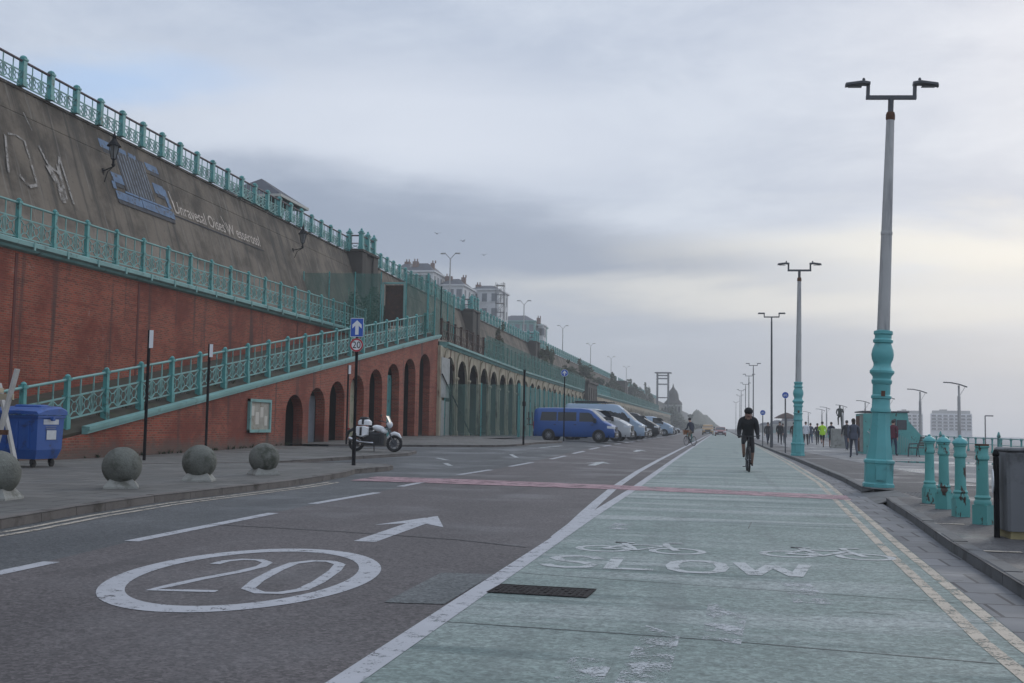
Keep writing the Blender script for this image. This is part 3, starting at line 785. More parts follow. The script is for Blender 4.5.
tp = MB()                                               # tactile slab at the dropped kerb
tp.box(3.6, 4.4, 21.7, 23.4, .118, .1265)
for i in range(10):
    for j in range(18): tp.lathe([(.018, 0), (.013, .007)], 6, (3.66+i*.075, 21.78+j*.092, .1265))
struct(tp.build('tactile_paving', 'kerb_r'))
for x, y in [(2.75, 15.6), (2.62, 12.2), (3.2, 19.4)]:
    struct(link('kerb_paint', up(poly_mb(MB(), [(x+.05, y), (x+.42, y), (x+.42, y+.1), (x+.05, y+.1)], .1285).mesh('kerb_paint', 'yellow', fix=False))))
# ------------------------------------------------------------------ cliff walls
def wtop(y): return interp([(0, 14.9), (38, 14.85), (56, 14.65), (80, 14.4), (95, 14.1), (120, 13.75), (160, 13.5), (480, 13.5)], y)
def atop(y): return interp([(70, 6.95), (100, 6.45), (150, 6.2), (520, 6.1)], y)      # arcade deck
WL0, WL1 = -26.0, -28.5                                 # foot and head of the battered wall
def cliff_seg(name, label, y0, y1, zlo, mname='wall', n=None, cat='wall'):
    b = MB(); n = n or max(2, int((y1-y0)/4)); rings = []
    for i in range(n+1):
        y = lerp(y0, y1, i/n); zt = wtop(y); zb = zlo(y)
        f = lambda z: WL0+(WL1-WL0)*(z-zb)/(zt-zb)
        rings.append([(WL0, y, zb-.3), (f(zt-1.35), y, zt-1.35), (f(zt-1.33)-.02, y, zt-1.33), (f(zt-1.29)-.02, y, zt-1.29), (f(zt-1.27), y, zt-1.27), (f(zt-.14)+.0, y, zt-.14), (f(zt-.12)+.07, y, zt-.12), (f(zt)+.07, y, zt), (-29.6, y, zt), (-29.6, y, zb-.3)])
    b.loft(rings)
    o = b.build(name, mname); tag(o, label, cat)
    return o
def walk(y): return 7.3 if y < 70 else max(atop(y), 7.3-(y-70)*.03) if y < 110 else atop(y)
cliff_seg('retaining_wall', 'tall weathered cement cliff wall with blue graffiti above the upper red brick wall', 8, 80.2, walk)
cliff_seg('retaining_wall', 'brown cliff wall behind the arcade, between first and second dark piers', 84.2, 118, walk)
cliff_seg('retaining_wall', 'brown cliff wall behind the arcade, between second and third dark piers', 121.8, 160, walk)
cliff_seg('retaining_wall', 'hazy brown cliff wall beyond the third dark pier', 163.9, 300, walk)
cliff_seg('retaining_wall', 'far misty end of the cliff wall near the lift tower', 306, 500, walk)
def pier(y0, y1, x, label):
    b = MB(); z = wtop(y0)-.05
    b.cbox(x-6, x, y0+.02, y1-.02, walk(y0)-.4, z, .06); b.cbox(x-6.1, x+.14, y0-.06, y0+1.1, walk(y0)-.4, z+.04, .05)
    b.cbox(x-6.1, x+.14, y1-1.1, y1+.06, walk(y0)-.4, z+.045, .05); b.box(x-6, x+.22, y0-.16, y1+.16, z+.05, z+.22)
    o = b.build('wall_pier', 'wall_dark'); tag(o, label, 'pier'); return o
pier(80.3, 84.1, -27.35, 'big dark pier on the cliff wall at the end of the graffiti stretch')
pier(118.1, 121.7, -27.2, 'dark pier on the cliff wall below the scaffolded white terrace')
pier(160.1, 163.8, -27.2, 'ivy-sided dark pier on the cliff wall where the first arcade ends')
pier(300.1, 305.9, -26.0, 'misty far pier on the cliff wall, under the street lamps')

# upper red brick wall with turquoise coping
b = MB(); n = 12; rings = []
for i in range(n+1):
    y = lerp(12, 78, i/n); rings.append([(-23.8, y, -.2), (-23.8, y, 7.15), (-26.2, y, 7.3), (-26.2, y, -.2)])
b.loft(rings)
bw = b.build('brick_wall', 'brick'); tag(bw, 'high red brick wall with a turquoise ledge, behind the ramp', 'wall')
b = MB()
for y in (33.5, 41.6, 59.0):   # thin raised strips added for the dark stain columns
    b.box(-23.83, -23.785, y, y+.14, 0, 6.9)
b.build('stain_strip', 'brick_dark', bw)
b = MB(); rings = []
for i in range(34):
    y = 12+i*2.0; rings.append([(-23.8, y, 6.98), (-23.66, y, 7.02), (-23.60, y, 7.1), (-23.46, y, 7.16), (-23.46, y, 7.30), (-23.62, y, 7.37), (-24.3, y, 7.40), (-24.3, y, 6.98)])
b.loft(rings)
for i in range(33): b.box(-23.462, -23.43, 12+i*2.0+.0, 12+i*2.0+.10, 7.05, 7.34)
b.build('ledge', 'tq_pale', bw)

# ramp: earth slope behind an arcaded brick front
def rz_(y): return .95+(y-29.8)*.1495                   # coping of the ramp
b = MB(); rings = []
for i in range(15):
    y = lerp(20, 71.4, i/14); z = max(rz_(y), .14); rings.append([(-18.79, y, z-.06), (-19.3, y, z+.16), (-23.79, y, z+.35), (-23.79, y, max(-.3, z-.6)), (-18.95, y, max(-.3, z-.6))])
b.loft(rings)
ra = b.build('ramp', 'soil'); tag(ra, 'earth ramp climbing between the two turquoise railings to the terrace', 'ramp')
def arched(mb, xf, xb, base, top, y0, y1, arches, ny=10, zoff=0.0):
    """wall from y0 to y1 with round-headed openings (yc, half, spring, crown)"""
    xs = [y0]; kinds = []
    cur = y0
    for yc, hf, sp, cr in arches:
        kinds.append(('pier', cur, yc-hf)); kinds.append(('arch', yc, hf, sp, cr)); cur = yc+hf
    kinds.append(('pier', cur, y1))
    def quad(a, b_, c, d): mb.add([a, b_, c, d], [(0, 1, 2, 3)])
    for k in kinds:
        if k[0] == 'pier':
            ya, yb = k[1], k[2]
            if yb-ya < 1e-3: continue
            n = max(1, int((yb-ya)/3))
            for i in range(n):
                p, q = lerp(ya, yb, i/n), lerp(ya, yb, (i+1)/n)
                quad((xf, p, base(p)), (xf, q, base(q)), (xf, q, top(q)), (xf, p, top(p)))
                quad((xf, p, top(p)), (xf, q, top(q)), (xb, q, top(q)), (xb, p, top(p)))
        else:
            _, yc, hf, sp, cr = k
            L = [(yc-hf*math.cos(PI*i/ny), sp+(cr-sp)*math.sin(PI*i/ny)) for i in range(ny+1)]
            for (p, zp), (q, zq) in zip(L, L[1:]):
                quad((xf, p, zp), (xf, q, zq), (xf, q, top(q)), (xf, p, top(p)))
                quad((xf, p, zp), (xb, p, zp), (xb, q, zq), (xf, q, zq))
                quad((xf, p, top(p)), (xf, q, top(q)), (xb, q, top(q)), (xb, p, top(p)))
            for y in (yc-hf, yc+hf): quad((xf, y, base(y)), (xb, y, base(y)), (xb, y, sp), (xf, y, sp))
    quad((xf, y0, base(y0)), (xb, y0, base(y0)), (xb, y0, top(y0)), (xf, y0, top(y0)))
    quad((xf, y1, base(y1)), (xb, y1, base(y1)), (xb, y1, top(y1)), (xf, y1, top(y1)))
AC = [46.4, 49.15, 51.9, 54.9, 58.05, 61.3, 64.7, 68.1]
arch = [(y, 1.0+.012*(y-46), (rz_(y)-.95)-.85, rz_(y)-.95) for y in AC]
b = MB()
arched(b, -18.7, -19.15, lambda y: -.35, lambda y: rz_(y)-.16, 22.0, 71.2, arch)
rw = b.build('ramp_wall', 'brick', fix=False); tag(rw, 'long red brick ramp front with eight rising arches and a notice case', 'wall')
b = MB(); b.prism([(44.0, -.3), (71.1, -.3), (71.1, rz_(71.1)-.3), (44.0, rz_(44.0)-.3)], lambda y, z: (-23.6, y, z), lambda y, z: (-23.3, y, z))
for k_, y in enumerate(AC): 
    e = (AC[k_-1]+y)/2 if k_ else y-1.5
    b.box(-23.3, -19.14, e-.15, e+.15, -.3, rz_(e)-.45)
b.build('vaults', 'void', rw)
b = MB()
for y, hf, sp, cr in arch:                               # low brick stalls in the mouths of some arches
    pass
for k, (y, hf, sp, cr) in enumerate(arch):
    if k in (0, 2, 3, 6): 
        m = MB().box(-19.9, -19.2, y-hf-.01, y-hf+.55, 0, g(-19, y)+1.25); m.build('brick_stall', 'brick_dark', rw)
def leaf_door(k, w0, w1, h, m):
    y, hf, sp, cr = arch[k]
    q = MB().box(-19.30, -19.22, y+w0*hf, y+w1*hf, g(-19, y), g(-19, y)+h)
    q.box(-19.22, -19.19, y+w0*hf+.06, y+w1*hf-.06, g(-19, y)+.1, g(-19, y)+h-.1); return q.build('door', m, rw)
leaf_door(1, .1, 1.05, 2.3, 'door_grey'); leaf_door(3, .0, 1.05, 3.2, 'door_cream'); leaf_door(5, .1, 1.05, 3.7, 'tq')
b = MB(); rings = []
for i in range(28):
    y = 30.0+i*(71.6-30.0)/27; z = rz_(y)
    rings.append([(-18.69, y, z-.17), (-18.60, y, z-.15), (-18.60, y, z-.06), (-18.54, y, z-.05), (-18.54, y, z+.06), (-18.80, y, z+.075), (-18.80, y, z-.17)])
b.loft(rings); b.build('coping', 'tq_pale', rw)
# glazed notice case on the ramp front
nb = thing('notice_case', 'turquoise framed notice case on the brick ramp front', 'notice case', (-18.7, 42.5, 1.5))
MB().box(.002, .07, -.98, .98, -.60, .60).build('case', 'paper', nb)
b = MB()
for a in ((-1.06, -.94, -.68, .68), (.94, 1.06, -.68, .68), (-1.06, 1.06, .56, .68), (-1.06, 1.06, -.68, -.56)): b.box(.003, .13+.001*len(b.v)/8, a[0], a[1], a[2], a[3])
b.build('frame', 'tq_pale', nb)
b = MB()
for y, z, w_, h_ in ((-.7, .2, .3, .4), (-.25, -.1, .34, .5), (.2, .15, .3, .42), (.62, -.2, .28, .4)): b.box(.071, .074, y-w_/2, y+w_/2, z-h_/2, z+h_/2)
b.build('notices', 'stucco_cream', nb)

# ------------------------------------------------------------------ iron railings
def post_mesh(kind, m):
    b = MB()
    if kind == 'top':
        b.box(-.15, .15, -.15, .15, 0, .22); b.box(-.115, .115, -.115, .115, .22, 1.08); b.box(-.15, .15, -.15, .15, 1.08, 1.16)
        b.lathe([(.14, 0), (.15, .04), (.12, .09), (.05, .13)], 10, (0, 0, 1.16))
    elif kind == 'big':
        b.box(-.2, .2, -.2, .2, 0, .3); b.box(-.16, .16, -.16, .16, .3, 1.3); b.box(-.22, .22, -.22, .22, 1.3, 1.4)
        b.lathe([(.16, 0), (.2, .05), (.12, .15), (.07, .2), (.09, .25), (.03, .33)], 10, (0, 0, 1.4))
    else:
        b.box(-.10, .10, -.10, .10, -.30, .16); b.box(-.07, .07, -.07, .07, .16, 1.26); b.box(-.10, .10, -.10, .10, .74, .80)
        b.box(-.095, .095, -.095, .095, 1.24, 1.33); b.lathe([(.08, 0), (.09, .03), (.06, .08), (.02, .1)], 8, (0, 0, 1.33))
    return b.mesh('post', m, 40)
def panel_mesh(L, slope, kind, m):
    """one bay of cast lattice, starting at the post, running +y; slope = rise per metre"""
    b = MB(); zt, zm, zb = (1.05, .62, .04) if kind == 'top' else (1.26, .74, .08)
    P = lambda y, z: (0, y, z+slope*y)
    def bar(pts, r): b.path([P(*p) for p in pts], r, 4)
    bar([(.08, zm), (L-.08, zm)], .034); bar([(.08, zb), (L-.08, zb)], .034)
    if kind != 'top': pass
    for k in range(1, 3): bar([(L*k/3, zm), (L*k/3, zt)], .026)
    h = zm-zb; c = (zm+zb)/2; r = .026 if kind != 'top' else .03
    u = (L-.16)/3
    for k in (1, 2):                                     # pointed ovals round the uprights
        y = .08+u*k; bar([(y+.13*u*math.sin(t*PI/4), c+h/2*math.cos(t*PI/4)) for t in range(9)], r*.8); bar([(y, zb), (y, zm)], r*.6)
    for k in range(3):                                   # open rings between them, tied into the corners
        y = .08+u*(k+.5); q = .24*u; e = h*.22
        bar([(y+q*math.cos(t*PI/3), c+e*1.15*math.sin(t*PI/3)) for t in range(7)], r*.9)
        for sy in (-1, 1):
            for sz in (-1, 1): bar([(y+sy*q*.5, c+sz*e), (y+sy*u*.5, c+sz*h*.5)], r*.9)
    return b.mesh('lattice_panel', m)
def railing(name, label, x, zf, y0, y1, bay, kind, post_m, panel_m, rail_m, rail_r, group=None, lattice=True):
    t = thing(name, label, 'railing', (x, y0, zf(y0)), 0, group)
    n = max(1, round((y1-y0)/bay)); bay = (y1-y0)/n
    pm = post_mesh(kind, post_m)
    zt = 1.05 if kind == 'top' else 1.26
    cache = {}
    for i in range(n+1):
        y = y0+i*bay
        link('post', pm, t, (0, y-y0, zf(y)-zf(y0)))
        if i < n and lattice:
            sl = round((zf(y+bay)-zf(y))/bay, 3)
            if sl not in cache: cache[sl] = panel_mesh(bay, sl, kind, panel_m)
            link('lattice_panel', cache[sl], t, (0, y-y0, zf(y)-zf(y0)))
    b = MB(); pts = [(0, y-y0, zf(y)-zf(y0)+zt) for y in [lerp(y0, y1, i/n) for i in range(n+1)]]
    b.path(pts, rail_r, 8); b.build('handrail', rail_m, t, 60)
    return t
XT = -28.32
railing('cliff_railing', 'turquoise clifftop railing with plum handrail above the graffiti wall', XT, wtop, 20.6, 79.9, 1.9, 'top', 'tq', 'tq_pale', 'rail_purple', .055)
railing('terrace_railing', 'turquoise lattice railing on the ledge of the high brick wall', -24.0, lambda y: 7.42+.005*(y-30), 21.22, 71.66, 2.1, 'mid', 'tq', 'tq_pale', 'tq_pale', .042)
railing('ramp_railing', 'turquoise lattice railing climbing the ramp over the brick arches', -19.1, lambda y: rz_(y)+.24, 23.36, 71.4, 2.09, 'mid', 'tq', 'tq_pale', 'tq_pale', .042)
# railing wrapping the first pier, with stout finial posts
def pier_rail(y0, y1, x, label):
    t = thing('pier_railing', label, 'railing', (x, y0, wtop(y0)+.17))
    pm = post_mesh('big', 'tq'); pts = [(-1.1, .15), (-.15, .2), (-.15, (y1-y0)*.5), (-.15, y1-y0-.2), (-1.1, y1-y0-.1)]
    for p in pts: link('post', pm, t, (p[0], p[1], 0))
    b = MB()
    for a, c in zip(pts, pts[1:]):
        b.tube((a[0], a[1], 1.15), (c[0], c[1], 1.15), .06); b.tube((a[0], a[1], .55), (c[0], c[1], .55), .04); b.tube((a[0], a[1], .1), (c[0], c[1], .1), .04)
    b.build('handrail', 'rail_purple', t)
    b = MB()
    for a, c in zip(pts, pts[1:]):
        n = max(1, round(math.dist(a, c)/.9))
        for i in range(n):
            p = (lerp(a[0], c[0], i/n), lerp(a[1], c[1], i/n)); q = (lerp(a[0], c[0], (i+1)/n), lerp(a[1], c[1], (i+1)/n))
            b.tube((*p, .1), (*q, .55), .025, n=4); b.tube((*p, .55), (*q, .1), .025, n=4); b.tube((*p, .1), (*p, 1.15), .02, n=4)
    b.build('lattice', 'tq_pale', t)
pier_rail(80.5, 84.0, -27.35, 'turquoise railing with stout finial posts on the big dark pier')
pier_rail(118.3, 121.6, -27.2, 'turquoise railing on the pier below the scaffolded terrace')
pier_rail(160.3, 163.7, -27.2, 'turquoise railing on the ivy-sided pier')
railing('cliff_railing', 'turquoise clifftop railing between the first and second dark piers', XT, wtop, 84.5, 117.9, 1.85, 'top', 'tq', 'tq_pale', 'tq', .055)
railing('cliff_railing', 'turquoise clifftop railing between the second and third dark piers', XT, wtop, 122.0, 159.9, 1.9, 'top', 'tq', 'tq_pale', 'tq', .055)
def far_railing(label, y0, y1, bay):
    t = thing('cliff_railing', label, 'railing', (XT, y0, wtop(y0)))
    pm = post_mesh('top', 'tq'); n = round((y1-y0)/bay)
    for i in range(n+1): link('post', pm, t, (0, i*bay, wtop(y0+i*bay)-wtop(y0)))
    b = MB(); b.box(-.05, .05, 0, y1-y0, 1.0, 1.1); b.box(-.03, .03, 0, y1-y0, .55, .62); b.box(-.03, .03, 0, y1-y0, .06, .14)
    k = 0.0
    while k < y1-y0: b.box(-.02, .02, k, k+.06, .1, 1.05); b.tube((0, k, .1), (0, k+.45, .6), .03, n=4); b.tube((0, k+.45, .1), (0, k, .6), .03, n=4); k += .46
    b.build('lattice', 'tq_pale', t)
far_railing('hazy clifftop railing running on beyond the third pier', 164.2, 299.5, 2.6)
far_railing('farthest misty clifftop railing near the lift tower', 306.2, 498, 4.0)

# ------------------------------------------------------------------ the cream iron arcade
BAY = 3.8
def arcade(y0, n, label, detail=True):
    t = thing('arcade', label, 'arcade', (-18.7, y0, g(-18.7, y0)))
    zb = g(-18.7, y0); L = n*BAY
    lt = lambda y: atop(y0+y)-zb
    arcs = [((i+.5)*BAY, 1.6, lt((i+.5)*BAY)-2.6, lt((i+.5)*BAY)-.92) for i in range(n)]
    b = MB(); arched(b, 0, -.16, lambda y: -.2, lambda y: lt(y)-.42, 0, L, arcs, 10 if detail else 6)
    b.build('arches', 'cream_iron', t, fix=False)
    if detail:
        for i in range(n+1):                              # ribbed column and capital in front of each pier
            b = MB(); y = i*BAY; z = lt(min(max(y, .3), L-.3))
            b.tube((.06, y, -.1), (.06, y, z-2.4), .085, .075, 10); b.lathe([(.11, 0), (.16, .08), (.16, .16), (.10, .22)], 10, (.06, y, z-2.45))
            b.box(.01, .16, y-.13, y+.13, -.1, .4); b.path([(.06, y, z-2.2), (.07, y, z-1.2), (.14, y, z-.7), (.28, y, z-.47)], [.05, .05, .06, .07], 6)
            b.build('column', 'cream_iron', t, 50)
    b = MB(); rings = []
    for i in range(n+1):
        y = i*BAY; z = lt(y); rings.append([(-.32, y, z-.43), (.10, y, z-.40), (.18, y, z-.26), (.34, y, z-.18), (.34, y, z-.04), (-.32, y, z+.0)])
    b.loft(rings); b.build('gutter', 'tq_pale', t)
    b = MB(); rings = []
    for i in range(n+1):
        y = i*BAY; z = lt(y); rings.append([(-.33, y, z-.3), (-.33, y, z), (-7.4, y, z), (-7.4, y, z-.3)])
    b.loft(rings); b.build('deck', 'soil', t)
    MB().box(-5.2, -4.9, 0, L, -.3, 5.7).build('back_wall', 'void', t)
    return t
A1 = arcade(72.8, 20, 'cream and rust iron arcade of tall arches behind the green netting')
pb = MB(); pb.box(-.32, .02, -1.55, -.002, -.3, atop(72)-g(-18.7, 72.8)-.42); pb.cbox(-.3, .22, -1.6, -1.15, -.3, atop(72)-g(-18.7, 72.8)-.4, .03); pb.build('corner_pier', 'cream_iron', A1)
A2 = arcade(162.0, 74, 'hazy far arcade of cream arches beyond the stair block', False)
b = MB(); b.box(-20.6, -18.1, 150.6, 161.8, .1, 7.2); b.box(-20.8, -17.9, 150.4, 162.0, 7.2, 7.5)
for y in (151.6, 154.4, 157.2, 160.0): b.box(-18.1, -18.0, y, y+1.1, .4, 6.6)
o = b.build('stair_block', 'wall_dark'); tag(o, 'dark stair block interrupting the arcade halfway along', 'building')
def deck_rail(name, label, y0, y1, m, panel_m, h=1.35):
    t = thing(name, label, 'railing', (-18.6, y0, atop(y0)))
    n = max(2, round((y1-y0)/1.9)); bay = (y1-y0)/n; pm = MB().box(-.07, .07, -.07, .07, 0, h).cbox(-.1, .1, -.1, .1, h, h+.12, .03).mesh('post', m)
    for i in range(min(n+1, 90)): link('post', pm, t, (0, i*bay, atop(y0+i*bay)-atop(y0)))
    b = MB()
    zz = lambda y: atop(y0+y)-atop(y0)
    for i in range(n):
        y = i*bay
        for z in (.1, .7, h-.05): b.path([(0, y, z+zz(y)), (0, y+bay, z+zz(y+bay))], .035, 4)
        for k in range(1, 3): b.path([(0, y+bay*k/3, .7+zz(y)), (0, y+bay*k/3, h+zz(y))], .02, 4)
        for k in range(3):
            a, c = y+bay*k/3, y+bay*(k+1)/3
            b.path([(0, a, .1+zz(a)), (0, c, .7+zz(c))], .02, 4); b.path([(0, c, .1+zz(c)), (0, a, .7+zz(a))], .02, 4)
    b.build('lattice', panel_m, t)
    return t
deck_rail('arcade_railing', 'rusted brown railing at the near end of the arcade roof', 71.7, 85.0, 'rust_iron', 'rust_iron')
deck_rail('arcade_railing', 'netted turquoise railing along the arcade roof', 85.4, 150.2, 'tq', 'tq_pale')
deck_rail('arcade_railing', 'hazy turquoise railing on the far arcade roof', 163, 330, 'tq', 'tq_pale')
def net_strip(name, label, pts, h, m, post_m='tq', group=None, base=None, posts=True, lift=.05):
    """netting on posts along a plan polyline; h may be a number or a list of top heights"""
    t = thing(name, label, 'netting', (*pts[0], base(*pts[0])), 0, group); o0 = Vector((*pts[0], base(*pts[0])))
    hs = h if isinstance(h, list) else [base(*p)+h for p in pts]
    b = MB()
    for (a, za), (c, zc) in zip(zip(pts, hs), zip(pts[1:], hs[1:])):
        dd = math.dist(a, c); n = max(1, round(dd/2.1)); nx, ny = -(c[1]-a[1])/dd, (c[0]-a[0])/dd
        q = []
        for i in range(n*4+1):
            f = i/(n*4); s = .035*math.sin(f*n*2*PI)
            x, y = lerp(a[0], c[0], f)+nx*s, lerp(a[1], c[1], f)+ny*s
            q.append((x, y, base(x, y)+lift)); q.append((x, y, lerp(za, zc, f)-.02*abs(math.sin(f*n*PI))))
        b.add([Vector(p)-o0 for p in q], [(2*i, 2*i+2, 2*i+3, 2*i+1) for i in range(n*4)])
        if posts:
            for i in range(n+1):
                f = i/n; x, y = lerp(a[0], c[0], f)-nx*.06, lerp(a[1], c[1], f)-ny*.06
                z0 = base(x, y); z1 = lerp(za, zc, f)+.08
                p = MB().tube(Vector((x, y, z0))-o0, Vector((x, y, z1))-o0, .045, n=6); p.build('post', post_m, t)
    b.build('net', m, t, fix=False)
    return t
dk = lambda x, y: atop(y)
gb = lambda x, y: g(x, y)+.09
net_strip('roof_netting', 'dense green netting hung on the railing along the arcade roof', [(-18.45, 85.4), (-18.45, 118), (-18.45, 150)], 1.7, 'net_roof', base=dk, posts=False)
net_strip('roof_netting', 'pale green netting on the far arcade roof railing', [(-18.4, 185), (-18.4, 330)], 1.6, 'net_roof', base=dk, posts=False)
# netted hoarding round the closed arcade at street level
net_strip('netted_hoarding', 'see-through green netted hoarding crossing the pavement before the cream arcade', [(-18.5, 72.6), (-13.4, 72.6)], [4.0, 4.0], 'net_thin', base=gb)
net_strip('netted_hoarding', 'long green netted hoarding running behind the parked vans', [(-13.4, 72.7), (-13.4, 110), (-13.4, 148)], [4.0, 3.85, 3.6], 'net_pale', base=gb)
# netting across the upper landing
land = lambda x, y: 7.15 if x > -24 else 7.35
net_strip('landing_netting', 'tall green netting screen closing off the terrace above the ramp', [(-27.2, 68.4), (-21.85, 68.4)], [11.1, 11.0], 'net', base=land)
net_strip('landing_netting', 'green netting bay right of the dark netting doorway', [(-20.15, 68.4), (-18.7, 68.4)], [10.95, 10.9], 'net', base=land)
net_strip('landing_netting', 'green netting turning along the terrace edge above the first cream arch', [(-18.75, 68.5), (-18.75, 71.8), (-18.75, 75.4)], [10.9, 10.5, 10.2], 'net', base=land)
dr = thing('netting_doorway', 'turquoise door frame standing in the terrace netting', 'doorway', (-21.0, 68.4, 7.55))
for s in (-.72, .72): MB().box(s-.05, s+.05, -.06, .06, -.4, 2.75).build('door_post', 'tq_pale', dr)
MB().box(-.78, .78, -.06, .06, 2.75, 2.86).build('lintel', 'tq_pale', dr)
MB().box(-.66, .66, .3, .33, .05, 2.7).build('opening_panel', 'rust_iron', dr)  # dark panel put in for the unlit opening behind the frame
# boards and struts by the first arch
bd = thing('site_boards', 'white site boards fixed over the first cream arch', 'board', (-18.55, 71.35, .4))
MB().box(.05, .10, .05, 2.3, 2.65, 5.35).build('upper_board', 'board_white', bd)
MB().box(.05, .10, .2, 1.0, 0, 2.45).build('lower_board', 'board_white', bd)
MB().box(.052, .102, 1.3, 2.4, 0, 2.4).build('lower_board', 'board_white', bd)
b = MB(); b.tube((.16, .0, 4.2), (.3, 8.3, .1), .05, n=6); b.tube((.16, 2.4, 4.9), (.2, 2.4, 0), .05, n=6)
b.build('strut', 'black', bd)

# ------------------------------------------------------------------ wall painting and lantern brackets
NW = Vector((8.0, 0, 2.5)).normalized()                  # outward from the battered face
def onwall(y, z, off=.02):
    zt, zb = wtop(y), 7.3
    return Vector((WL0+(WL1-WL0)*(z-zb)/(zt-zb), y, z))+NW*off
def wall_poly(b, poly, o0=.008, o1=.02):
    b.prism(poly, lambda y, z: onwall(y, z, o0), lambda y, z: onwall(y, z, o1))
graf = bpy.data.objects['retaining_wall']                # the near stretch of cliff wall carries the paint
def paint(m, polys, name, o1=.02, label=None):
    b = MB()
    for p in polys: wall_poly(b, p, .006, o1)
    o = b.build(name, m, graf)
    if label: o['label'] = label
    return o
def rq(y0, y1, z0, z1, sh=.0): return [(y0, z0), (y1, z0), (y1+sh, z1), (y0+sh, z1)]
sk = -.12
field = [rq(46.75, 49.5, 11.9, 13.95, -.25), rq(45.75, 51.1, 11.18, 11.36), rq(45.5, 46.4, 13.55, 13.73), rq(45.9, 46.6, 12.0, 12.18), rq(49.8, 50.7, 13.46, 13.64), rq(49.9, 50.8, 12.34, 12.48)]
paint('graf_field', field, 'painted_field', .011)
blue = [rq(45.35, 46.45, 13.75, 14.15, -.05), rq(45.75, 46.7, 12.2, 12.65, -.08), rq(45.7, 48.0, 11.38, 11.78), rq(48.06, 51.2, 11.40, 11.80), rq(46.6, 50.9, 11.83, 11.93), rq(47.0, 47.7, 13.9, 14.12), rq(47.9, 48.6, 13.88, 14.1), rq(49.5, 50.7, 13.65, 14.0, -.1), rq(49.75, 50.85, 12.5, 13.02, -.1), rq(50.8, 51.12, 11.95, 12.9, -.2), rq(45.55, 45.85, 11.85, 12.2)]
paint('graf_blue', blue, 'painted_lettering', .016, 'faded blue block lettering')
paint('graf_stripe', [rq(y, y+.085, 11.95, 13.9, -.22) for y in (46.95, 47.22, 47.5, 47.76, 48.04, 48.3, 48.58, 48.84, 49.12, 49.36)], 'painted_stripes', .0145)
vs, fs = text_poly('Unravesal Oises W esserossl', 'wall_writing')
xs = [v[0] for v in vs]; x0, x1 = min(xs), max(xs)
b = MB(); b.add([onwall(51.4+(v[0]-x0)/(x1-x0)*10.7, 12.10+v[1]*.95, .016) for v in vs], fs)
b.build('wall_writing', 'graf_white', graf)['label'] = 'thin white hand-painted writing'
b = MB()
for a, c in (((51.2, 12.9), (51.45, 11.8)), ((57.15, 12.75), (57.75, 11.75))): wall_poly(b, [(a[0], a[1]), (a[0]+.07, a[1]), (c[0]+.07, c[1]), (c[0], c[1])], .006, .017)
b.build('wall_writing', 'graf_white', graf)
b = MB(); wall_poly(b, [(51.0, 11.63), (58, 11.60), (62.5, 11.58), (62.5, 11.61), (58, 11.65), (51.0, 11.68)], .004, .012)
b.build('crack_line', 'crack_dark', graf)  # dark line along the ledge crack
def wall_stroke(b, pts, w):
    for (a, za), (c, zc) in zip(pts, pts[1:]):
        d = math.hypot(c-a, zc-za); nx, nz = -(zc-za)/d*w/2, (c-a)/d*w/2
        wall_poly(b, [(a+nx, za+nz), (a-nx, za-nz), (c-nx, zc-nz), (c+nx, zc+nz)], .005, .014)
b = MB()
wall_stroke(b, [(37.5, 10.7), (37.9, 12.3)], .13); wall_stroke(b, [(39.15, 12.4), (39.3, 10.6), (38.7, 10.4), (38.2, 10.75)], .13)
wall_stroke(b, [(38.1, 12.4), (38.6, 12.5), (39.1, 12.4)], .08); wall_stroke(b, [(40.1, 12.45), (40.5, 11.7), (41.1, 11.5), (41.5, 12.3), (41.7, 10.3)], .13)
wall_stroke(b, [(40.4, 11.7), (40.9, 10.9), (40.95, 10.2)], .35); wall_stroke(b, [(41.2, 11.9), (41.2, 10.4)], .22)
wall_stroke(b, [(39.6, 13.7), (39.9, 13.0)], .06); wall_stroke(b, [(36.6, 12.3), (37.0, 10.9)], .10)
b.build('ghost_lettering', 'graf_ghost', graf)

def lantern(y, label):
    t = thing('wall_lantern', label, 'lantern', tuple(onwall(y, 12.5, 0)))
    b = MB(); b.tube((-.02, 0, 0), (1.0, -.8, .0), .03, n=6); b.path([(.02, 0, -1.1), (.12, -.06, -.55), (.45, -.36, -.12), (.85, -.68, -.03)], .02, 5); b.box(-.1, .04, -.05, .05, -1.2, .12)
    b.build('bracket', 'black', t)
    b = MB(); b.lathe([(.05, 0), (.09, .08), (.05, .16), (.06, .3), (.12, .34)], 8, (.98, -.8, 0)); b.build('socket', 'black', t)
    b = MB(); b.lathe([(.10, .34), (.21, .92)], 6, (.98, -.8, 0)); b.build('glass', 'lantern_glass', t)
    b = MB(); b.lathe([(.33, .92), (.26, 1.0), (.13, 1.18), (.07, 1.3), (.09, 1.36), (.03, 1.5), (.015, 1.62)], 8, (.98, -.8, 0)); b.build('hood', 'black', t)
    b = MB()
    for k in range(6):
        a = k*PI/3; b.tube((.98+.115*math.cos(a), -.8+.115*math.sin(a), .34), (.98+.25*math.cos(a), -.8+.25*math.sin(a), .93), .014, n=4)
    b.build('cage', 'black', t)
    return t
lantern(45.0, 'black bracket lantern on the wall in front of the blue lettering')
lantern(67.8, 'black bracket lantern on the cliff wall short of the big dark pier')

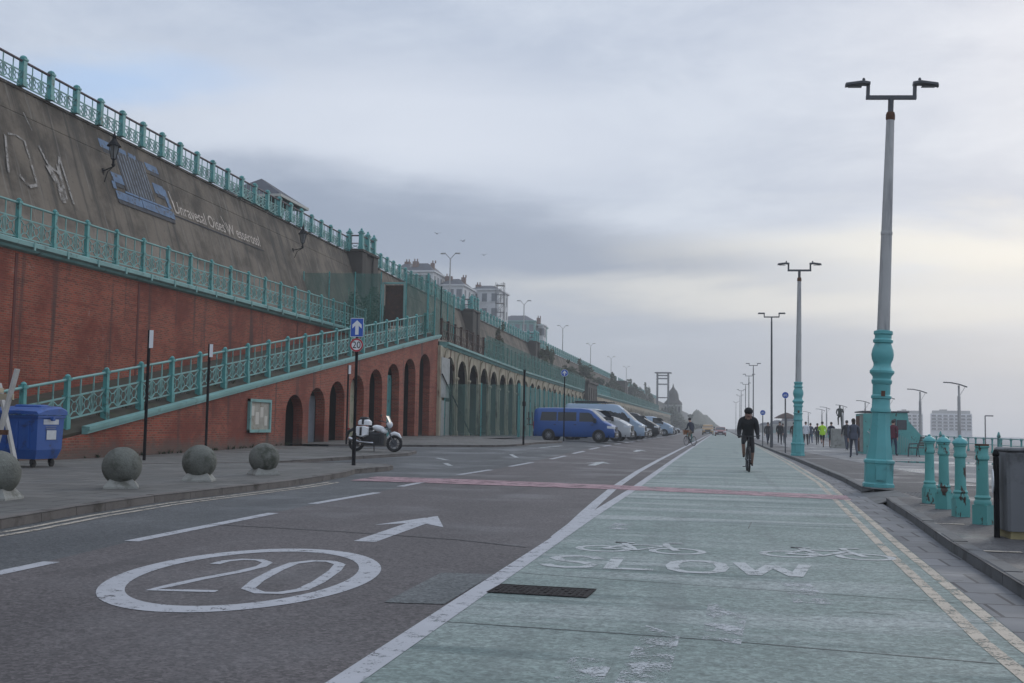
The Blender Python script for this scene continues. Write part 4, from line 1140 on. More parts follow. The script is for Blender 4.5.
# clifftop shelter
sh = thing('promenade_shelter', 'slate roofed clifftop shelter behind the railing', 'shelter', (-33.5, 75.6, 14.2))
b = MB()
hx, hy, ez, rzz = 2.5, 2.65, 3.25, 4.9
b.add([(-hx, -hy, ez), (hx, -hy, ez), (hx, hy, ez), (-hx, hy, ez), (0, -.35, rzz), (0, .35, rzz)], [(0, 1, 4), (1, 2, 5, 4), (2, 3, 5), (3, 0, 4, 5)])
b.add([(-hx, -hy, ez-.02), (hx, -hy, ez-.02), (hx, hy, ez-.02), (-hx, hy, ez-.02)], [(0, 1, 2, 3)])
b.build('roof', 'slate', sh)
b = MB(); b.box(hx-.05, hx+.07, -hy-.07, hy+.07, ez-.2, ez-.01); b.box(-hx-.07, -hx+.05, -hy-.07, hy+.07, ez-.2, ez-.01); b.box(-hx+.05, hx-.05, hy-.05, hy+.07, ez-.2, ez-.012); b.box(-hx+.05, hx-.05, -hy-.07, -hy+.05, ez-.2, ez-.012)
b.build('fascia', 'soffit', sh)
for x, y in ((-1.9, -2.1), (1.9, -2.1), (1.9, 0), (-1.9, 0), (1.9, 2.1), (-1.9, 2.1)): MB().tube((x, y, 0), (x, y, ez-.05), .09, n=8).build('column', 'tq', sh)
b = MB(); b.box(-1.8, -1.7, -2, 2, .2, 2.6); b.box(-1.7, 1.6, -.05, .05, .2, 2.5); b.build('screen', 'tq', sh)
b = MB(); b.box(1.7, 1.78, -2.0, -.2, .25, 1.75); b.build('painted_panel', 'orange_paint', sh)['label'] = 'panel sprayed orange and cream'

# ------------------------------------------------------------------ clifftop lamps and terrace houses
def twin_lamp(name, label, loc, h, group=None, m='grey_pole', rz=0, arm=1.3, up_=.45, r=.10):
    t = thing(name, label, 'street lamp', loc, rz, group)
    b = MB(); b.tube((0, 0, 0), (0, 0, 1.2), r*1.4, r*1.4, 10); b.tube((0, 0, 1.2), (0, 0, h), r, r*.6, 10); b.build('pole', m, t, 60)
    b = MB()
    for s in (-1, 1): b.tube((0, 0, h-.05), (s*.75*arm, 0, h-.05+up_), .05, n=6)
    b.build('bracket', m, t)
    for s in (-1, 1):
        b = MB(); b.cbox(s*.7*arm-.0 if s > 0 else -1.5*arm, 1.5*arm if s > 0 else -.7*arm, -.14, .14, h+up_-.1, h+up_+.06, .04); b.build('lamp_head', m, t)
    return t
for (y, lab) in ((135.5, 'tall twin clifftop lamp beside the white scaffolded terrace'), (189, 'twin clifftop lamp in front of the green-roofed house'), (237, 'twin clifftop lamp standing alone past the houses'), (289, 'hazy twin clifftop lamp, second after the houses'), (344, 'faint twin clifftop lamp, third after the houses'), (400, 'faintest clifftop lamp near the end of the cliff')):
    twin_lamp('street_lamp', lab, (-34.2, y, 13.3), 9.0, 'lamps along the clifftop road', arm=.85, up_=.7, r=.13)

def windows(t, x, ys, zs, w_, h_, face='x', m='door_grey', fm='whitewash'):
    n = 0
    for z in zs:
        for y in ys:
            b = MB()
            if face == 'x': b.box(x+.01, x+.05, y-w_/2, y+w_/2, z, z+h_)
            else: b.box(y-w_/2, y+w_/2, x-.05, x-.01, z, z+h_)
            f = b.build('window', m, t)
            b = MB()
            if face == 'x': b.box(x+.005, x+.18, y-w_/2-.12, y+w_/2+.12, z-.15, z-.01)
            else: b.box(y-w_/2-.12, y+w_/2+.12, x-.18, x-.005, z-.15, z-.01)
            b.build('sill', fm, f); n += 1
# tall white house with slate attic
def house_block(name, label, x0, x1, y0, y1, z1, m, roof=None, chim=(), rows=(2, 5.5, 9), nx=3, ny=4, z0=13.2):
    t = thing(name, label, 'building', ((x0+x1)/2, (y0+y1)/2, z0)); hx, hy, H = (x1-x0)/2, (y1-y0)/2, z1-z0
    b = MB(); b.box(-hx, hx, -hy, hy, 0, H); b.build('wall', m, t)
    b = MB(); b.box(-hx-.35, hx+.35, -hy-.35, hy+.35, H+.003, H+.35); b.build('cornice', m, t)
    zs = [H-v for v in rows if H-v > .5]
    windows(t, -hy, [lerp(-hx, hx, (i+.5)/nx) for i in range(nx)], zs, 1.2, 1.9, 'y'); windows(t, hx, [lerp(-hy, hy, (i+.5)/ny) for i in range(ny)], zs, 1.2, 1.9, 'x')
    if roof:
        rh = roof; b = MB()
        b.add([(-hx, -hy, H+.36), (hx, -hy, H+.36), (hx, hy, H+.36), (-hx, hy, H+.36), (-hx*.35, -hy*.4, H+rh), (hx*.35, -hy*.4, H+rh), (hx*.35, hy*.4, H+rh), (-hx*.35, hy*.4, H+rh)], [(0,1,5,4),(1,2,6,5),(2,3,7,6),(3,0,4,7),(4,5,6,7)])
        rf = b.build('roof', 'slate', t)
    for cx, cy, ch, cw in chim:
        b = MB(); b.box(cx-cw/2, cx+cw/2, cy-.5, cy+.5, H, H+ch)
        for k in range(max(2, int(cw/.6))): b.lathe([(.16, 0), (.12, .6)], 6, (cx-cw/2+.35+k*.6, cy, H+ch))
        b.build('chimney', 'chimney', t)
    return t
house_block('town_house', 'tall white clifftop house with slate attic and chimneys, left of the lamp', -67.6, -61, 227, 238, 33.6, 'whitewash', 2.4, ((-1.2, -3.5, 2.6, 1.2), (2.2, -2, 2.4, .7)), (2.6, 6, 9.6), 3, 4)
house_block('town_house', 'lower dark-gabled house left behind the tall white clifftop house', -71, -67.8, 232, 246, 34.6, 'stucco_cream', 2.4, ((0, -3, 2.6, 1.2),), (2.6, 6), 1, 3)
house_block('town_house', 'white clifftop house below the scaffolded terrace with brick chimney stacks', -61, -55.5, 232, 244, 31.2, 'whitewash', 2.0, ((-1.3, -3, 2.5, 1.6), (1.6, -1, 2.5, .9)), (2.6, 6, 9.4), 3, 3)
tc = house_block('terrace_house', 'long white clifftop terrace stepping down behind the scaffold tower', -57, -50.2, 245, 256, 31.8, 'whitewash', 1.5, ((-2, -3, 1.6, 1.2), (1, 2, 1.4, 1.2)), (2.6, 6, 9.4, 12.8), 3, 3)
house_block('terrace_house', 'green-grey roofed clifftop house beyond the scaffold tower', -62, -50.5, 296, 318, 29.4, 'tq_pale', 2.4, (), (2.6, 6, 9.4), 6, 4)
house_block('terrace_house', 'pale end house with a tiny turret, rightmost of the clifftop houses', -50.0, -48.6, 299, 304, 28.6, 'whitewash', None, ((0.3, -8, 1.6, 1.0),), (2.6, 6, 9.4), 2, 4)
sf = thing('scaffold_tower', 'slim scaffold tower at the right end of the white terrace', 'scaffold', (-48.9, 240, 13.4))
b = MB()
for x in (-.9, .9):
    for y in (-.7, .7): b.tube((x, y, 0), (x, y, 19.5), .06, n=5)
for k in range(10):
    z = .8+k*2.0
    for y in (-.7, .7): b.tube((-.9, y, z), (.9, y, z), .05, n=4); b.tube((-.9, y, z), (.9, y, min(z+2, 19.4)), .04, n=4)
    for x in (-.9, .9): b.tube((x, -.7, z), (x, .7, z), .05, n=4)
b.build('scaffold_tubes', 'dark_steel', sf)
b = MB()
for k in (3, 5, 7, 9): b.box(-.95, .95, -.6, .6, .85+k*2-.05, .85+k*2+.02)
b.build('boards', 'timber', sf)

# lift tower and domed shelter hall far along the terrace
lt_ = thing('lift_tower', 'hazy steel lift frame rising over the far terrace', 'lift tower', (-22.6, 430, .4))
b = MB()
for x in (-2.1, 2.1):
    for y in (-1.8, 1.8): b.box(x-.28, x+.28, y-.28, y+.28, 0, 21.6)
for z in (7, 12, 17.2, 19.4, 20.6): b.box(-2.1, 2.1, -1.9, -1.6, z, z+.35); b.box(-2.1, 2.1, 1.6, 1.9, z, z+.35)
b.build('frame', 'dark_steel', lt_)
MB().box(-3.0, 3.3, -2.6, 2.6, 21.6, 22.0).build('roof', 'dark_steel', lt_)
dh = thing('shelter_hall', 'hazy domed lift hall below the steel lift frame', 'building', (-18.8, 434, .4))
b = MB(); b.cbox(-3.4, 3.4, -4, 4, 0, 9.5, .2); b.build('wall', 'stone_pale', dh)
b = MB(); b.lathe([(3.6, 9.5), (3.4, 10.4), (2.3, 11.6), (2.1, 13.4), (1.6, 14.8), (.9, 15.6), (.4, 16.4), (.2, 17.1), (.1, 17.8)], 10); b.build('dome', 'wall_dark', dh, 40)
b = MB()
for k in range(5): b.box(-3.0+k*1.3, -2.4+k*1.3, -4.04, -4.01, 6.5, 8.8)
b.build('windows', 'glass', dh)

# ------------------------------------------------------------------ greenery
def foliage_mesh(name, mats, blobs, leaf, n, seed, stems=()):
    rnd = random.Random(seed); b = MB(); tot = sum(r[3]*r[4]*r[5] for r in blobs)
    for (cx, cy, cz, rx, ry, rz) in blobs:
        k = int(n*(rx*ry*rz)/tot)
        lumps = [(rnd.gauss(0, .45), rnd.gauss(0, .45), rnd.gauss(0, .45), rnd.uniform(.25, .5)) for _ in range(9)]
        for _ in range(k):
            lx, ly, lz, lr = rnd.choice(lumps)
            d_ = Vector((rnd.gauss(0, 1), rnd.gauss(0, 1), rnd.gauss(0, 1))).normalized()*lr*rnd.uniform(.5, 1.05)
            p = Vector((cx+(lx+d_.x)*rx, cy+(ly+d_.y)*ry, cz+(lz+d_.z)*rz))
            u = Vector((rnd.gauss(0, 1), rnd.gauss(0, 1), rnd.gauss(0, .6))).normalized(); v = u.orthogonal().normalized()
            v = (v+u.cross(v)*rnd.uniform(-1, 1)).normalized(); s = leaf*rnd.uniform(.6, 1.4)
            b.cur = 0 if rnd.random() < .7 or len(mats) == 1 else 1
            b.add([p-u*s, p+v*s*.45, p+u*s, p-v*s*.45], [(0, 1, 2, 3)])
    return b.mesh(name, mats, fix=False)
def bush(name, label, loc, blobs, leaf, n, mats=('leaf', 'leaf_lt'), seed=1, cat='bush', group=None):
    t = thing(name, label, cat, loc, 0, group)
    link('crown', foliage_mesh('crown', list(mats), blobs, leaf, n, seed), t)
    b = MB(); rnd = random.Random(seed+9)
    for (cx, cy, cz, rx, ry, rz) in blobs[:6]:
        p = (cx+rnd.uniform(-.3, .3), cy, cz); b.path([(cx*.25, cy*.4, 0), (cx*.6, cy*.7, cz*.5), p], [.06, .045, .02], 5)
        for _ in range(4): b.path([p, (p[0]+rnd.uniform(-.6, .6)*rx, p[1]+rnd.uniform(-.6, .6)*ry, p[2]+rnd.uniform(-.1, .7)*rz)], [.025, .008], 4)
    b.build('branches', 'bark', t)
    return t
bush('ivy_bush', 'big dark bush against the cliff wall behind the terrace netting', (-25.4, 75.5, 7.2), [(0, 0, 1.5, .9, 2.6, 1.9), (.2, -2.8, 1.0, .9, 2.0, 1.3), (-.3, 2.6, 2.2, .8, 1.8, 2.1), (-.4, 5.5, 1.8, .8, 2.0, 1.6)], .14, 6400, seed=2)
bush('creeper', 'dark creeper climbing the corner of the second pier', (-25.9, 127.4, 6.3), [(0, 0, 2.0, .7, 1.4, 2.6), (-.1, .5, 4.5, .5, 1.1, 2.0)], .14, 2200, seed=3, cat='creeper')
bush('creeper', 'tall dark ivy mass hanging on the third pier', (-25.7, 160.5, 6.1), [(0, 1, 2.4, 1.2, 3.2, 3.0), (-.2, 3, 5.2, .9, 3.0, 2.6), (.4, 5.5, 1.4, 1.2, 2.4, 1.8)], .18, 4200, seed=4, cat='creeper')
for k, (y, s, lab, ms) in enumerate([(94, .9, 'reddish withered bush on the arcade roof behind the rusted railing', ('leaf_br', 'leaf_lt')), (108, .8, 'small dark shrub on the arcade roof above the netting', ('leaf', 'leaf_br')), (140, 1.1, 'shrub on the arcade roof just before the stair block', ('leaf', 'leaf_lt'))]):
    bush('shrub', lab, (-19.6, y, atop(y)), [(0, 0, 1.5*s, .7*s, .9*s, .9*s), (.1, .8, 1.2*s, .5*s, .7*s, .7*s)], .11, 1100, ms, 20+k, group='shrubs on the arcade roof')
for k, (y, h_, lab) in enumerate([(185, 3.5, 'dark scrub low on the hazy cliff after the third pier'), (212, 6.0, 'tall ivy patch halfway along the hazy cliff'), (246, 5.0, 'hazy bush on the cliff face under the fourth lamp'), (276, 6.5, 'large hazy thicket spilling over the cliff top'), (402, 8.0, 'thicket in the haze just below the domed hall'), (330, 7.0, 'misty thicket on the far cliff past the far pier'), (372, 6.5, 'faint thicket just before the lift tower')]):
    bush('cliff_thicket', lab, (-25.5, y, 6.1), [(0, 0, h_*.35, 1.6, 5, h_*.42), (-.6, 3, h_*.62, 1.4, 5, h_*.5), (-1.4, -1, h_*.95, 1.2, 4, h_*.36)], .30, 2600, ('leaf', 'leaf_lt'), 40+k, 'thicket', 'thickets on the cliff face')
for k, (x, y, h_, w_, lab) in enumerate([(-20.5, 414, 10, 7, 'hazy tree mass below the domed hall'), (-16.5, 422, 6.5, 6, 'low hazy bushes sloping down right of the domed hall'), (-12.5, 436, 4, 6, 'faint low scrub at the foot of the hazy slope')]):
    bush('tree_clump', lab, (x, y, 0), [(0, 0, h_*.4, w_*.5, w_*.5, h_*.5), (-w_*.3, 2, h_*.6, w_*.42, w_*.5, h_*.5), (w_*.35, 2, h_*.28, w_*.4, w_*.5, h_*.36)], .4, 2600, ('leaf', 'leaf_lt'), 60+k, 'trees', 'far trees beyond the terrace')
def mound(x0, x1, y0, y1, prof, seed):
    rnd = random.Random(seed); nx, ny = 28, 10; b = MB(); vs = []
    for j in range(ny+1):
        for i in range(nx+1):
            u, v = i/nx, j/ny
            vs.append((lerp(x0, x1, u), lerp(y0, y1, v), interp(prof, u)*math.sin(PI*min(.5, v*1.2))*(1+.16*math.sin(u*17+v*5+seed)*rnd.uniform(.3, 1))-.1))
    b.add(vs, [(j*(nx+1)+i, j*(nx+1)+i+1, (j+1)*(nx+1)+i+1, (j+1)*(nx+1)+i) for j in range(ny) for i in range(nx)])
    o = b.build('hills', 'scrub', None, 80); struct(o); return o
mound(-19, 2, 585, 680, [(0, 5), (.06, 8.6), (.12, 9.9), (.2, 10.5), (.3, 10.2), (.42, 8.9), (.55, 6.8), (.7, 4.2), (.85, 1.8), (1, .2)], 1)
mound(-60, -13, 500, 640, [(0, 14), (.4, 12), (.7, 7.5), (1, 3.0)], 2)
# weeds along wall feet and ramp edge: nobody could count them
rnd = random.Random(5); b = MB()
def tuft(x, y, z, s, k=7):
    for _ in range(k):
        a = rnd.uniform(0, 2*PI); dx_, dy_ = math.cos(a)*s*rnd.uniform(.3, 1), math.sin(a)*s*rnd.uniform(.3, 1); h_ = s*rnd.uniform(.5, 1.3)
        b.add([(x-.015, y, z), (x+.015, y, z), (x+dx_, y+dy_, z+h_)], [(0, 1, 2)])
for _ in range(150): y = rnd.uniform(31, 70); tuft(-19.35+rnd.uniform(-.3, .1), y, rz_(y)+.08, rnd.uniform(.1, .25))
for _ in range(60): y = rnd.uniform(30, 46); tuft(-18.66, y, g(-18.6, y)+.1, rnd.uniform(.06, .18))
for _ in range(60): y = rnd.uniform(24, 68); tuft(-23.4, y, 7.4, .12) if False else tuft(-24.05, y, 7.4, rnd.uniform(.08, .2))
o = b.build('weeds', 'leaf', None, None, None, False); stuff(o)
# ------------------------------------------------------------------ seafront lamps
def ornate_lamp(label, loc, lean=0.0, group='lamps along the seafront kerb'):
    t = thing('street_lamp', label, 'street lamp', loc, 0, group); t.rotation_euler.y = lean
    b = MB()
    b.lathe([(.345, 0), (.345, .07), (.315, .10), (.315, .50), (.335, .53), (.335, .58), (.30, .61)], 8, (0, 0, 0), PI/8)
    b.lathe([(.285, .61), (.275, .72), (.235, 1.02), (.21, 1.35), (.195, 1.62)], 8, (0, 0, 0), PI/8)
    b.build('plinth', 'tq_lamp', t, 30)
    b = MB()
    b.lathe([(.185, 1.62), (.215, 1.64), (.215, 1.70), (.195, 1.73), (.19, 1.92), (.215, 1.94), (.215, 1.99), (.19, 2.02), (.19, 2.24), (.215, 2.27), (.22, 2.33), (.195, 2.37), (.20, 2.42), (.262, 2.50), (.262, 2.545), (.21, 2.60), (.185, 2.66), (.19, 2.72), (.225, 2.80), (.24, 2.90), (.225, 3.0), (.19, 3.10), (.175, 3.15), (.21, 3.17), (.215, 3.22), (.18, 3.26), (.178, 3.33), (.205, 3.36), (.20, 3.42), (.15, 3.44)], 24)
    b.build('shaft', 'tq_lamp', t, 35)
    b = MB(); b.tube((0, 0, 3.4), (0, 0, 5.6), .138, .118, 16); b.tube((0, 0, 5.6), (0, 0, 8.2), .116, .088, 16); b.lathe([(.125, 5.57), (.128, 5.62), (.12, 5.65)], 16)
    b.build('pole', 'grey_pole', t, 40)
    b = MB(); b.lathe([(.09, 8.16), (.10, 8.19), (.10, 8.28), (.085, 8.34)], 14); b.build('rusty_collar', 'rust', t, 40)
    b = MB(); b.tube((0, 0, 8.3), (0, 0, 8.66), .062, n=12); b.obox((0, 0, 8.68), 1.08, .08, .085)
    for s in (-1, 1): b.obox((s*.50, 0, 8.83), .075, .07, .24)
    b.build('cross_arm', 'dark_steel', t)
    for s in (-1, 1):
        b = MB(); q = [(s*.46, .09, 9.0), (s*.62, .13, 9.02), (s*.98, .10, 8.975), (s*1.0, .06, 8.95)]
        rings = []
        for x, hw, z in q: rings.append([(x, -hw, z-.035), (x, hw, z-.035), (x, hw, z+.015), (x, hw*.5, z+.04), (x, -hw*.5, z+.04), (x, -hw, z+.015)])
        b.loft(rings); b.lathe([(.03, 0), (.035, .03), (.02, .06)], 8, (s*.60, 0, 9.07)); h = b.build('lamp_head', 'dark_steel', t)
        b = MB(); b.box(min(s*.64, s*.93), max(s*.64, s*.93), -.07, .07, 8.922, 8.932); b.build('lens', 'glass', h)
    b = MB(); b.box(-.10, .10, -.335, -.318, .16, .46); b.build('access_door', 'tq_lamp', t)
    b = MB(); b.box(-.03, .05, -.224, -.196, 1.98, 2.10); b.build('rust_spot', 'rust', t)
    return t
ornate_lamp('tall grey lamp post with the largest ornate turquoise base, beside the iron bollards', (3.36, 25.3, .12), R(2.2))
ornate_lamp('second lamp post with an ornate turquoise base, behind the round blue sign', (3.46, 52.97, .12), R(.6))
def slim_lamp(label, loc, h=8.55, group='lamps along the seafront kerb'):
    t = thing('street_lamp', label, 'street lamp', loc, 0, group)
    b = MB(); b.tube((0, 0, 0), (0, 0, 1.3), .10, n=10); b.lathe([(.10, 1.3), (.075, 1.38)], 10); b.tube((0, 0, 1.36), (0, 0, h-.3), .075, .055, 10); b.build('pole', 'dark_steel', t, 50)
    b = MB(); b.tube((0, 0, h-.32), (0, 0, h), .045, n=8); b.obox((0, 0, h), 1.0, .07, .075)
    for s in (-1, 1): b.obox((s*.48, 0, h+.13), .065, .06, .22)
    b.build('cross_arm', 'dark_steel', t)
    for s in (-1, 1): MB().cbox(min(s*.44, s*.88), max(s*.44, s*.88), -.09, .09, h+.2, h+.29, .02).build('lamp_head', 'dark_steel', t)
    return t
slim_lamp('slim plain lamp post with twin arms, third along the seafront kerb', (3.2, 74.4, .12), 8.6)
for x, y, lab in ((3.64, 134, 'hazy twin lamp post just right of the dark cyclist'), (3.76, 161, 'hazy twin lamp post directly above the dark cyclist'), (3.93, 192, 'misty twin lamp post left of the dark cyclist head'), (2.75+1.0, 225, 'faint twin lamp post in the haze over the road end'), (4.07, 262, 'fainter twin lamp post in the haze over the road end'), (4.0, 330, 'last barely visible lamp post in the haze')):
    slim_lamp(lab, (x, y, .12), 8.7)
def prom_lamp(label, loc, h=4.5):
    t = thing('promenade_lamp', label, 'lamp post', loc, 0, 'slanted-top lamps along the promenade')
    b = MB(); b.tube((0, 0, 0), (0, 0, h-.85), .115, .10, 12); b.tube((0, 0, h-.85), (0, 0, h-.12), .065, n=10); b.build('pole', 'grey_pole', t, 50)
    b = MB(); q = [(-.98, h+.08), (-.5, h+.06), (0, h-.04), (.52, h-.22)]
    b.loft([[(x, -.13, z-.03), (x, .13, z-.03), (x, .11, z+.035), (x, -.11, z+.035)] for x, z in q]); b.build('lamp_head', 'dark_steel', t)
    b = MB(); b.tube((.06, 0, h-.8), (.40, 0, h-.22), .018, n=6); b.build('stay', 'grey_pole', t)
    return t
for x, y, lab in ((15.75, 78.9, 'slanted-top promenade lamp in front of the far white flats'), (15.5, 92.3, 'slanted-top promenade lamp right of the graffiti hut'), (15.8, 111, 'slanted-top promenade lamp hidden behind the big turquoise lamp base'), (15.85, 129.5, 'slanted-top promenade lamp over the graffiti hut roof'), (16.0, 154, 'hazy slanted-top promenade lamp right of the statue'), (15.2, 169, 'hazy slanted-top promenade lamp left of the statue'), (16.0, 186, 'faint slanted-top promenade lamp above the yellow jacket'), (16.0, 215, 'faintest slanted-top promenade lamp beside the second ornate lamp')):
    prom_lamp(lab, (x, y, .12))
t = thing('beach_lamp', 'thin dark lamp with a short side arm, down on the beach', 'lamp post', (33.7, 152.8, -1.7))
b = MB(); b.tube((0, 0, 0), (0, 0, 5.2), .09, .07, 8); b.build('pole', 'dark_steel', t); b = MB(); b.cbox(-.02, 1.0, -.12, .12, 5.15, 5.3, .03); b.build('lamp_head', 'dark_steel', t)

# ------------------------------------------------------------------ iron bollards, cabinet, marker
def iron_bollard(label, loc, capped=True, rz=0):
    t = thing('iron_bollard', label, 'bollard', loc, rz, 'iron bollards beside the kerb')
    b = MB(); b.box(-.10, .10, -.10, .10, 0, .26); b.lathe([(.11, .26), (.115, .29), (.095, .33), (.105, .36), (.085, .39)], 16); b.build('plinth', 'tq_rust', t, 40)
    b = MB(); top = .93 if capped else .93
    b.lathe([(.084, .37), (.078, .5), (.074, top-.08), (.092, top-.06), (.092, top-.02), (.08, top), (.08, top+.09), (.094, top+.10), (.094, top+.12)], 18); b.build('shaft', 'tq_rust', t, 35)
    if capped:
        b = MB(); b.lathe([(.096, top+.12), (.112, top+.135), (.108, top+.16), (.068, top+.20), (.026, top+.225)], 10, (0, 0, 0)); b.lathe([(.022, top+.215), (.026, top+.24), (.01, top+.255)], 8); b.build('cap', 'tq_lamp', t, 40)
    else:
        b = MB(); b.lathe([(.088, top+.12), (.09, top+.145), (.07, top+.14)], 14); b.build('broken_rim', 'rust', t)
    return t
iron_bollard('turquoise iron bollard nearest the big lamp base, least rusted of the capped ones', (3.52, 20.1, .12), True, .2)
iron_bollard('rust-streaked turquoise bollard, second from the big lamp', (3.5, 18.75, .12), True, .9)
iron_bollard('heavily rusted turquoise bollard beside the capless one', (3.43, 17.15, .12), True, 1.7)
iron_bollard('turquoise bollard that has lost its cap, beside the grey cabinet', (3.45, 15.85, .12), False, 2.5)
t = thing('utility_cabinet', 'dark grey metal roadside cabinet on a yellowed plinth', 'cabinet', (3.30, 13.75, .12), R(2))
MB().box(.0, 1.45, .02, .5, 0, .09).build('plinth', 'cream_base', t)
b = MB(); b.cbox(-.03, 1.48, -.01, .54, .09, 1.02, .03); b.build('body', 'cab', t)
b = MB(); b.cbox(-.035, 1.485, -.015, .545, 1.022, 1.06, .02); b.build('lid', 'cab', t)
b = MB(); b.box(.72, .73, -.014, -.0095, .12, 1.0); b.box(.62, .66, -.03, -.0102, .5, .62); b.build('door_seam', 'dark', t)
t = thing('marker_post', 'black marker post with a white disc beside the grey cabinet', 'bollard', (3.19, 13.95, .12), R(-9))
b = MB(); b.cbox(-.03, .03, -.05, .05, 0, .95, .01); b.lathe([(.035, .95), (.04, .98), (.02, 1.03)], 10); b.build('post', 'black', t)
b = MB(); b.tube((-.032, 0, .66), (-.044, 0, .66), .14, n=24); b.build('disc', 'sign_white', t)

# round blue cycle signs
def disc_sign(name, label, loc, h, r, face, pole='dark_steel', rz=0, extra=None):
    t = thing(name, label, 'sign', loc, rz)
    b = MB(); b.tube((0, 0, 0), (0, 0, h+r*.6), .035, n=10); b.build('pole', pole, t)
    b = MB(); b.tube((0, -.042, h), (0, -.052, h), r, n=32); b.build('plate', 'sign_white', t)
    b = MB(); b.tube((0, -.0525, h), (0, -.056, h), r*.93, n=32); b.build('face', face, t)
    if extra: extra(t, h, r)
    return t
def bike_icon(t, h, r):
    b = MB()
    f = lambda u, v: (u*r, -.058, h+v*r)
    def ln(pts): b.path([f(*p) for p in pts], .045*r*1.2, 4)
    for cx in (-.36, .36): ln([(cx+.24*math.cos(k*PI/6), -.15+.24*math.sin(k*PI/6)) for k in range(13)])
    ln([(-.36, -.15), (-.16, .22), (.26, .22), (.36, -.15)]); ln([(-.16, .22), (-.02, -.15), (.26, .22)]); ln([(-.36, -.15), (-.02, -.15)]); ln([(.26, .22), (.22, .38), (.38, .4)]); ln([(-.16, .22), (-.2, .34), (-.3, .34)])
    b.build('bicycle_symbol', 'sign_white', t)
disc_sign('cycle_sign', 'round blue cycle route sign on a thin post before the second turquoise lamp base', (3.19, 58.2, .12), 2.96, .17, 'sign_blue', extra=bike_icon)
disc_sign('cycle_sign', 'farther round blue cycle sign above the walkers on the kerb', (2.83, 80, .12), 2.35, .19, 'sign_blue', extra=bike_icon)
def up_arrow(b, y, z, s, dep_=.004):
    pts = [(-.17, -.8), (.17, -.8), (.17, .05), (.62, -.28), (.62, .1), (0, .82), (-.62, .1), (-.62, -.28), (-.17, .05)]
    b.prism(pts, lambda u, v: (u*s, y, z+v*s), lambda u, v: (u*s, y-dep_, z+v*s))
def ahead(t, h, r):
    b = MB(); up_arrow(b, -.0565, h, r*.85); b.build('arrow', 'sign_white', t)
disc_sign('ahead_sign', 'round blue arrow sign on a dark post in front of the blue van', (-8.52, 60, g(-8.5, 60)+.09), 3.74, .20, 'sign_blue', 'black', 0, ahead)

# one-way plate over a 20 roundel
t = thing('speed_sign', 'blue one-way arrow plate over a red-ringed 20 sign on a black post', 'sign', (-10.13, 29.6, .12), R(8))
b = MB(); b.tube((0, 0, 0), (0, 0, 4.1), .042, n=12); b.tube((0, 0, 0), (0, 0, .9), .055, n=12); b.build('post', 'black', t, 50)
p = MB().cbox(-.185, .185, -.062, -.05, 3.60, 4.13, .004).build('plate', 'sign_white', t)
MB().box(-.173, .173, -.066, -.0625, 3.613, 4.117).build('face', 'sign_blue', p)
b = MB(); pts = [(-.055, -.23), (.055, -.23), (.055, .06), (.15, -.03), (.15, .09), (0, .235), (-.15, .09), (-.15, -.03), (-.055, .06)]
b.prism(pts, lambda u, v: (u*.88, -.0665, 3.865+v*.88), lambda u, v: (u*.88, -.0695, 3.865+v*.88)); b.build('arrow', 'sign_white', p)
p = MB().tube((0, -.05, 3.37), (0, -.06, 3.37), .19, n=40).build('roundel', 'sign_white', t)
b = MB(); n = 40; vs = []
for k in range(n):
    for rr, y in ((.188, -.061), (.142, -.061), (.188, -.064), (.142, -.064)): vs.append((rr*math.cos(2*PI*k/n), y, 3.37+rr*math.sin(2*PI*k/n)))
b.add(vs, [(4*k+i, 4*((k+1) % n)+i, 4*((k+1) % n)+j, 4*k+j) for k in range(n) for i, j in ((0, 1), (1, 3), (3, 2), (2, 0))])
b.build('red_ring', 'sign_red', p)
vs, fs = text_poly('20', 'numerals')
b = MB(); b.add([(v[0]*.245, -.0652, 3.365+v[1]*.27) for v in vs], fs); b.build('numerals', 'black', p)

def edge_on_sign(label, loc, h, ph=.52):
    t = thing('sign_post', label, 'sign', loc, 0, None)
    b = MB(); b.tube((0, 0, 0), (0, 0, h), .045, n=10); b.build('post', 'black', t)
    m = MB().obox((.07, -.01, h-ph/2), .11, .014, ph, Matrix.Rotation(R(30), 3, 'Z')); m.build('plate', 'sign_white', t)
    return t
edge_on_sign('tall black post with a narrow white plate, left of the two by the brick wall', (-16.34, 29.3, .12), 3.76)
edge_on_sign('tall black post with a narrow white plate, right of the two by the brick wall', (-17.16, 34.8, .12), 3.76, .44)
edge_on_sign('black post with a narrow white plate among the brick arches', (-16.8, 48, g(-16.8, 48)+.09), 3.6, .4)
t = thing('bare_post', 'thin black post standing before the green netted hoarding', 'post', (-9.4, 52.4, g(-9.4, 52)+.09))
b = MB(); b.tube((0, 0, 0), (0, 0, 3.5), .05, n=10); b.lathe([(.075, 1.85), (.085, 1.9), (.085, 2.05), (.06, 2.1)], 10); b.tube((0, 0, 3.5), (0, 0, 3.62), .065, n=8); b.build('post', 'black', t)

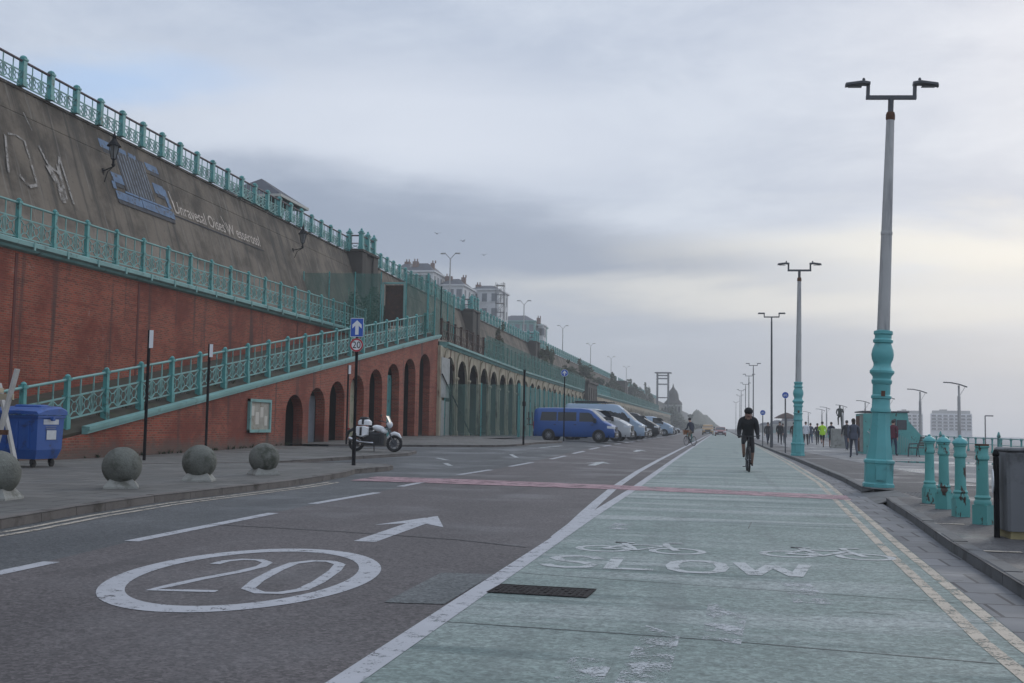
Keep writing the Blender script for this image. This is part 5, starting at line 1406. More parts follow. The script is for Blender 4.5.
# ------------------------------------------------------------------ stone globes
def globe(label, loc, sd_):
    t = thing('globe_bollard', label, 'bollard', loc, 0, 'stone globes along the pavement edge')
    b = MB(); b.ell((0, 0, .375), .335, .335, .335, 40, 24); b.build('globe', 'stone', t, 80)
    b = MB(); b.loft([[(-.29, -.29, -.02), (.29, -.29, -.02), (.29, .29, -.02), (-.29, .29, -.02)], [(-.285, -.285, .03), (.285, -.285, .03), (.285, .285, .03), (-.285, .285, .03)], [(-.19, -.19, .16), (.19, -.19, .16), (.19, .19, .16), (-.19, .19, .16)]])
    b.build('plinth', 'stone_pale', t); t.rotation_euler.z = sd_
    return t
globe('stone globe bollard cut by the left photo edge, in front of the timber frame', (-10.42, 14.5, .12), .15)
globe('stone globe bollard in front of the blue bin, right of the timber frame', (-10.25, 17.64, .12), .5)
globe('stone globe bollard in front of the second narrow black post', (-10.13, 20.3, .12), .3)
globe('stone globe bollard nearest the speed sign', (-10.03, 23.2, .12), .75)

# ------------------------------------------------------------------ bin and timber frame
t = thing('wheelie_bin', 'big blue four-wheeled rubbish bin with white labels by the ramp', 'bin', (-16.47, 23.9, .12))
hx, hy = .66, .5
b = MB(); b.loft([[(-hx+.07, -hy+.08, .20), (hx-.07, -hy+.08, .20), (hx-.07, hy-.08, .20), (-hx+.07, hy-.08, .20)], [(-hx, -hy, .42), (hx, -hy, .42), (hx, hy, .42), (-hx, hy, .42)], [(-hx-.02, -hy-.03, 1.18), (hx+.02, -hy-.03, 1.18), (hx+.02, hy+.03, 1.18), (-hx-.02, hy+.03, 1.18)]])
for x in (-.45, -.15, .15, .45): b.box(x-.03, x+.03, -hy-.045, -hy-.0, .46, 1.1)
b.cbox(-hx-.05, hx+.05, -hy-.06, hy+.06, 1.18, 1.24, .01); b.build('body', 'bin', t)
b = MB(); rings = []
for x, dz_ in ((-hx-.07, -.05), (-hx-.02, 0), (-.3, .02), (.3, .02), (hx+.02, 0), (hx+.07, -.05)):
    rings.append([(x, -hy-.09, 1.245), (x, -hy-.09, 1.32+dz_), (x, -hy+.18, 1.39+dz_), (x, 0, 1.43+dz_), (x, hy-.15, 1.45+dz_), (x, hy+.08, 1.38+dz_), (x, hy+.08, 1.245)])
b.loft(rings); b.box(-.3, .3, -hy-.13, -hy-.09, 1.27, 1.31); b.cbox(-.25, .45, -.12, .28, 1.42, 1.49, .03); b.build('lid', 'bin', t, 40)
b = MB()
b.build('x', 'bin', t) if False else None
for s in (-1, 1): MB().tube((s*(hx+.06), -.05, 1.15), (s*(hx+.14), -.05, 1.15), .05, n=10).build('trunnion', 'bin', t)
for x in (-.48, .48):
    for y in (-.36, .36):
        b = MB(); b.tube((x, y, .2), (x, y, .13), .04, n=8); b.box(x-.05, x+.05, y-.045, y+.03, .09, .19); b.tube((x-.025, y+.03, .09), (x+.025, y+.03, .09), .09, n=14); b.build('caster', 'tyre', t)
MB().box(hx+.021, hx+.026, -.30, .30, 1.02, 1.14).build('label', 'label', t); MB().box(hx+.021, hx+.026, -.16, .22, .66, .88).build('label', 'label', t)
b = MB()
for z, w_ in ((.98, .22), (.94, .2), (.92, .18)): b.box(hx+.021, hx+.0255, -w_, w_, z-.012, z)
b.build('faint_print', 'label_grey', t)
MB().box(-.28, -.1, -.05, .1, 1.44, 1.475).build('pink_rag', 'pink', t)
t = thing('timber_trestle', 'rough A-shaped frame of pale planks leaning before the blue bin', 'trestle', (-14.15, 20.0, .12))
b = MB(); b.path([(.0, .02, -.0), (-.14, .02, 1.0), (.13, .02, 2.18)], .06, 4); b = MB()
def plank(p0, p1, w_, th):
    q = MB(); p0, p1 = Vector(p0), Vector(p1); d_ = p1-p0; m_ = d_.to_track_quat('Z', 'Y').to_matrix()
    q.obox((p0+p1)/2, th, w_, d_.length, m_); return q
plank((-.42, .0, 0.0), (.12, .0, 2.16), .05, .12).build('leg', 'timber_white', t)
plank((-.22, -.09, 0.0), (-.92, -.09, 1.85), .05, .11).build('leg', 'timber_white', t)
plank((-.45, 1.0, 0.0), (-1.0, 1.0, 1.9), .05, .11).build('leg', 'timber_white', t)
plank((-1.3, .09, 1.58), (.02, .06, 1.60), .12, .05).build('cross_plank', 'timber', t)
plank((-1.4, -.06, .86), (.02, -.05, .88), .10, .04).build('lower_rail', 'rust', t)
plank((-.9, 0, 1.75), (-.9, 1.0, 1.75), .10, .05).build('ridge', 'timber', t)

# ------------------------------------------------------------------ promenade: hut, bench, statue, railing
t = thing('graffiti_hut', 'turquoise kiosk covered in graffiti with one sloping end', 'kiosk', (7.25, 60, .12))
b = MB(); prof = [(0, 0), (3.05, 0), (3.05, .8), (2.25, 1.75), (2.2, 2.18), (0, 2.12)]
b.prism(prof, lambda x, z: (x, 0, z), lambda x, z: (x, 3.3, z)); b.build('body', 'tq_rust', t)
b = MB(); b.box(-.06, 2.28, -.06, 3.36, 2.185, 2.25); b.build('roof', 'dark_steel', t)
b = MB(); b.box(-.02, -.004, .15, 1.5, .1, 2.05); b.build('side_panel', 'stone_pale', t); b = MB(); b.box(-.021, -.004, 1.6, 3.1, .1, 2.0); b.build('side_panel', 'rust', t)
b = MB(); b.box(1.65, 2.15, -.03, -.004, 1.3, 1.8); b.box(1.5, 1.62, -.03, -.004, 1.25, 1.85); b.build('hatch', 'dark_steel', t)
b = MB()
def swirl(pts, r): b.path([(x, -.012, z) for x, z in pts], r, 4)
swirl([(.5, 1.5), (.9, 1.7), (1.2, 1.4), (1.0, .9), (.7, .8), (.9, 1.2)], .035); swirl([(1.3, 1.2), (1.5, .5), (1.8, 1.1)], .03); b.build('graffiti', 'graf_blue', t)
b = MB(); swirl([(.2, 1.2), (.5, .9), (.3, .5)], .03); swirl([(1.1, 1.6), (1.35, 1.5), (1.3, 1.0), (1.05, .6)], .03); b.build('graffiti', 'label', t)
b = MB()
for k in range(9): b.box(1.45+k*.12, 1.5+k*.12, -.02, -.003, .1, 1.2-.06*k)
b.build('slats', 'tq_pale', t)
MB().box(.35, 1.2, -.45, -.1, 0, .32).build('crate', 'rust', t)
t = thing('park_bench', 'dark green slatted bench beside the sloping end of the hut', 'bench', (9.2, 56.6, .12), R(-115))
b = MB()
for k in range(4): b.box(-.8, .8, -.05+k*.11, .04+k*.11, .43, .46)
b.build('seat', 'bench_green', t)
b = MB()
for k in range(4): b.obox((0, .42+k*.035, .56+k*.12), 1.6, .03, .085, Matrix.Rotation(R(-15), 3, 'X'))
b.build('backrest', 'bench_green', t)
for x in (-.7, .7):
    b = MB(); b.path([(x, -.08, 0), (x, -.05, .42), (x, -.02, .62), (x, .35, .64)], .03, 6); b.path([(x, .45, 0), (x, .38, .43), (x, .55, .98)], .03, 6); b.tube((x, -.05, .42), (x, .38, .43), .025, n=6); b.build('end_frame', 'dark_steel', t)
# ------------------------------------------------------------------ promenade railing and far shore
t = thing('promenade_railing', 'turquoise seafront railing along the far edge of the promenade', 'railing', (16.0, 40, .12))
pm = MB().lathe([(.09, 0), (.09, .12), (.055, .16), (.05, .78), (.075, .8), (.075, .86), (.045, .92)], 8).mesh('post', 'tq', 40)
for i in range(70): link('post', pm, t, (0, i*2.2, 0))
bp_ = MB().lathe([(.14, 0), (.14, .25), (.09, .3), (.085, .95), (.12, 1.0), (.09, 1.1), (.03, 1.28)], 8).mesh('post', 'tq', 40)
for i in range(8): link('finial_post', bp_, t, (0, 13*2.2+i*17.6+.6, 0))
b = MB(); b.tube((0, 0, .88), (0, 154, .88), .035, n=6); b.tube((0, 0, .5), (0, 154, .5), .025, n=6); b.build('rails', 'tq_pale', t)
t = thing('promenade_railing', 'hazy seafront railing continuing beyond the statue', 'railing', (16.0, 194.5, .12))
for i in range(60): link('post', pm, t, (0, i*5.0, 0))
b = MB(); b.tube((0, 0, .88), (0, 300, .88), .035, n=5); b.tube((0, 0, .5), (0, 300, .5), .025, n=5); b.build('rails', 'tq_pale', t)
t = thing('sea_wall', 'low concrete sea wall under the promenade railing', 'wall', (16.45, 0, 0))
MB().box(-.25, 0, -20, 520, -1.3, .119).build('face', 'kerb_r', t)

def flats(label, x, y, w_, d_, h_, nx, nz):
    t = thing('flats', label, 'building', (x, y, -3.6), R(-8)); h_ += 3.6
    b = MB(); b.box(-w_/2, w_/2, 0, d_, 0, h_); b.build('wall', 'whitewash', t)
    b = MB(); b.box(-w_/2+.9, w_/2-.9, .8, d_-.8, h_+.003, h_+1.8); b.box(-w_*.28, -w_*.1, 1.5, d_-2, h_+1.8, h_+2.5); b.build('roof_storey', 'stone_pale', t)
    for j in range(nz):
        z = h_-1.9-j*2.0
        if z < 1: break
        for i in range(nx):
            xx = lerp(-w_/2, w_/2, (i+.5)/nx); MB().box(xx-w_/nx*.36, xx+w_/nx*.36, -.05, -.01, z, z+1.1).build('window', 'glass', t)
    b = MB()
    for j in range(nz): b.box(-w_/2-.05, w_/2+.05, -.55, -.06, h_-2.15-j*2.0, h_-2.03-j*2.0)
    b.build('balconies', 'stone_pale', t)
flats('far pale block of flats in haze behind the slanted lamp and bollards', 135.3, 700, 23, 10, 12.3, 7, 5)
flats('far pale block of flats in haze partly behind the graffiti hut', 111.5, 702, 15.5, 10, 12.0, 5, 5)
for k, (x, y, w_, h_, lab) in enumerate([(17.5, 360, 4.5, 3.9, 'hazy low grey hut left of the second turquoise lamp base'), (20.5, 352, 4.2, 5.2, 'hazy domed hut behind the second turquoise lamp base'), (14.0, 372, 3.6, 3.2, 'faint flat roofed hut behind the walkers')]):
    t = thing('beach_hut', lab, 'building', (x, y, .1))
    b = MB(); b.cbox(-w_/2, w_/2, 0, 5, 0, h_*.7, .1); b.build('wall', 'stone_pale', t)
    b = MB(); b.lathe([(w_*.56, h_*.7), (w_*.5, h_*.85), (w_*.25, h_), (.05, h_*1.04)], 14, (0, 2.5, 0)); b.build('roof', 'slate', t, 40)
    b = MB(); b.box(-.6, .6, -.05, -.01, .1, 2.1); b.build('door', 'dark_steel', t)
t = thing('parasol_kiosk', 'brownish canopy on a post among the walkers on the kerb', 'canopy', (9.2, 165, .12))
b = MB(); b.tube((0, 0, 0), (0, 0, 3.2), .08, n=8); b.build('post', 'dark_steel', t)
b = MB(); b.lathe([(1.75, 2.75), (1.7, 2.85), (.9, 3.3), (.1, 3.6)], 8); b.build('canopy', 'rust_iron', t)
M['silver_paint'] = mat('gull_grey', (.5, .52, .56), .7, .1, 5)
# gulls
for k, (x, y, z, a, lab) in enumerate([(-45.2, 170, 31.7, .5, 'small gull highest in the grey sky above the cliff'), (-42.1, 175, 31.3, -.4, 'small gull gliding below the highest one'), (-39.6, 180, 29.7, .2, 'small gull lowest over the white terrace')]):
    t = thing('gull', lab, 'gull', (x, y, z), a)
    b = MB(); b.ell((0, 0, 0), .10, .27, .09, 10, 8); b.ell((0, .32, .05), .07, .09, .07, 8, 6); b.loft([[(-.05, -.25, 0), (.05, -.25, 0), (.05, -.25, .03), (-.05, -.25, .03)], [(-.10, -.48, 0), (.10, -.48, 0), (.10, -.48, .015), (-.10, -.48, .015)]]); b.tube((0, .40, .04), (0, .47, .03), .02, .006, 6)
    for s in (-1, 1): b.loft([[(s*.08, .14, .05), (s*.08, -.14, .05), (s*.08, -.14, .075), (s*.08, .14, .075)], [(s*.42, .18, .22), (s*.42, -.06, .2), (s*.42, -.06, .22), (s*.42, .18, .24)], [(s*.62, -.02, .12), (s*.62, -.08, .12), (s*.62, -.08, .13), (s*.62, -.02, .13)]])
    b.build('body', 'silver_paint', t, 60)

# ------------------------------------------------------------------ vehicles
def vmat(name, col, rough=.28):
    M[name] = mat(name, col, rough, .06, 1.0, dirt=tuple(v*.6+.02 for v in col), dscale=1.2, dlo=.55, dhi=.9); return name
vmat('silver_paint', (.34, .37, .42)); vmat('blue_van_paint', (.02, .09, .31)); vmat('white_van_paint', (.52, .54, .55)); vmat('silver_paint', (.34, .37, .42)); vmat('black_car_paint', (.02, .021, .024))
vmat('pale_blue_paint', (.33, .43, .55)); vmat('grey_car_paint', (.10, .105, .115)); vmat('red_car_paint', (.22, .03, .03)); vmat('ochre_paint', (.34, .20, .07))
def vehicle(name, label, cat, x, y, rz, S, dz=0.0, group=None):
    """S: length, width, roof profile [(x,z)], belt height, side windows [(x0,x1)], wheels, paint; x runs from tail (0) to nose"""
    Lg, W_, top, belt, z0 = S['L'], S['W'], S['top'], S['belt'], S.get('z0', .26)
    ca, sa = math.cos(rz), math.sin(rz)
    t = thing(name, label, cat, (x-Lg*ca, y-Lg*sa, g(x-Lg/2*ca, y)+dz), rz, group)
    def hw(xx):
        f = min(1, (xx+.02)/.35, (Lg-xx+.02)/.55); return W_/2*(.80+.20*math.sqrt(max(0, min(1, f))))
    def prof(xx):
        zt = interp(top, xx); h_ = hw(xx); bl = min(belt, zt-.10)
        return [(h_*.90, z0), (h_*.985, z0+.12), (h_, min(z0+.40, bl-.05)), (h_*.985, bl), (h_*(.985-.13*min(1, max(0, zt-bl-.1)/.6)), max(bl+.03, zt-.12)), (h_*(.92-.14*min(1, max(0, zt-bl-.1)/.6)), zt-.025), (h_*.45, zt), (0, zt+.012)]
    xs = sorted(set([0, .04, .15, Lg-.03, Lg-.10, Lg-.25, Lg]+[p[0] for p in top if 0 < p[0] < Lg]+[Lg*i/16 for i in range(1, 16)]))
    rings = []
    for xx in xs:
        p = prof(xx); rings.append([(xx, a, z) for a, z in p]+[(xx, -a, z) for a, z in reversed(p[:-1])])
    b = MB(); b.loft(rings); b.build('body', S['paint'], t, 38)
    def side(xx, z):
        p = prof(xx)
        for (a, za), (c, zc) in zip(p, p[1:]):
            if za <= z <= zc and zc > za: return a+(c-a)*(z-za)/(zc-za)
        return p[4][0]
    def panel(poly, s, off):                              # polygon in (x,z) laid on the flank
        return [(xx, s*(side(xx, z)+off), z) for xx, z in poly]
    for s in (-1, 1):
        for wpoly in S['win']:
            b = MB(); pl = panel(wpoly, s, .006); n = len(pl); b.add(pl, [tuple(range(n))]); b.build('side_window', 'glass', t, None, None, False)
        b = MB()
        for xx in S.get('doors', ()):
            pl = panel([(xx, z0+.14), (xx+.018, z0+.14), (xx+.018, belt+.02), (xx, belt+.02)], s, .004); b.add(pl, [(0, 1, 2, 3)])
        for xx in S.get('doors', ()): 
            pl = panel([(xx-.22, belt-.16), (xx-.06, belt-.16), (xx-.06, belt-.12), (xx-.22, belt-.12)], s, .02); b.add(pl, [(0, 1, 2, 3)])
        b.build('door_seam', 'dark', t, None, None, False)
        b = MB(); pl = panel([(.15, z0+.02), (Lg-.3, z0+.02), (Lg-.3, z0+.13), (.15, z0+.13)], s, .012); b.add(pl, [(0, 1, 2, 3)]); b.build('sill', 'dark', t, None, None, False)
        mx = S['mirror']; yy = side(mx, belt)
        b = MB(); b.cbox(mx-.09, mx+.06, (yy+.03)*s if s > 0 else -(yy+.24), (yy+.24) if s > 0 else -(yy+.03), belt-.02, belt+.26, .02); b.build('mirror', 'dark', t)
        h_ = hw(Lg-.12); zl = S['lampz']
        b = MB(); b.loft([[(Lg-.42, s*(hw(Lg-.42)+.004), zl-.06), (Lg-.42, s*(hw(Lg-.42)+.004), zl+.09), (Lg-.36, s*(hw(Lg-.3)-.1), zl+.1), (Lg-.36, s*(hw(Lg-.3)-.1), zl-.08)], [(Lg-.05, s*(hw(Lg-.05)+.004), zl-.09), (Lg-.05, s*(hw(Lg-.05)+.004), zl+.05), (Lg+.012, s*(h_-.34), zl+.05), (Lg+.012, s*(h_-.34), zl-.09)]]); b.build('headlight', 'lens', t)
        b = MB(); b.box(-.015, .06, s*(hw(0)+.01)-(.14 if s > 0 else 0), s*(hw(0)+.01)+(.14 if s < 0 else 0), belt-.42, belt+.02); b.build('tail_light', 'tail', t)
        for wx in S['wheels']:
            r = S['r']; yo = W_/2
            b = MB(); b.tube((wx, s*(yo-.14), r), (wx, s*(yo+.004), r), r*1.16, n=28); b.build('wheel_arch', 'dark', t)
            b = MB(); b.lathe([(r*.62, -.11), (r*.96, -.11), (r, -.07), (r, .07), (r*.96, .10), (r*.66, .11)], 28, caps=False)
            m_ = Matrix.Rotation(-s*PI/2, 3, 'X'); b.v = [tuple(m_ @ Vector(v)+Vector((wx, s*(yo-.09), r))) for v in b.v]; wh = b.build('wheel', 'tyre', t, 40)
            b = MB(); b.lathe([(r*.66, .085), (r*.62, .10), (r*.56, .075), (r*.2, .095), (r*.14, .11)], 20)
            for k in range(10):
                a = k*PI/5; b.obox((r*.38*math.cos(a), r*.38*math.sin(a), .09), r*.34, r*.11, .03, Matrix.Rotation(a, 3, 'Z'))
            b.v = [tuple(m_ @ Vector(v)+Vector((wx, s*(yo-.09), r))) for v in b.v]; b.build('rim', 'alloy', wh)
    a, c = S['screen']; q = []                           # windscreen over the sloping nose of the roof profile
    for i in range(7):
        xx = lerp(a, c, i/6); p = prof(xx); e = p[5][0]*.93
        q.append([(xx+.006, yy*e, interp([(0, p[7][1]), (.5, p[6][1]), (1, p[5][1])], abs(yy))+.014) for yy in (-1, -.5, 0, .5, 1)])
    b = MB(); b.loft(q, False, False); b.build('windscreen', 'glass', t, 60, None, False)
    b = MB(); h_ = hw(Lg)
    b.box(Lg-.02, Lg+.045, -h_*.95, h_*.95, z0+.02, z0+.30); b.box(Lg-.02, Lg+.02, -h_*.55, h_*.55, z0+.34, S['lampz']+.02); b.build('front_bumper', S.get('bump', 'dark'), t)
    MB().box(Lg+.046, Lg+.052, -.26, .26, z0+.12, z0+.23).build('number_plate', 'label', t)
    b = MB(); b.box(-.05, .03, -hw(0)*.95, hw(0)*.95, z0+.02, z0+.28); b.build('rear_bumper', S.get('bump', 'dark'), t)
    if S.get('rear'): b = MB(); b.box(-.02, -.004, -hw(0)*.72, hw(0)*.72, belt+.05, interp(top, .1)-.2); b.build('rear_window', 'glass', t)
    if S.get('rack'):
        b = MB(); h = interp(top, Lg*.4)
        for s in (-1, 1): b.tube((.5, s*.6, h+.1), (Lg*.62, s*.6, h+.1), .03, n=6)
        for k in range(6): b.tube((.6+k*.6, -.62, h+.1), (.6+k*.6, .62, h+.1), .025, n=6)
        for k in range(0, 6, 2):
            for s in (-1, 1): b.tube((.6+k*.6, s*.6, h-.03), (.6+k*.6, s*.6, h+.1), .02, n=5)
        b.box(.7, Lg*.5, -.5, .5, h+.13, h+.2); b.build('roof_rack', 'dark', t)
    return t
def campervan(p): return dict(L=4.9, W=1.9, paint=p, belt=1.12, lampz=.86, r=.335, mirror=3.78, wheels=(.95, 3.98), screen=(3.50, 4.22), rear=True,
    top=[(0, 1.75), (.06, 1.90), (.25, 1.965), (1.2, 1.985), (2.9, 1.97), (3.35, 1.91), (3.55, 1.82), (4.25, 1.20), (4.45, 1.11), (4.72, .99), (4.84, .86), (4.9, .62)],
    win=[[(.42, 1.20), (1.42, 1.20), (1.42, 1.72), (.50, 1.72)], [(1.50, 1.20), (2.62, 1.20), (2.62, 1.72), (1.50, 1.72)], [(2.80, 1.17), (3.86, 1.17), (3.52, 1.62), (3.36, 1.70), (2.80, 1.71)]], doors=(1.46, 2.70, 3.72))
def highvan(p, H=2.55, L=5.7, screen=True): return dict(L=L, W=2.0, paint=p, belt=1.28, lampz=.95, r=.345, mirror=L-1.12, wheels=(1.15, L-.95), screen=(L-1.60, L-.72), rear=True,
    top=[(0, H-.25), (.05, H-.08), (.2, H), (L-2.4, H), (L-2.0, H-.08), (L-1.62, H-.36), (L-.70, 1.36), (L-.45, 1.22), (L-.14, 1.05), (L-.05, .9), (L, .62)],
    win=[[(L-2.25, 1.32), (L-1.05, 1.32), (L-1.42, 1.85), (L-1.6, 1.95), (L-2.25, 1.95)]], doors=(1.6, L-2.35, L-1.2))
def hatch(p, H=1.5, L=4.2): return dict(L=L, W=1.78, paint=p, belt=.92, lampz=.72, r=.31, mirror=L-1.42, wheels=(.72, L-.82), screen=(L-1.92, L-1.18), rear=True, z0=.2,
    top=[(0, .95), (.1, 1.08), (.35, 1.34), (.7, H-.03), (1.5, H), (L-2.1, H-.04), (L-1.9, H-.10), (L-1.15, 1.0), (L-.6, .92), (L-.15, .76), (L-.04, .62), (L, .5)],
    win=[[(.55, .97), (1.42, .97), (1.42, H-.16), (.85, H-.17)], [(1.50, .97), (L-1.30, .97), (L-1.80, H-.20), (L-2.0, H-.16), (1.50, H-.16)]], doors=(1.46, L-1.55))
V = [('campervan', 'royal blue camper van, nearest of the parked vans', 'van', -6.2, 66.0, R(-3), campervan('blue_van_paint')),
     ('parked_van', 'pale silver van parked right beside the blue camper van', 'van', -5.75, 72.3, R(-4), highvan('white_van_paint', 2.05, 5.1)),
     ('parked_van', 'pale high-roofed van with a dark roof rack, third in the row', 'van', -5.45, 81.0, R(-3), dict(highvan('pale_blue_paint', 2.55, 5.9), rack=True)),
     ('parked_car', 'black estate car between the high-roofed van and a white car', 'car', -5.6, 87.0, R(-4), hatch('black_car_paint', 1.75, 4.6)),
     ('parked_car', 'small white car in the shade of a black van', 'car', -5.9, 93.5, R(-3), hatch('white_van_paint')),
     ('parked_van', 'tall black van in the middle of the parked row', 'van', -5.6, 102.0, R(-3), highvan('black_car_paint', 2.2, 5.4)),
     ('parked_car', 'dark grey car next to the tall black van', 'car', -5.8, 109.0, R(-3), hatch('grey_car_paint', 1.6, 4.4)),
     ('parked_van', 'pale blue van near the far end of the parked row', 'van', -5.2, 123.0, R(-4), highvan('pale_blue_paint', 2.1, 5.2)),
     ('parked_car', 'white car past the pale blue van, hazy', 'car', -5.5, 131.0, R(-3), hatch('white_van_paint', 1.45, 4.1)),
     ('parked_car', 'hazy grey car past the white one', 'car', -5.6, 141, R(-3), hatch('grey_car_paint', 1.5, 4.2)),
     ('parked_car', 'hazy black car, last of the parked row', 'car', -5.6, 152, R(-3), hatch('black_car_paint', 1.5, 4.2)),
     ('moving_van', 'faint ochre van parked in the haze at the end of the row', 'van', -2.5, 200, R(-90), highvan('ochre_paint', 1.9, 4.6)),
     ('moving_car', 'distant red-and-grey car driving in the haze at the road end', 'car', -.25, 181, R(-90), hatch('red_car_paint'))]
for a in V: vehicle(a[0], a[1], a[2], a[3], a[4], a[5], a[6], .0)
# a rear cycle carrier on the blue van
t = bpy.data.objects['campervan']
b = MB(); b.path([(-.06, -.5, .9), (-.35, -.5, .95), (-.4, -.5, 1.7)], .03, 5); b.path([(-.06, .5, .9), (-.35, .5, .95), (-.4, .5, 1.7)], .03, 5); b.tube((-.4, -.8, 1.3), (-.4, .8, 1.3), .03, n=5); b.tube((-.38, -.8, .95), (-.38, .8, .95), .03, n=5); b.build('cycle_carrier', 'dark', t)
# ------------------------------------------------------------------ people
CL = {}
def cloth(name, col, rough=.85):
    if name not in M: M[name] = mat(name, col, rough, .14, 6, .06, 60)
    return name
cloth('black_cloth', (.012, .012, .015)); cloth('navy_cloth', (.018, .024, .045)); cloth('charcoal_cloth', (.035, .035, .04)); cloth('grey_cloth', (.12, .125, .135))
cloth('white_cloth', (.62, .64, .68)); cloth('hivis_cloth', (.42, .72, .03)); cloth('denim', (.035, .055, .11)); cloth('maroon_cloth', (.10, .015, .03)); cloth('tan_cloth', (.20, .14, .09)); cloth('brown_shoe', (.05, .03, .02)); cloth('slate_cloth', (.07, .08, .11)); cloth('bronze', (.035, .04, .035), .45)
def skin_figure(name, J, E_, rad, lab, mats, parent, root='pelvis', sub=1):
    """one continuous skinned body from a stick skeleton; faces take the material of the nearest bone"""
    names = list(J); idx = {n: i for i, n in enumerate(names)}
    me = bpy.data.meshes.new('skeleton'); me.from_pydata([tuple(J[n]) for n in names], [(idx[a], idx[c]) for a, c in E_], [])
    o = bpy.data.objects.new('skeleton', me); COL.objects.link(o)
    o.modifiers.new('skin', 'SKIN').use_smooth_shade = True
    for i, n in enumerate(names):
        v = me.skin_vertices[0].data[i]; r = rad[n]; v.radius = r if isinstance(r, tuple) else (r, r); v.use_root = (n == root)
    s = o.modifiers.new('subsurf', 'SUBSURF'); s.levels = sub; s.render_levels = sub
    bpy.context.view_layer.update()
    out = bpy.data.meshes.new_from_object(o.evaluated_get(bpy.context.evaluated_depsgraph_get()))
    bpy.data.objects.remove(o); bpy.data.meshes.remove(me)
    out.name = name; out.materials.clear()
    ml = list(dict.fromkeys(mats.values()))
    for m in ml: out.materials.append(M[m])
    segs = [(Vector(J[a]), Vector(J[c]), lab[c], (rad[c] if not isinstance(rad[c], tuple) else max(rad[c]))) for a, c in E_]
    for p in out.polygons:
        best, bl = 1e9, None
        for a, c, l, r in segs:
            d_ = c-a; f = max(0, min(1, (p.center-a).dot(d_)/max(1e-9, d_.dot(d_)))); dd = (p.center-(a+d_*f)).length-r*.6
            if dd < best: best, bl = dd, l
        p.material_index = ml.index(mats[bl]); p.use_smooth = True
    return link(name, out, parent)
def body(J, k, fem=False, bulk=1.0):
    """edges, radii, labels for a full human skeleton scaled by k"""
    E_ = [('pelvis', 'belly'), ('belly', 'chest'), ('chest', 'collar'), ('collar', 'neck'), ('neck', 'jaw'), ('jaw', 'brow'), ('brow', 'crown')]
    rad = dict(pelvis=(.155*bulk, .115*bulk), belly=(.145*bulk, .11*bulk), chest=(.165*bulk, .12*bulk), collar=(.11, .085), neck=.055, jaw=(.068, .075), brow=(.078, .095), crown=(.05, .06))
    lab = dict(pelvis='legs', belly='top', chest='top', collar='top', neck='skin', jaw='skin', brow='skin', crown='hair')
    E_.append(('jaw', 'nose')); rad['nose'] = .016; lab['nose'] = 'skin'
    for s in 'LR':
        E_ += [('collar', 'sh'+s), ('sh'+s, 'el'+s), ('el'+s, 'wr'+s), ('wr'+s, 'pa'+s)]
        rad.update({'sh'+s: .068*bulk, 'el'+s: .048*bulk, 'wr'+s: .033, 'pa'+s: (.036, .022)})
        lab.update({'sh'+s: 'top', 'el'+s: 'top', 'wr'+s: 'top', 'pa'+s: 'hand'})
        for f, r in (('fi', .011), ('fm', .011), ('fr', .010), ('fl', .009), ('th', .012)):
            E_.append(('pa'+s, f+s)); rad[f+s] = r; lab[f+s] = 'hand'
            if f+'t'+s in J: E_.append((f+s, f+'t'+s)); rad[f+'t'+s] = r*.85; lab[f+'t'+s] = 'hand'
        E_ += [('pelvis', 'hi'+s), ('hi'+s, 'kn'+s), ('kn'+s, 'an'+s), ('an'+s, 'to'+s)]
        rad.update({'hi'+s: .092*bulk, 'kn'+s: .062, 'an'+s: .045, 'to'+s: (.042, .03)})
        lab.update({'hi'+s: 'legs', 'kn'+s: 'legs', 'an'+s: 'shin', 'to'+s: 'shoe'})
    rad = {n: (tuple(v*k for v in r) if isinstance(r, tuple) else r*k) for n, r in rad.items()}
    return E_, rad, lab
def hand(J, s, wr, d_, side, k, curl=.4):
    """palm, four unequal bent fingers and a thumb leaving the side of the palm"""
    d_ = Vector(d_).normalized(); side = Vector(side).normalized(); nrm = d_.cross(side).normalized(); wr = Vector(wr)
    J['pa'+s] = wr+d_*.075*k
    for i, (f, l) in enumerate((('fi', .075), ('fm', .085), ('fr', .08), ('fl', .062))):
        base = wr+d_*.115*k+side*(.030-.02*i)*k; J[f+s] = base+d_*l*.35*k
        J[f+'t'+s] = J[f+s]+(d_*math.cos(curl*2)+nrm*math.sin(curl*2))*l*.6*k
    J['th'+s] = wr+d_*.075*k+side*.052*k; J['tht'+s] = J['th'+s]+(d_*.7+side*.2+nrm*.4).normalized()*.045*k
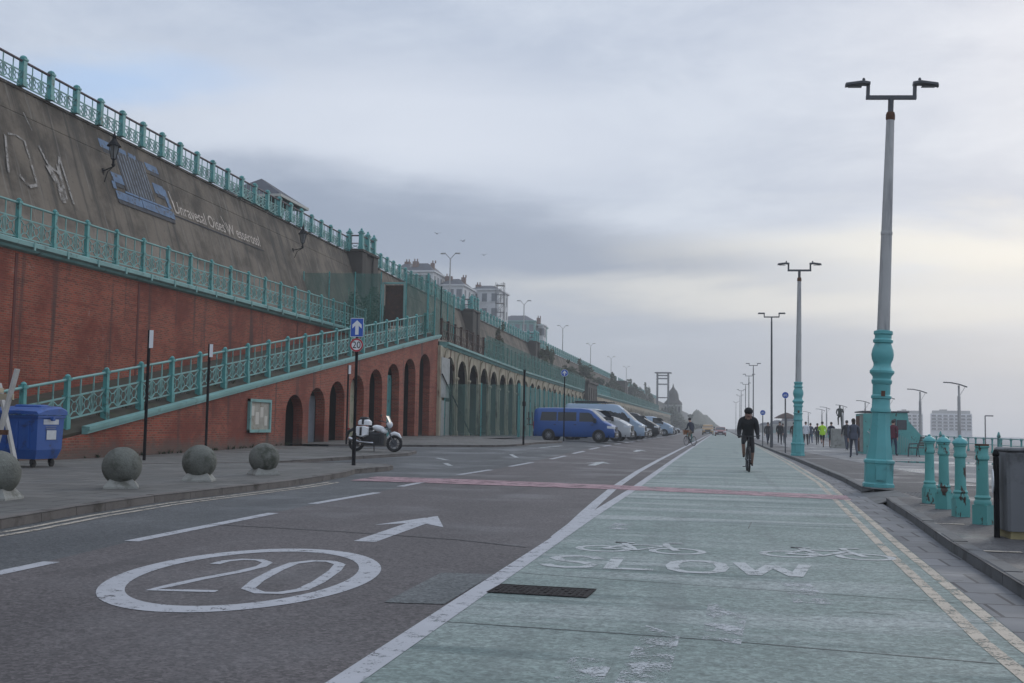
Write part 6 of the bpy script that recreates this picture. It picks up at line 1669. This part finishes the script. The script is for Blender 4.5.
def hair_cap(t, J, k, m, kind='short'):
    j, br, cr = Vector(J['jaw']), Vector(J['brow']), Vector(J['crown']); up_ = (cr-j).normalized(); fw = (Vector(J['nose'])-j); fw = (fw-up_*fw.dot(up_)).normalized(); rt = fw.cross(up_)
    rot = Matrix((rt, fw, up_)).transposed(); b = MB()
    c = br+up_*.035*k-fw*.012*k
    b.ell(c, .092*k, .112*k, .095*k, 14, 10, rot)
    if kind == 'long': b.ell(c-fw*.05*k-up_*.12*k, .075*k, .055*k, .15*k, 12, 8, rot)
    if kind == 'helmet': 
        b = MB(); b.ell(c+up_*.02*k, .105*k, .135*k, .095*k, 18, 10, rot); b.ell(c+up_*.0*k+fw*.07*k, .085*k, .07*k, .03*k, 12, 6, rot)
    o = b.build('helmet' if kind == 'helmet' else 'hair', m, t, 60)
    b = MB()
    for s in (-1, 1): b.ell(br+fw*.085*k+rt*.031*k*s-up_*.018*k, .012*k, .008*k, .008*k, 8, 6, rot)
    b.build('eyes', 'black_cloth', t)
    b = MB()
    for s in (-1, 1): b.ell(br+rt*.08*k*s-up_*.03*k-fw*.01*k, .012*k, .022*k, .032*k, 8, 6, rot)
    b.build('ears', mats_now['skin'], t)
    b = MB(); b.ell(j+fw*.074*k-up_*.015*k, .026*k, .008*k, .007*k, 8, 6, rot); b.build('mouth', 'maroon_cloth', t)
mats_now = {}
def walker(label, x, y, rz, H, cl, stride=.35, ph=1, armw=.3, z=.12, hair='short', hairm='hair', bulk=1.1, parent=None, lean=.03, cat='person', group=None, run=False):
    k = H/1.75; t = thing('person', label, cat, (x, y, z), rz, group)
    P = lambda a, b_, c_: Vector((a*k, b_*k, c_*k)); J = {}
    hz = .93-.04*stride
    J['pelvis'] = P(0, 0, hz+.02); J['belly'] = P(0, .01+lean*.5, hz+.19); J['chest'] = P(0, .0+lean*1.2, hz+.40); J['collar'] = P(0, -.01+lean*1.7, hz+.52); J['neck'] = P(0, .0+lean*1.9, hz+.58); J['jaw'] = P(0, .03+lean*2, hz+.66); J['brow'] = P(0, .02+lean*2, hz+.735); J['crown'] = P(0, .01+lean*2, hz+.80); J['nose'] = P(0, .115+lean*2, hz+.69)
    for s, sg in (('L', -1), ('R', 1)):
        d_ = ph*sg; a = stride*d_
        J['hi'+s] = P(.09*sg, .01, hz-.03)
        kn = J['hi'+s]+P(.0, math.sin(a+ (.25 if a > 0 else .05))*.44, -math.cos(a)*.44)
        sh_ = a-(.15 if a > 0 else (1.1 if run else .55)*stride*2)
        an = kn+P(.0, math.sin(sh_)*.42, -math.cos(sh_)*.42)
        J['kn'+s] = kn; J['an'+s] = an; J['to'+s] = an+P(.01*sg, .15, -.045 if a > 0 else -.07)
        J['sh'+s] = P(.19*sg*(.7+.3*bulk), lean*1.6, hz+.475)
        b_ = -armw*d_
        el = J['sh'+s]+P(.05*sg, math.sin(b_)*.28, -math.cos(b_)*.28); J['el'+s] = el
        fb = b_+(1.25 if run else .3)
        wr = el+P(.0, math.sin(fb)*.25, -math.cos(fb)*.25); J['wr'+s] = wr
        hand(J, s, wr, P(0, math.sin(fb), -math.cos(fb)), P(-.3*sg, .9, .1), k)
    mn = min(min(J['to'+s].z, J['an'+s].z-.04*k) for s in 'LR'); dz_ = mn-.028*k
    for n in J: J[n] = J[n]-Vector((0, 0, dz_))
    E_, rad, lab = body(J, k, bulk=bulk)
    mm = dict(skin='skin', hair=hairm, top='black_cloth', legs='navy_cloth', shin=None, shoe='black_cloth', hand='skin'); mm.update(cl)
    if mm['shin'] is None: mm['shin'] = mm['legs']
    mats_now.clear(); mats_now.update(mm)
    skin_figure('body', J, E_, rad, lab, mm, t)
    hair_cap(t, J, k, hairm, hair)
    b = MB()                                             # jacket skirt that ends in a clean hem
    r0 = [(J['belly'], .168*bulk, .135*bulk), (J['pelvis']+Vector((0, 0, .02*k)), .178*bulk, .145*bulk), (J['pelvis']-Vector((0, 0, .09*k)), .18*bulk, .15*bulk)]
    b.loft([[(c.x+a*k*math.cos(i*PI/8), c.y+d_*k*math.sin(i*PI/8), c.z) for i in range(16)] for c, a, d_ in r0]); b.build('jacket_hem', mm['top'], t, 60)
    return t
B_ = dict
AW, TO = 0.0, PI                                         # away from / towards the camera
walker('walker in a dark coat at the kerb just left of the slim lamp post', 3.5, 88, TO+.15, 1.72, B_(top='charcoal_cloth', legs='navy_cloth'), .42, 1)
walker('walker in dark clothes right of the slim lamp post', 4.45, 89, TO, 1.78, B_(top='black_cloth', legs='charcoal_cloth'), .38, -1)
walker('stocky walker in a brown-black coat left of the second turquoise lamp base', 5.45, 87.5, AW+.1, 1.74, B_(top='rust_iron', legs='black_cloth'), .36, 1, bulk=1.2)
walker('dim walker in grey behind the round blue cycle sign', 5.1, 97, TO, 1.68, B_(top='grey_cloth', legs='navy_cloth'), .36, -1)
walker('walker in a white jacket and dark trousers beside the second turquoise lamp base', 6.35, 88.0, AW-.2, 1.80, B_(top='white_cloth', legs='black_cloth'), .40, 1)
walker('walker in slate blue between the white jacket and the yellow jacket', 7.25, 95, AW, 1.74, B_(top='slate_cloth', legs='denim'), .38, -1)
walker('shadowy walker half hidden left of the yellow jacket', 7.55, 92, TO, 1.70, B_(top='charcoal_cloth', legs='black_cloth'), .34, 1)
walker('runner in a bright yellow-green jacket and dark shorts', 6.95, 80.5, AW, 1.78, B_(top='hivis_cloth', legs='black_cloth', shin='leg_skin'), .38, 1, .5, bulk=1.12, run=True)
walker('runner in dark clothing just right of the yellow jacket', 7.75, 82.5, AW, 1.76, B_(top='navy_cloth', legs='black_cloth', shin='leg_skin'), .34, -1, .5, run=True)
walker('stout man in a dark coat beside the statue plinth', 7.55, 70.5, AW+.1, 1.78, B_(top='charcoal_cloth', legs='slate_cloth'), .24, 1, bulk=1.2)
walker('woman with long dark hair in grey-blue jacket walking away past the hut', 5.77, 51.2, AW, 1.74, B_(top='slate_cloth', legs='slate_cloth', shoe='black_cloth'), .42, -1, hair='long')
walker('person in a maroon jacket partly hidden by the big turquoise lamp base', 8.35, 57.5, AW-.5, 1.72, B_(top='maroon_cloth', legs='denim'), .16, 1)

# bronze runner on a plinth
t = thing('statue', 'dark bronze running figure on a tall stone plinth', 'statue', (7.95, 78, .12))
b = MB(); b.cbox(-.62, .62, -.6, .6, 0, 1.32, .03); b.box(-.68, .68, -.66, .66, 0, .12); b.build('plinth', 'stone_pale', t)
def statue_fig(parent):
    k = .92; P = lambda a, b_, c_: Vector((a*k-.05, b_*k, c_*k+1.32)); J = {}
    J.update(pelvis=P(0, 0, .95), belly=P(0, .03, 1.13), chest=P(0, .08, 1.33), collar=P(0, .1, 1.45), neck=P(0, .12, 1.51), jaw=P(0, .16, 1.59), brow=P(0, .15, 1.665), crown=P(0, .14, 1.73), nose=P(0, .245, 1.62))
    J.update(hiL=P(-.09, 0, .9), knL=P(-.1, .38, .75), anL=P(-.1, .2, .36), toL=P(-.1, .34, .27), hiR=P(.09, 0, .9), knR=P(.1, -.10, .48), anR=P(.1, -.18, .08), toR=P(.1, -.03, .02))
    J.update(shL=P(-.19, .1, 1.41), elL=P(-.27, -.12, 1.2), wrL=P(-.2, .05, 1.02), shR=P(.19, .1, 1.41), elR=P(.27, .22, 1.17), wrR=P(.16, .4, 1.3))
    hand(J, 'L', J['wrL'], (.1, .6, -.2), (.8, .1, .3), k, .7); hand(J, 'R', J['wrR'], (-.2, .5, .5), (-.8, .1, .3), k, .7)
    E_, rad, lab = body(J, k); mm = {v: 'bronze' for v in lab.values()}
    o = skin_figure('figure', J, E_, rad, lab, mm, parent)
statue_fig(t)

# ------------------------------------------------------------------ bicycles and riders
def bicycle(name, label, loc, rz, paint, wheel_r=.345, base=1.06, fat=.022, basket=None, flat_bar=True, saddle_z=.98, bar_z=1.06):
    t = thing(name, label, 'bicycle', loc, rz)          # +y is forward, origin under the bottom bracket
    r = wheel_r; yf, yr = base*.58, -base*.42; bbz = .29
    for y, nm in ((yf, 'wheel'), (yr, 'wheel')):
        b = MB(); b.path([(0, y+r*math.cos(i*PI/16), r+fat*.5+r*.96*math.sin(i*PI/16)) for i in range(32)], fat, 8, True); w_ = b.build(nm, 'tyre', t, 60)
        b = MB(); b.path([(0, y+.9*r*math.cos(i*PI/16), r+fat*.5+.87*r*math.sin(i*PI/16)) for i in range(32)], .011, 5, True)
        for i in range(14): a = i*2*PI/14; b.tube((.012*(-1)**i, y, r+fat*.5), (0, y+.88*r*math.cos(a), r+fat*.5+.86*r*math.sin(a)), .002, n=4)
        b.tube((-.05, y, r+fat*.5), (.05, y, r+fat*.5), .022, n=8); b.build('rim', 'alloy', w_)
    st, hd, hd2 = (0, -.18, saddle_z-.14), (0, yf-.20, .92), (0, yf-.16, .78); bb = (0, 0, bbz)
    b = MB(); b.tube(bb, st, .019); b.tube(bb, hd2, .022); b.tube((0, -.165, saddle_z-.2), hd, .018); b.tube(hd, hd2, .024)
    for s in (-1, 1): b.tube((s*.02, 0, bbz), (s*.055, yr, r), .011, n=6); b.tube((s*.015, -.165, saddle_z-.22), (s*.055, yr, r), .009, n=6)
    b.build('frame', paint, t, 60)
    b = MB(); b.tube((-.05, yf-.155, .77), (.05, yf-.155, .77), .02)
    for s in (-1, 1): b.path([(s*.05, yf-.155, .77), (s*.055, yf-.10, .6), (s*.055, yf, r)], .016, 6)
    b.build('fork', 'dark', t, 60)
    b = MB(); b.tube(hd, (0, yf-.23, bar_z-.02), .015); b.path([(-.34, yf-.30, bar_z+.02), (-.15, yf-.21, bar_z), (.15, yf-.21, bar_z), (.34, yf-.30, bar_z+.02)], .013, 6)
    for s in (-1, 1): b.tube((s*.22, yf-.235, bar_z+.005), (s*.35, yf-.305, bar_z+.02), .019, n=8)
    b.build('handlebar', 'dark', t, 60)
    b = MB(); b.tube(st, (0, -.19, saddle_z-.03), .014); b.loft([[(-.07, -.32, saddle_z-.03), (.07, -.32, saddle_z-.03), (.06, -.32, saddle_z+.02), (-.06, -.32, saddle_z+.02)], [(-.05, -.16, saddle_z-.03), (.05, -.16, saddle_z-.03), (.045, -.16, saddle_z+.015), (-.045, -.16, saddle_z+.015)], [(-.02, -.03, saddle_z-.03), (.02, -.03, saddle_z-.03), (.02, -.03, saddle_z+.01), (-.02, -.03, saddle_z+.01)]]); b.build('saddle', 'black_cloth', t)
    b = MB(); b.tube((.03, 0, bbz), (.045, 0, bbz), .09, n=20)
    a = .9
    for s in (-1, 1):
        d_ = Vector((0, math.cos(a)*.17*s, -math.sin(a)*.17*s)); b.tube((s*.06, 0, bbz), Vector((s*.075, 0, bbz))+d_, .013, n=6)
    b.build('crank', 'dark_steel', t)
    for s in (-1, 1):
        d_ = Vector((0, math.cos(a)*.17*s, -math.sin(a)*.17*s)); c = Vector((s*.125, 0, bbz))+d_; MB().obox(c, .09, .085, .022).build('pedal', 'dark', t)
    if basket:
        b = MB(); c = (0, yf+.02, bar_z-.16)
        for i in range(5):
            z = -.14+i*.07; q = .15+.03*i/4; b.path([(c[0]-q*1.2, c[1]-q*.8, c[2]+z), (c[0]+q*1.2, c[1]-q*.8, c[2]+z), (c[0]+q*1.2, c[1]+q*.8, c[2]+z), (c[0]-q*1.2, c[1]+q*.8, c[2]+z)], .022, 5, True)
        b.box(-.17, .17, c[1]-.11, c[1]+.11, c[2]-.15, c[2]-.12)
        for i in range(12): a2 = i*PI/6; b.tube((.18*math.cos(a2), c[1]+.12*math.sin(a2), c[2]-.14), (.21*math.cos(a2), c[1]+.14*math.sin(a2), c[2]+.14), .014, n=5)
        b.ell((0, c[1], c[2]+.05), .17, .11, .12, 10, 8); b.build('basket', basket, t)
    return t
def rider(label, loc, rz, cl, k=1.0, saddle=.98, bar=(.29, .34, 1.09), pedal_a=.9, hip_y=-.20, lean=.18, head=(0, 0, 0), helm='helmet', helmm='black', bulk=1.0, elbow=.12, sit=.07, bbz=.29, slv=1.0, hd=1.0):
    t = thing('person', label, 'person', loc, rz); J = {}
    P = lambda a, b_, c_: Vector((a, b_, c_)); hz = saddle+sit
    J['pelvis'] = P(0, hip_y, hz+.04); J['belly'] = P(0, hip_y+lean*.35, hz+.20*k); J['chest'] = P(0, hip_y+lean*.9, hz+.42*k); J['collar'] = P(0, hip_y+lean*1.2, hz+.55*k); J['neck'] = P(0, hip_y+lean*1.4, hz+.62*k)
    jx = P(*head)+P(0, hip_y+lean*1.55+.03, hz+.70*k); J['jaw'] = jx; J['brow'] = jx+P(0, -.0, .08*k); J['crown'] = jx+P(0, -.02, .15*k); J['nose'] = jx+P(0, .10*k, .03*k)
    for s, sg in (('L', -1), ('R', 1)):
        hi = P(.09*sg, hip_y, hz); J['hi'+s] = hi
        d_ = P(0, math.cos(pedal_a)*.17*sg, -math.sin(pedal_a)*.17*sg); ft = P(.125*sg, 0, bbz)+d_
        an = ft+P(0, -.05, .09); J['an'+s] = an; J['to'+s] = ft+P(.01*sg, .11, .035)
        a_, c_ = .45*k, .44*k; v = an-hi; D_ = min(v.length, a_+c_-.005); m_ = (a_*a_-c_*c_+D_*D_)/(2*D_); h_ = math.sqrt(max(0, a_*a_-m_*m_)); fw = P(.14*sg, 1, .25); fw = (fw-v.normalized()*fw.dot(v.normalized())).normalized()
        J['kn'+s] = hi+v.normalized()*m_+fw*h_
        sh_ = P(.19*sg*(.6+.4*bulk), hip_y+lean*1.15, hz+.50*k); wr = P(bar[0]*sg, bar[1]-.07, bar[2]+.03); v = wr-sh_; a_, c_ = .30*k, .27*k; D_ = min(v.length, a_+c_-.005); m_ = (a_*a_-c_*c_+D_*D_)/(2*D_); h_ = math.sqrt(max(0, a_*a_-m_*m_)); ou = P(sg*.18, -.5, -.8); ou = (ou-v.normalized()*ou.dot(v.normalized())).normalized()
        J['sh'+s] = sh_; J['el'+s] = sh_+v.normalized()*m_+ou*max(h_, elbow); J['wr'+s] = wr
        hand(J, s, wr, (0, .9, -.25), (-sg, 0, 0), k, .95)
    E_, rad, lab = body(J, k, bulk=bulk)
    for n_ in ('jaw', 'brow', 'crown'): rad[n_] = tuple(v*hd for v in rad[n_])
    for s in 'LR': rad['sh'+s] *= slv*.9; rad['el'+s] *= slv; rad['wr'+s] *= slv
    mm = dict(skin='skin', hair='hair', top='black_cloth', legs='black_cloth', shin='leg_skin', shoe='brown_shoe', hand='skin'); mm.update(cl)
    mats_now.clear(); mats_now.update(mm)
    skin_figure('body', J, E_, rad, lab, mm, t, sub=2)
    hair_cap(t, J, k*hd, helmm, helm)
    return t
cy = (.80, 35.4, .004)
bicycle('bicycle', 'dark mountain bike coming straight down the green lane', cy, PI+.03, 'black', .36, 1.1, .033, saddle_z=1.0, bar_z=1.10)
rider('cyclist in black jacket and shorts with bare shins on the dark mountain bike', cy, PI+.03, B_(skin='leg_skin', hand='black_cloth'), 1.06, 1.0, (.29, .35, 1.06), -.9, -.14, .26, (0, .05, -.09), bulk=1.32, elbow=.05, slv=1.3, hd=1.2)
c2 = (-2.2, 80, .02); h2 = R(32)
bicycle('bicycle', 'green bicycle with an orange front basket crossing the white lines', c2, h2, 'tq', .34, 1.05, .02, basket='orange_basket', saddle_z=.98, bar_z=1.12)
rider('cyclist in dark jacket and jeans on the green bicycle with the orange basket', c2, h2, B_(top='navy_cloth', legs='tan_cloth', shin='charcoal_cloth', shoe='black_cloth'), 1.04, .98, (.29, .35, 1.13), -.7, -.2, .20, (0, .02, 0), bulk=1.1)

# ------------------------------------------------------------------ motorbike
t = thing('motorcycle', 'white and black motorcycle with white cases parked before the brick arches', 'motorcycle', (-13.15, 40.9, g(-13, 41)+.10), R(-4))
yf, yr, r = .74, -.74, .31                               # +x is forward here
for x in (yf, yr):
    b = MB(); b.path([(x+(r-.055)*math.cos(i*PI/14), 0, r+(r-.055)*math.sin(i*PI/14)) for i in range(28)], .058, 8, True); w_ = b.build('wheel', 'tyre', t, 60)
    b = MB(); b.path([(x+.215*math.cos(i*PI/14), 0, r+.215*math.sin(i*PI/14)) for i in range(28)], .018, 6, True)
    for i in range(6): a = i*PI/3; b.tube((x, 0, r), (x+.21*math.cos(a), 0, r+.21*math.sin(a)), .016, n=5)
    b.tube((x, -.08, r), (x, .08, r), .04, n=10); b.tube((x, -.075, r), (x, -.068, r), .14, n=20); b.build('rim', 'dark_steel', w_)
b = MB()
for s in (-1, 1): b.tube((yf, s*.10, r), (.44, s*.10, .98), .026, n=8)
b.tube((.46, -.11, .95), (.46, .11, .95), .03); b.build('fork', 'dark_steel', t)
b = MB(); b.path([(yf+.30*math.cos(a), 0, r+.36*math.sin(a)) for a in (2.6, 2.1, 1.6, 1.1, .6)], [.05, .075, .08, .07, .03], 8); b.build('front_mudguard', 'sign_white', t, 60)
b = MB(); b.cbox(-.42, .38, -.18, .18, .22, .70, .06); b.cbox(-.05, .26, -.20, .20, .34, .56, .04)
for k in range(5): b.box(.02, .24, -.215, .215, .36+k*.04, .375+k*.04)
b.build('engine', 'dark', t)
b = MB(); b.tube((.42, 0, .9), (-.3, 0, .62), .035); b.tube((.42, 0, .82), (.28, 0, .3), .03); b.tube((-.28, .09, .4), (yr, .09, r), .03); b.tube((-.28, -.09, .4), (yr, -.09, r), .03); b.tube((-.3, 0, .62), (-.85, 0, .78), .03); b.build('frame', 'dark', t)
b = MB(); b.ell((.12, 0, .84), .27, .15, .12, 18, 12, Matrix.Rotation(R(12), 3, 'Y')); b.ell((.32, 0, .74), .13, .15, .10, 14, 10); b.build('fuel_tank', 'sign_white', t, 60)
b = MB(); b.loft([[(-.10, -.12, .80), (-.10, .12, .80), (-.10, .10, .87), (-.10, -.10, .87)], [(-.35, -.15, .77), (-.35, .15, .77), (-.35, .13, .86), (-.35, -.13, .86)], [(-.80, -.11, .84), (-.80, .11, .84), (-.80, .09, .93), (-.80, -.09, .93)]]); b.build('seat', 'black_cloth', t)
b = MB(); b.ell((.52, 0, .98), .12, .13, .13, 14, 10); b.build('headlight', 'lens', t, 60)
b = MB(); b.loft([[(.60, -.13, 1.0), (.60, .13, 1.0), (.63, .0, .97)], [(.44, -.17, 1.30), (.44, .17, 1.30), (.47, 0, 1.30)]]); b.build('windshield', 'glass', t)
b = MB(); b.path([(.28, -.40, 1.10), (.38, -.2, 1.08), (.40, 0, 1.06), (.38, .2, 1.08), (.28, .40, 1.10)], .016, 6)
for s in (-1, 1): b.tube((.32, s*.30, 1.09), (.27, s*.42, 1.10), .024, n=8); b.tube((.36, s*.24, 1.09), (.34, s*.34, 1.26), .01, n=5)
b.build('handlebar', 'dark', t)
for s in (-1, 1):
    b = MB(); b.ell((.33, s*.36, 1.30), .025, .075, .05, 12, 8); b.build('mirror', 'dark', t, 60)
for s_ in (-1, 1):
    b = MB(); b.loft([[(-.66, s_*.19, .56), (-.66, s_*.38, .58), (-.66, s_*.36, .86), (-.66, s_*.19, .90)], [(-.40, s_*.19, .50), (-.40, s_*.42, .52), (-.40, s_*.40, .90), (-.40, s_*.19, .92)], [(-.20, s_*.19, .58), (-.20, s_*.36, .60), (-.20, s_*.34, .84), (-.20, s_*.19, .88)]]); cs = b.build('side_case', 'sign_white', t)
    b = MB(); b.box(-.46, -.38, s_*.425-.006, s_*.425+.006, .56, .86); b.build('case_strap', 'dark', cs)
b = MB(); b.cbox(-.66, -.22, -.20, .20, .96, 1.16, .07); tc_ = b.build('tail_bag', 'sign_white', t)
b = MB(); b.cbox(-.60, -.30, -.15, .15, 1.161, 1.25, .04); b.box(-.48, -.40, -.206, .206, .97, 1.155); b.build('bag_cover', 'dark', tc_)
b = MB(); b.tube((.0, -.17, .3), (-.55, -.2, .34), .045, .05, 10); b.tube((-.55, -.2, .34), (-.95, -.22, .46), .06, n=12); b.build('exhaust', 'chrome', t, 60)
b = MB(); b.path([(-.8, 0, .84), (-1.05, 0, .72), (-1.12, 0, .5)], [.07, .06, .04], 6); b.build('rear_mudguard', 'dark', t)
b = MB(); b.box(-1.08, -1.04, -.08, .08, .78, .84); b.build('tail_light', 'tail', t)
b = MB(); b.tube((-.1, .12, .28), (-.15, .3, .0), .018, n=6); b.build('side_stand', 'dark', t)
t.rotation_euler.x = R(-3)
t.scale = (1.06, 1.06, 1.06)
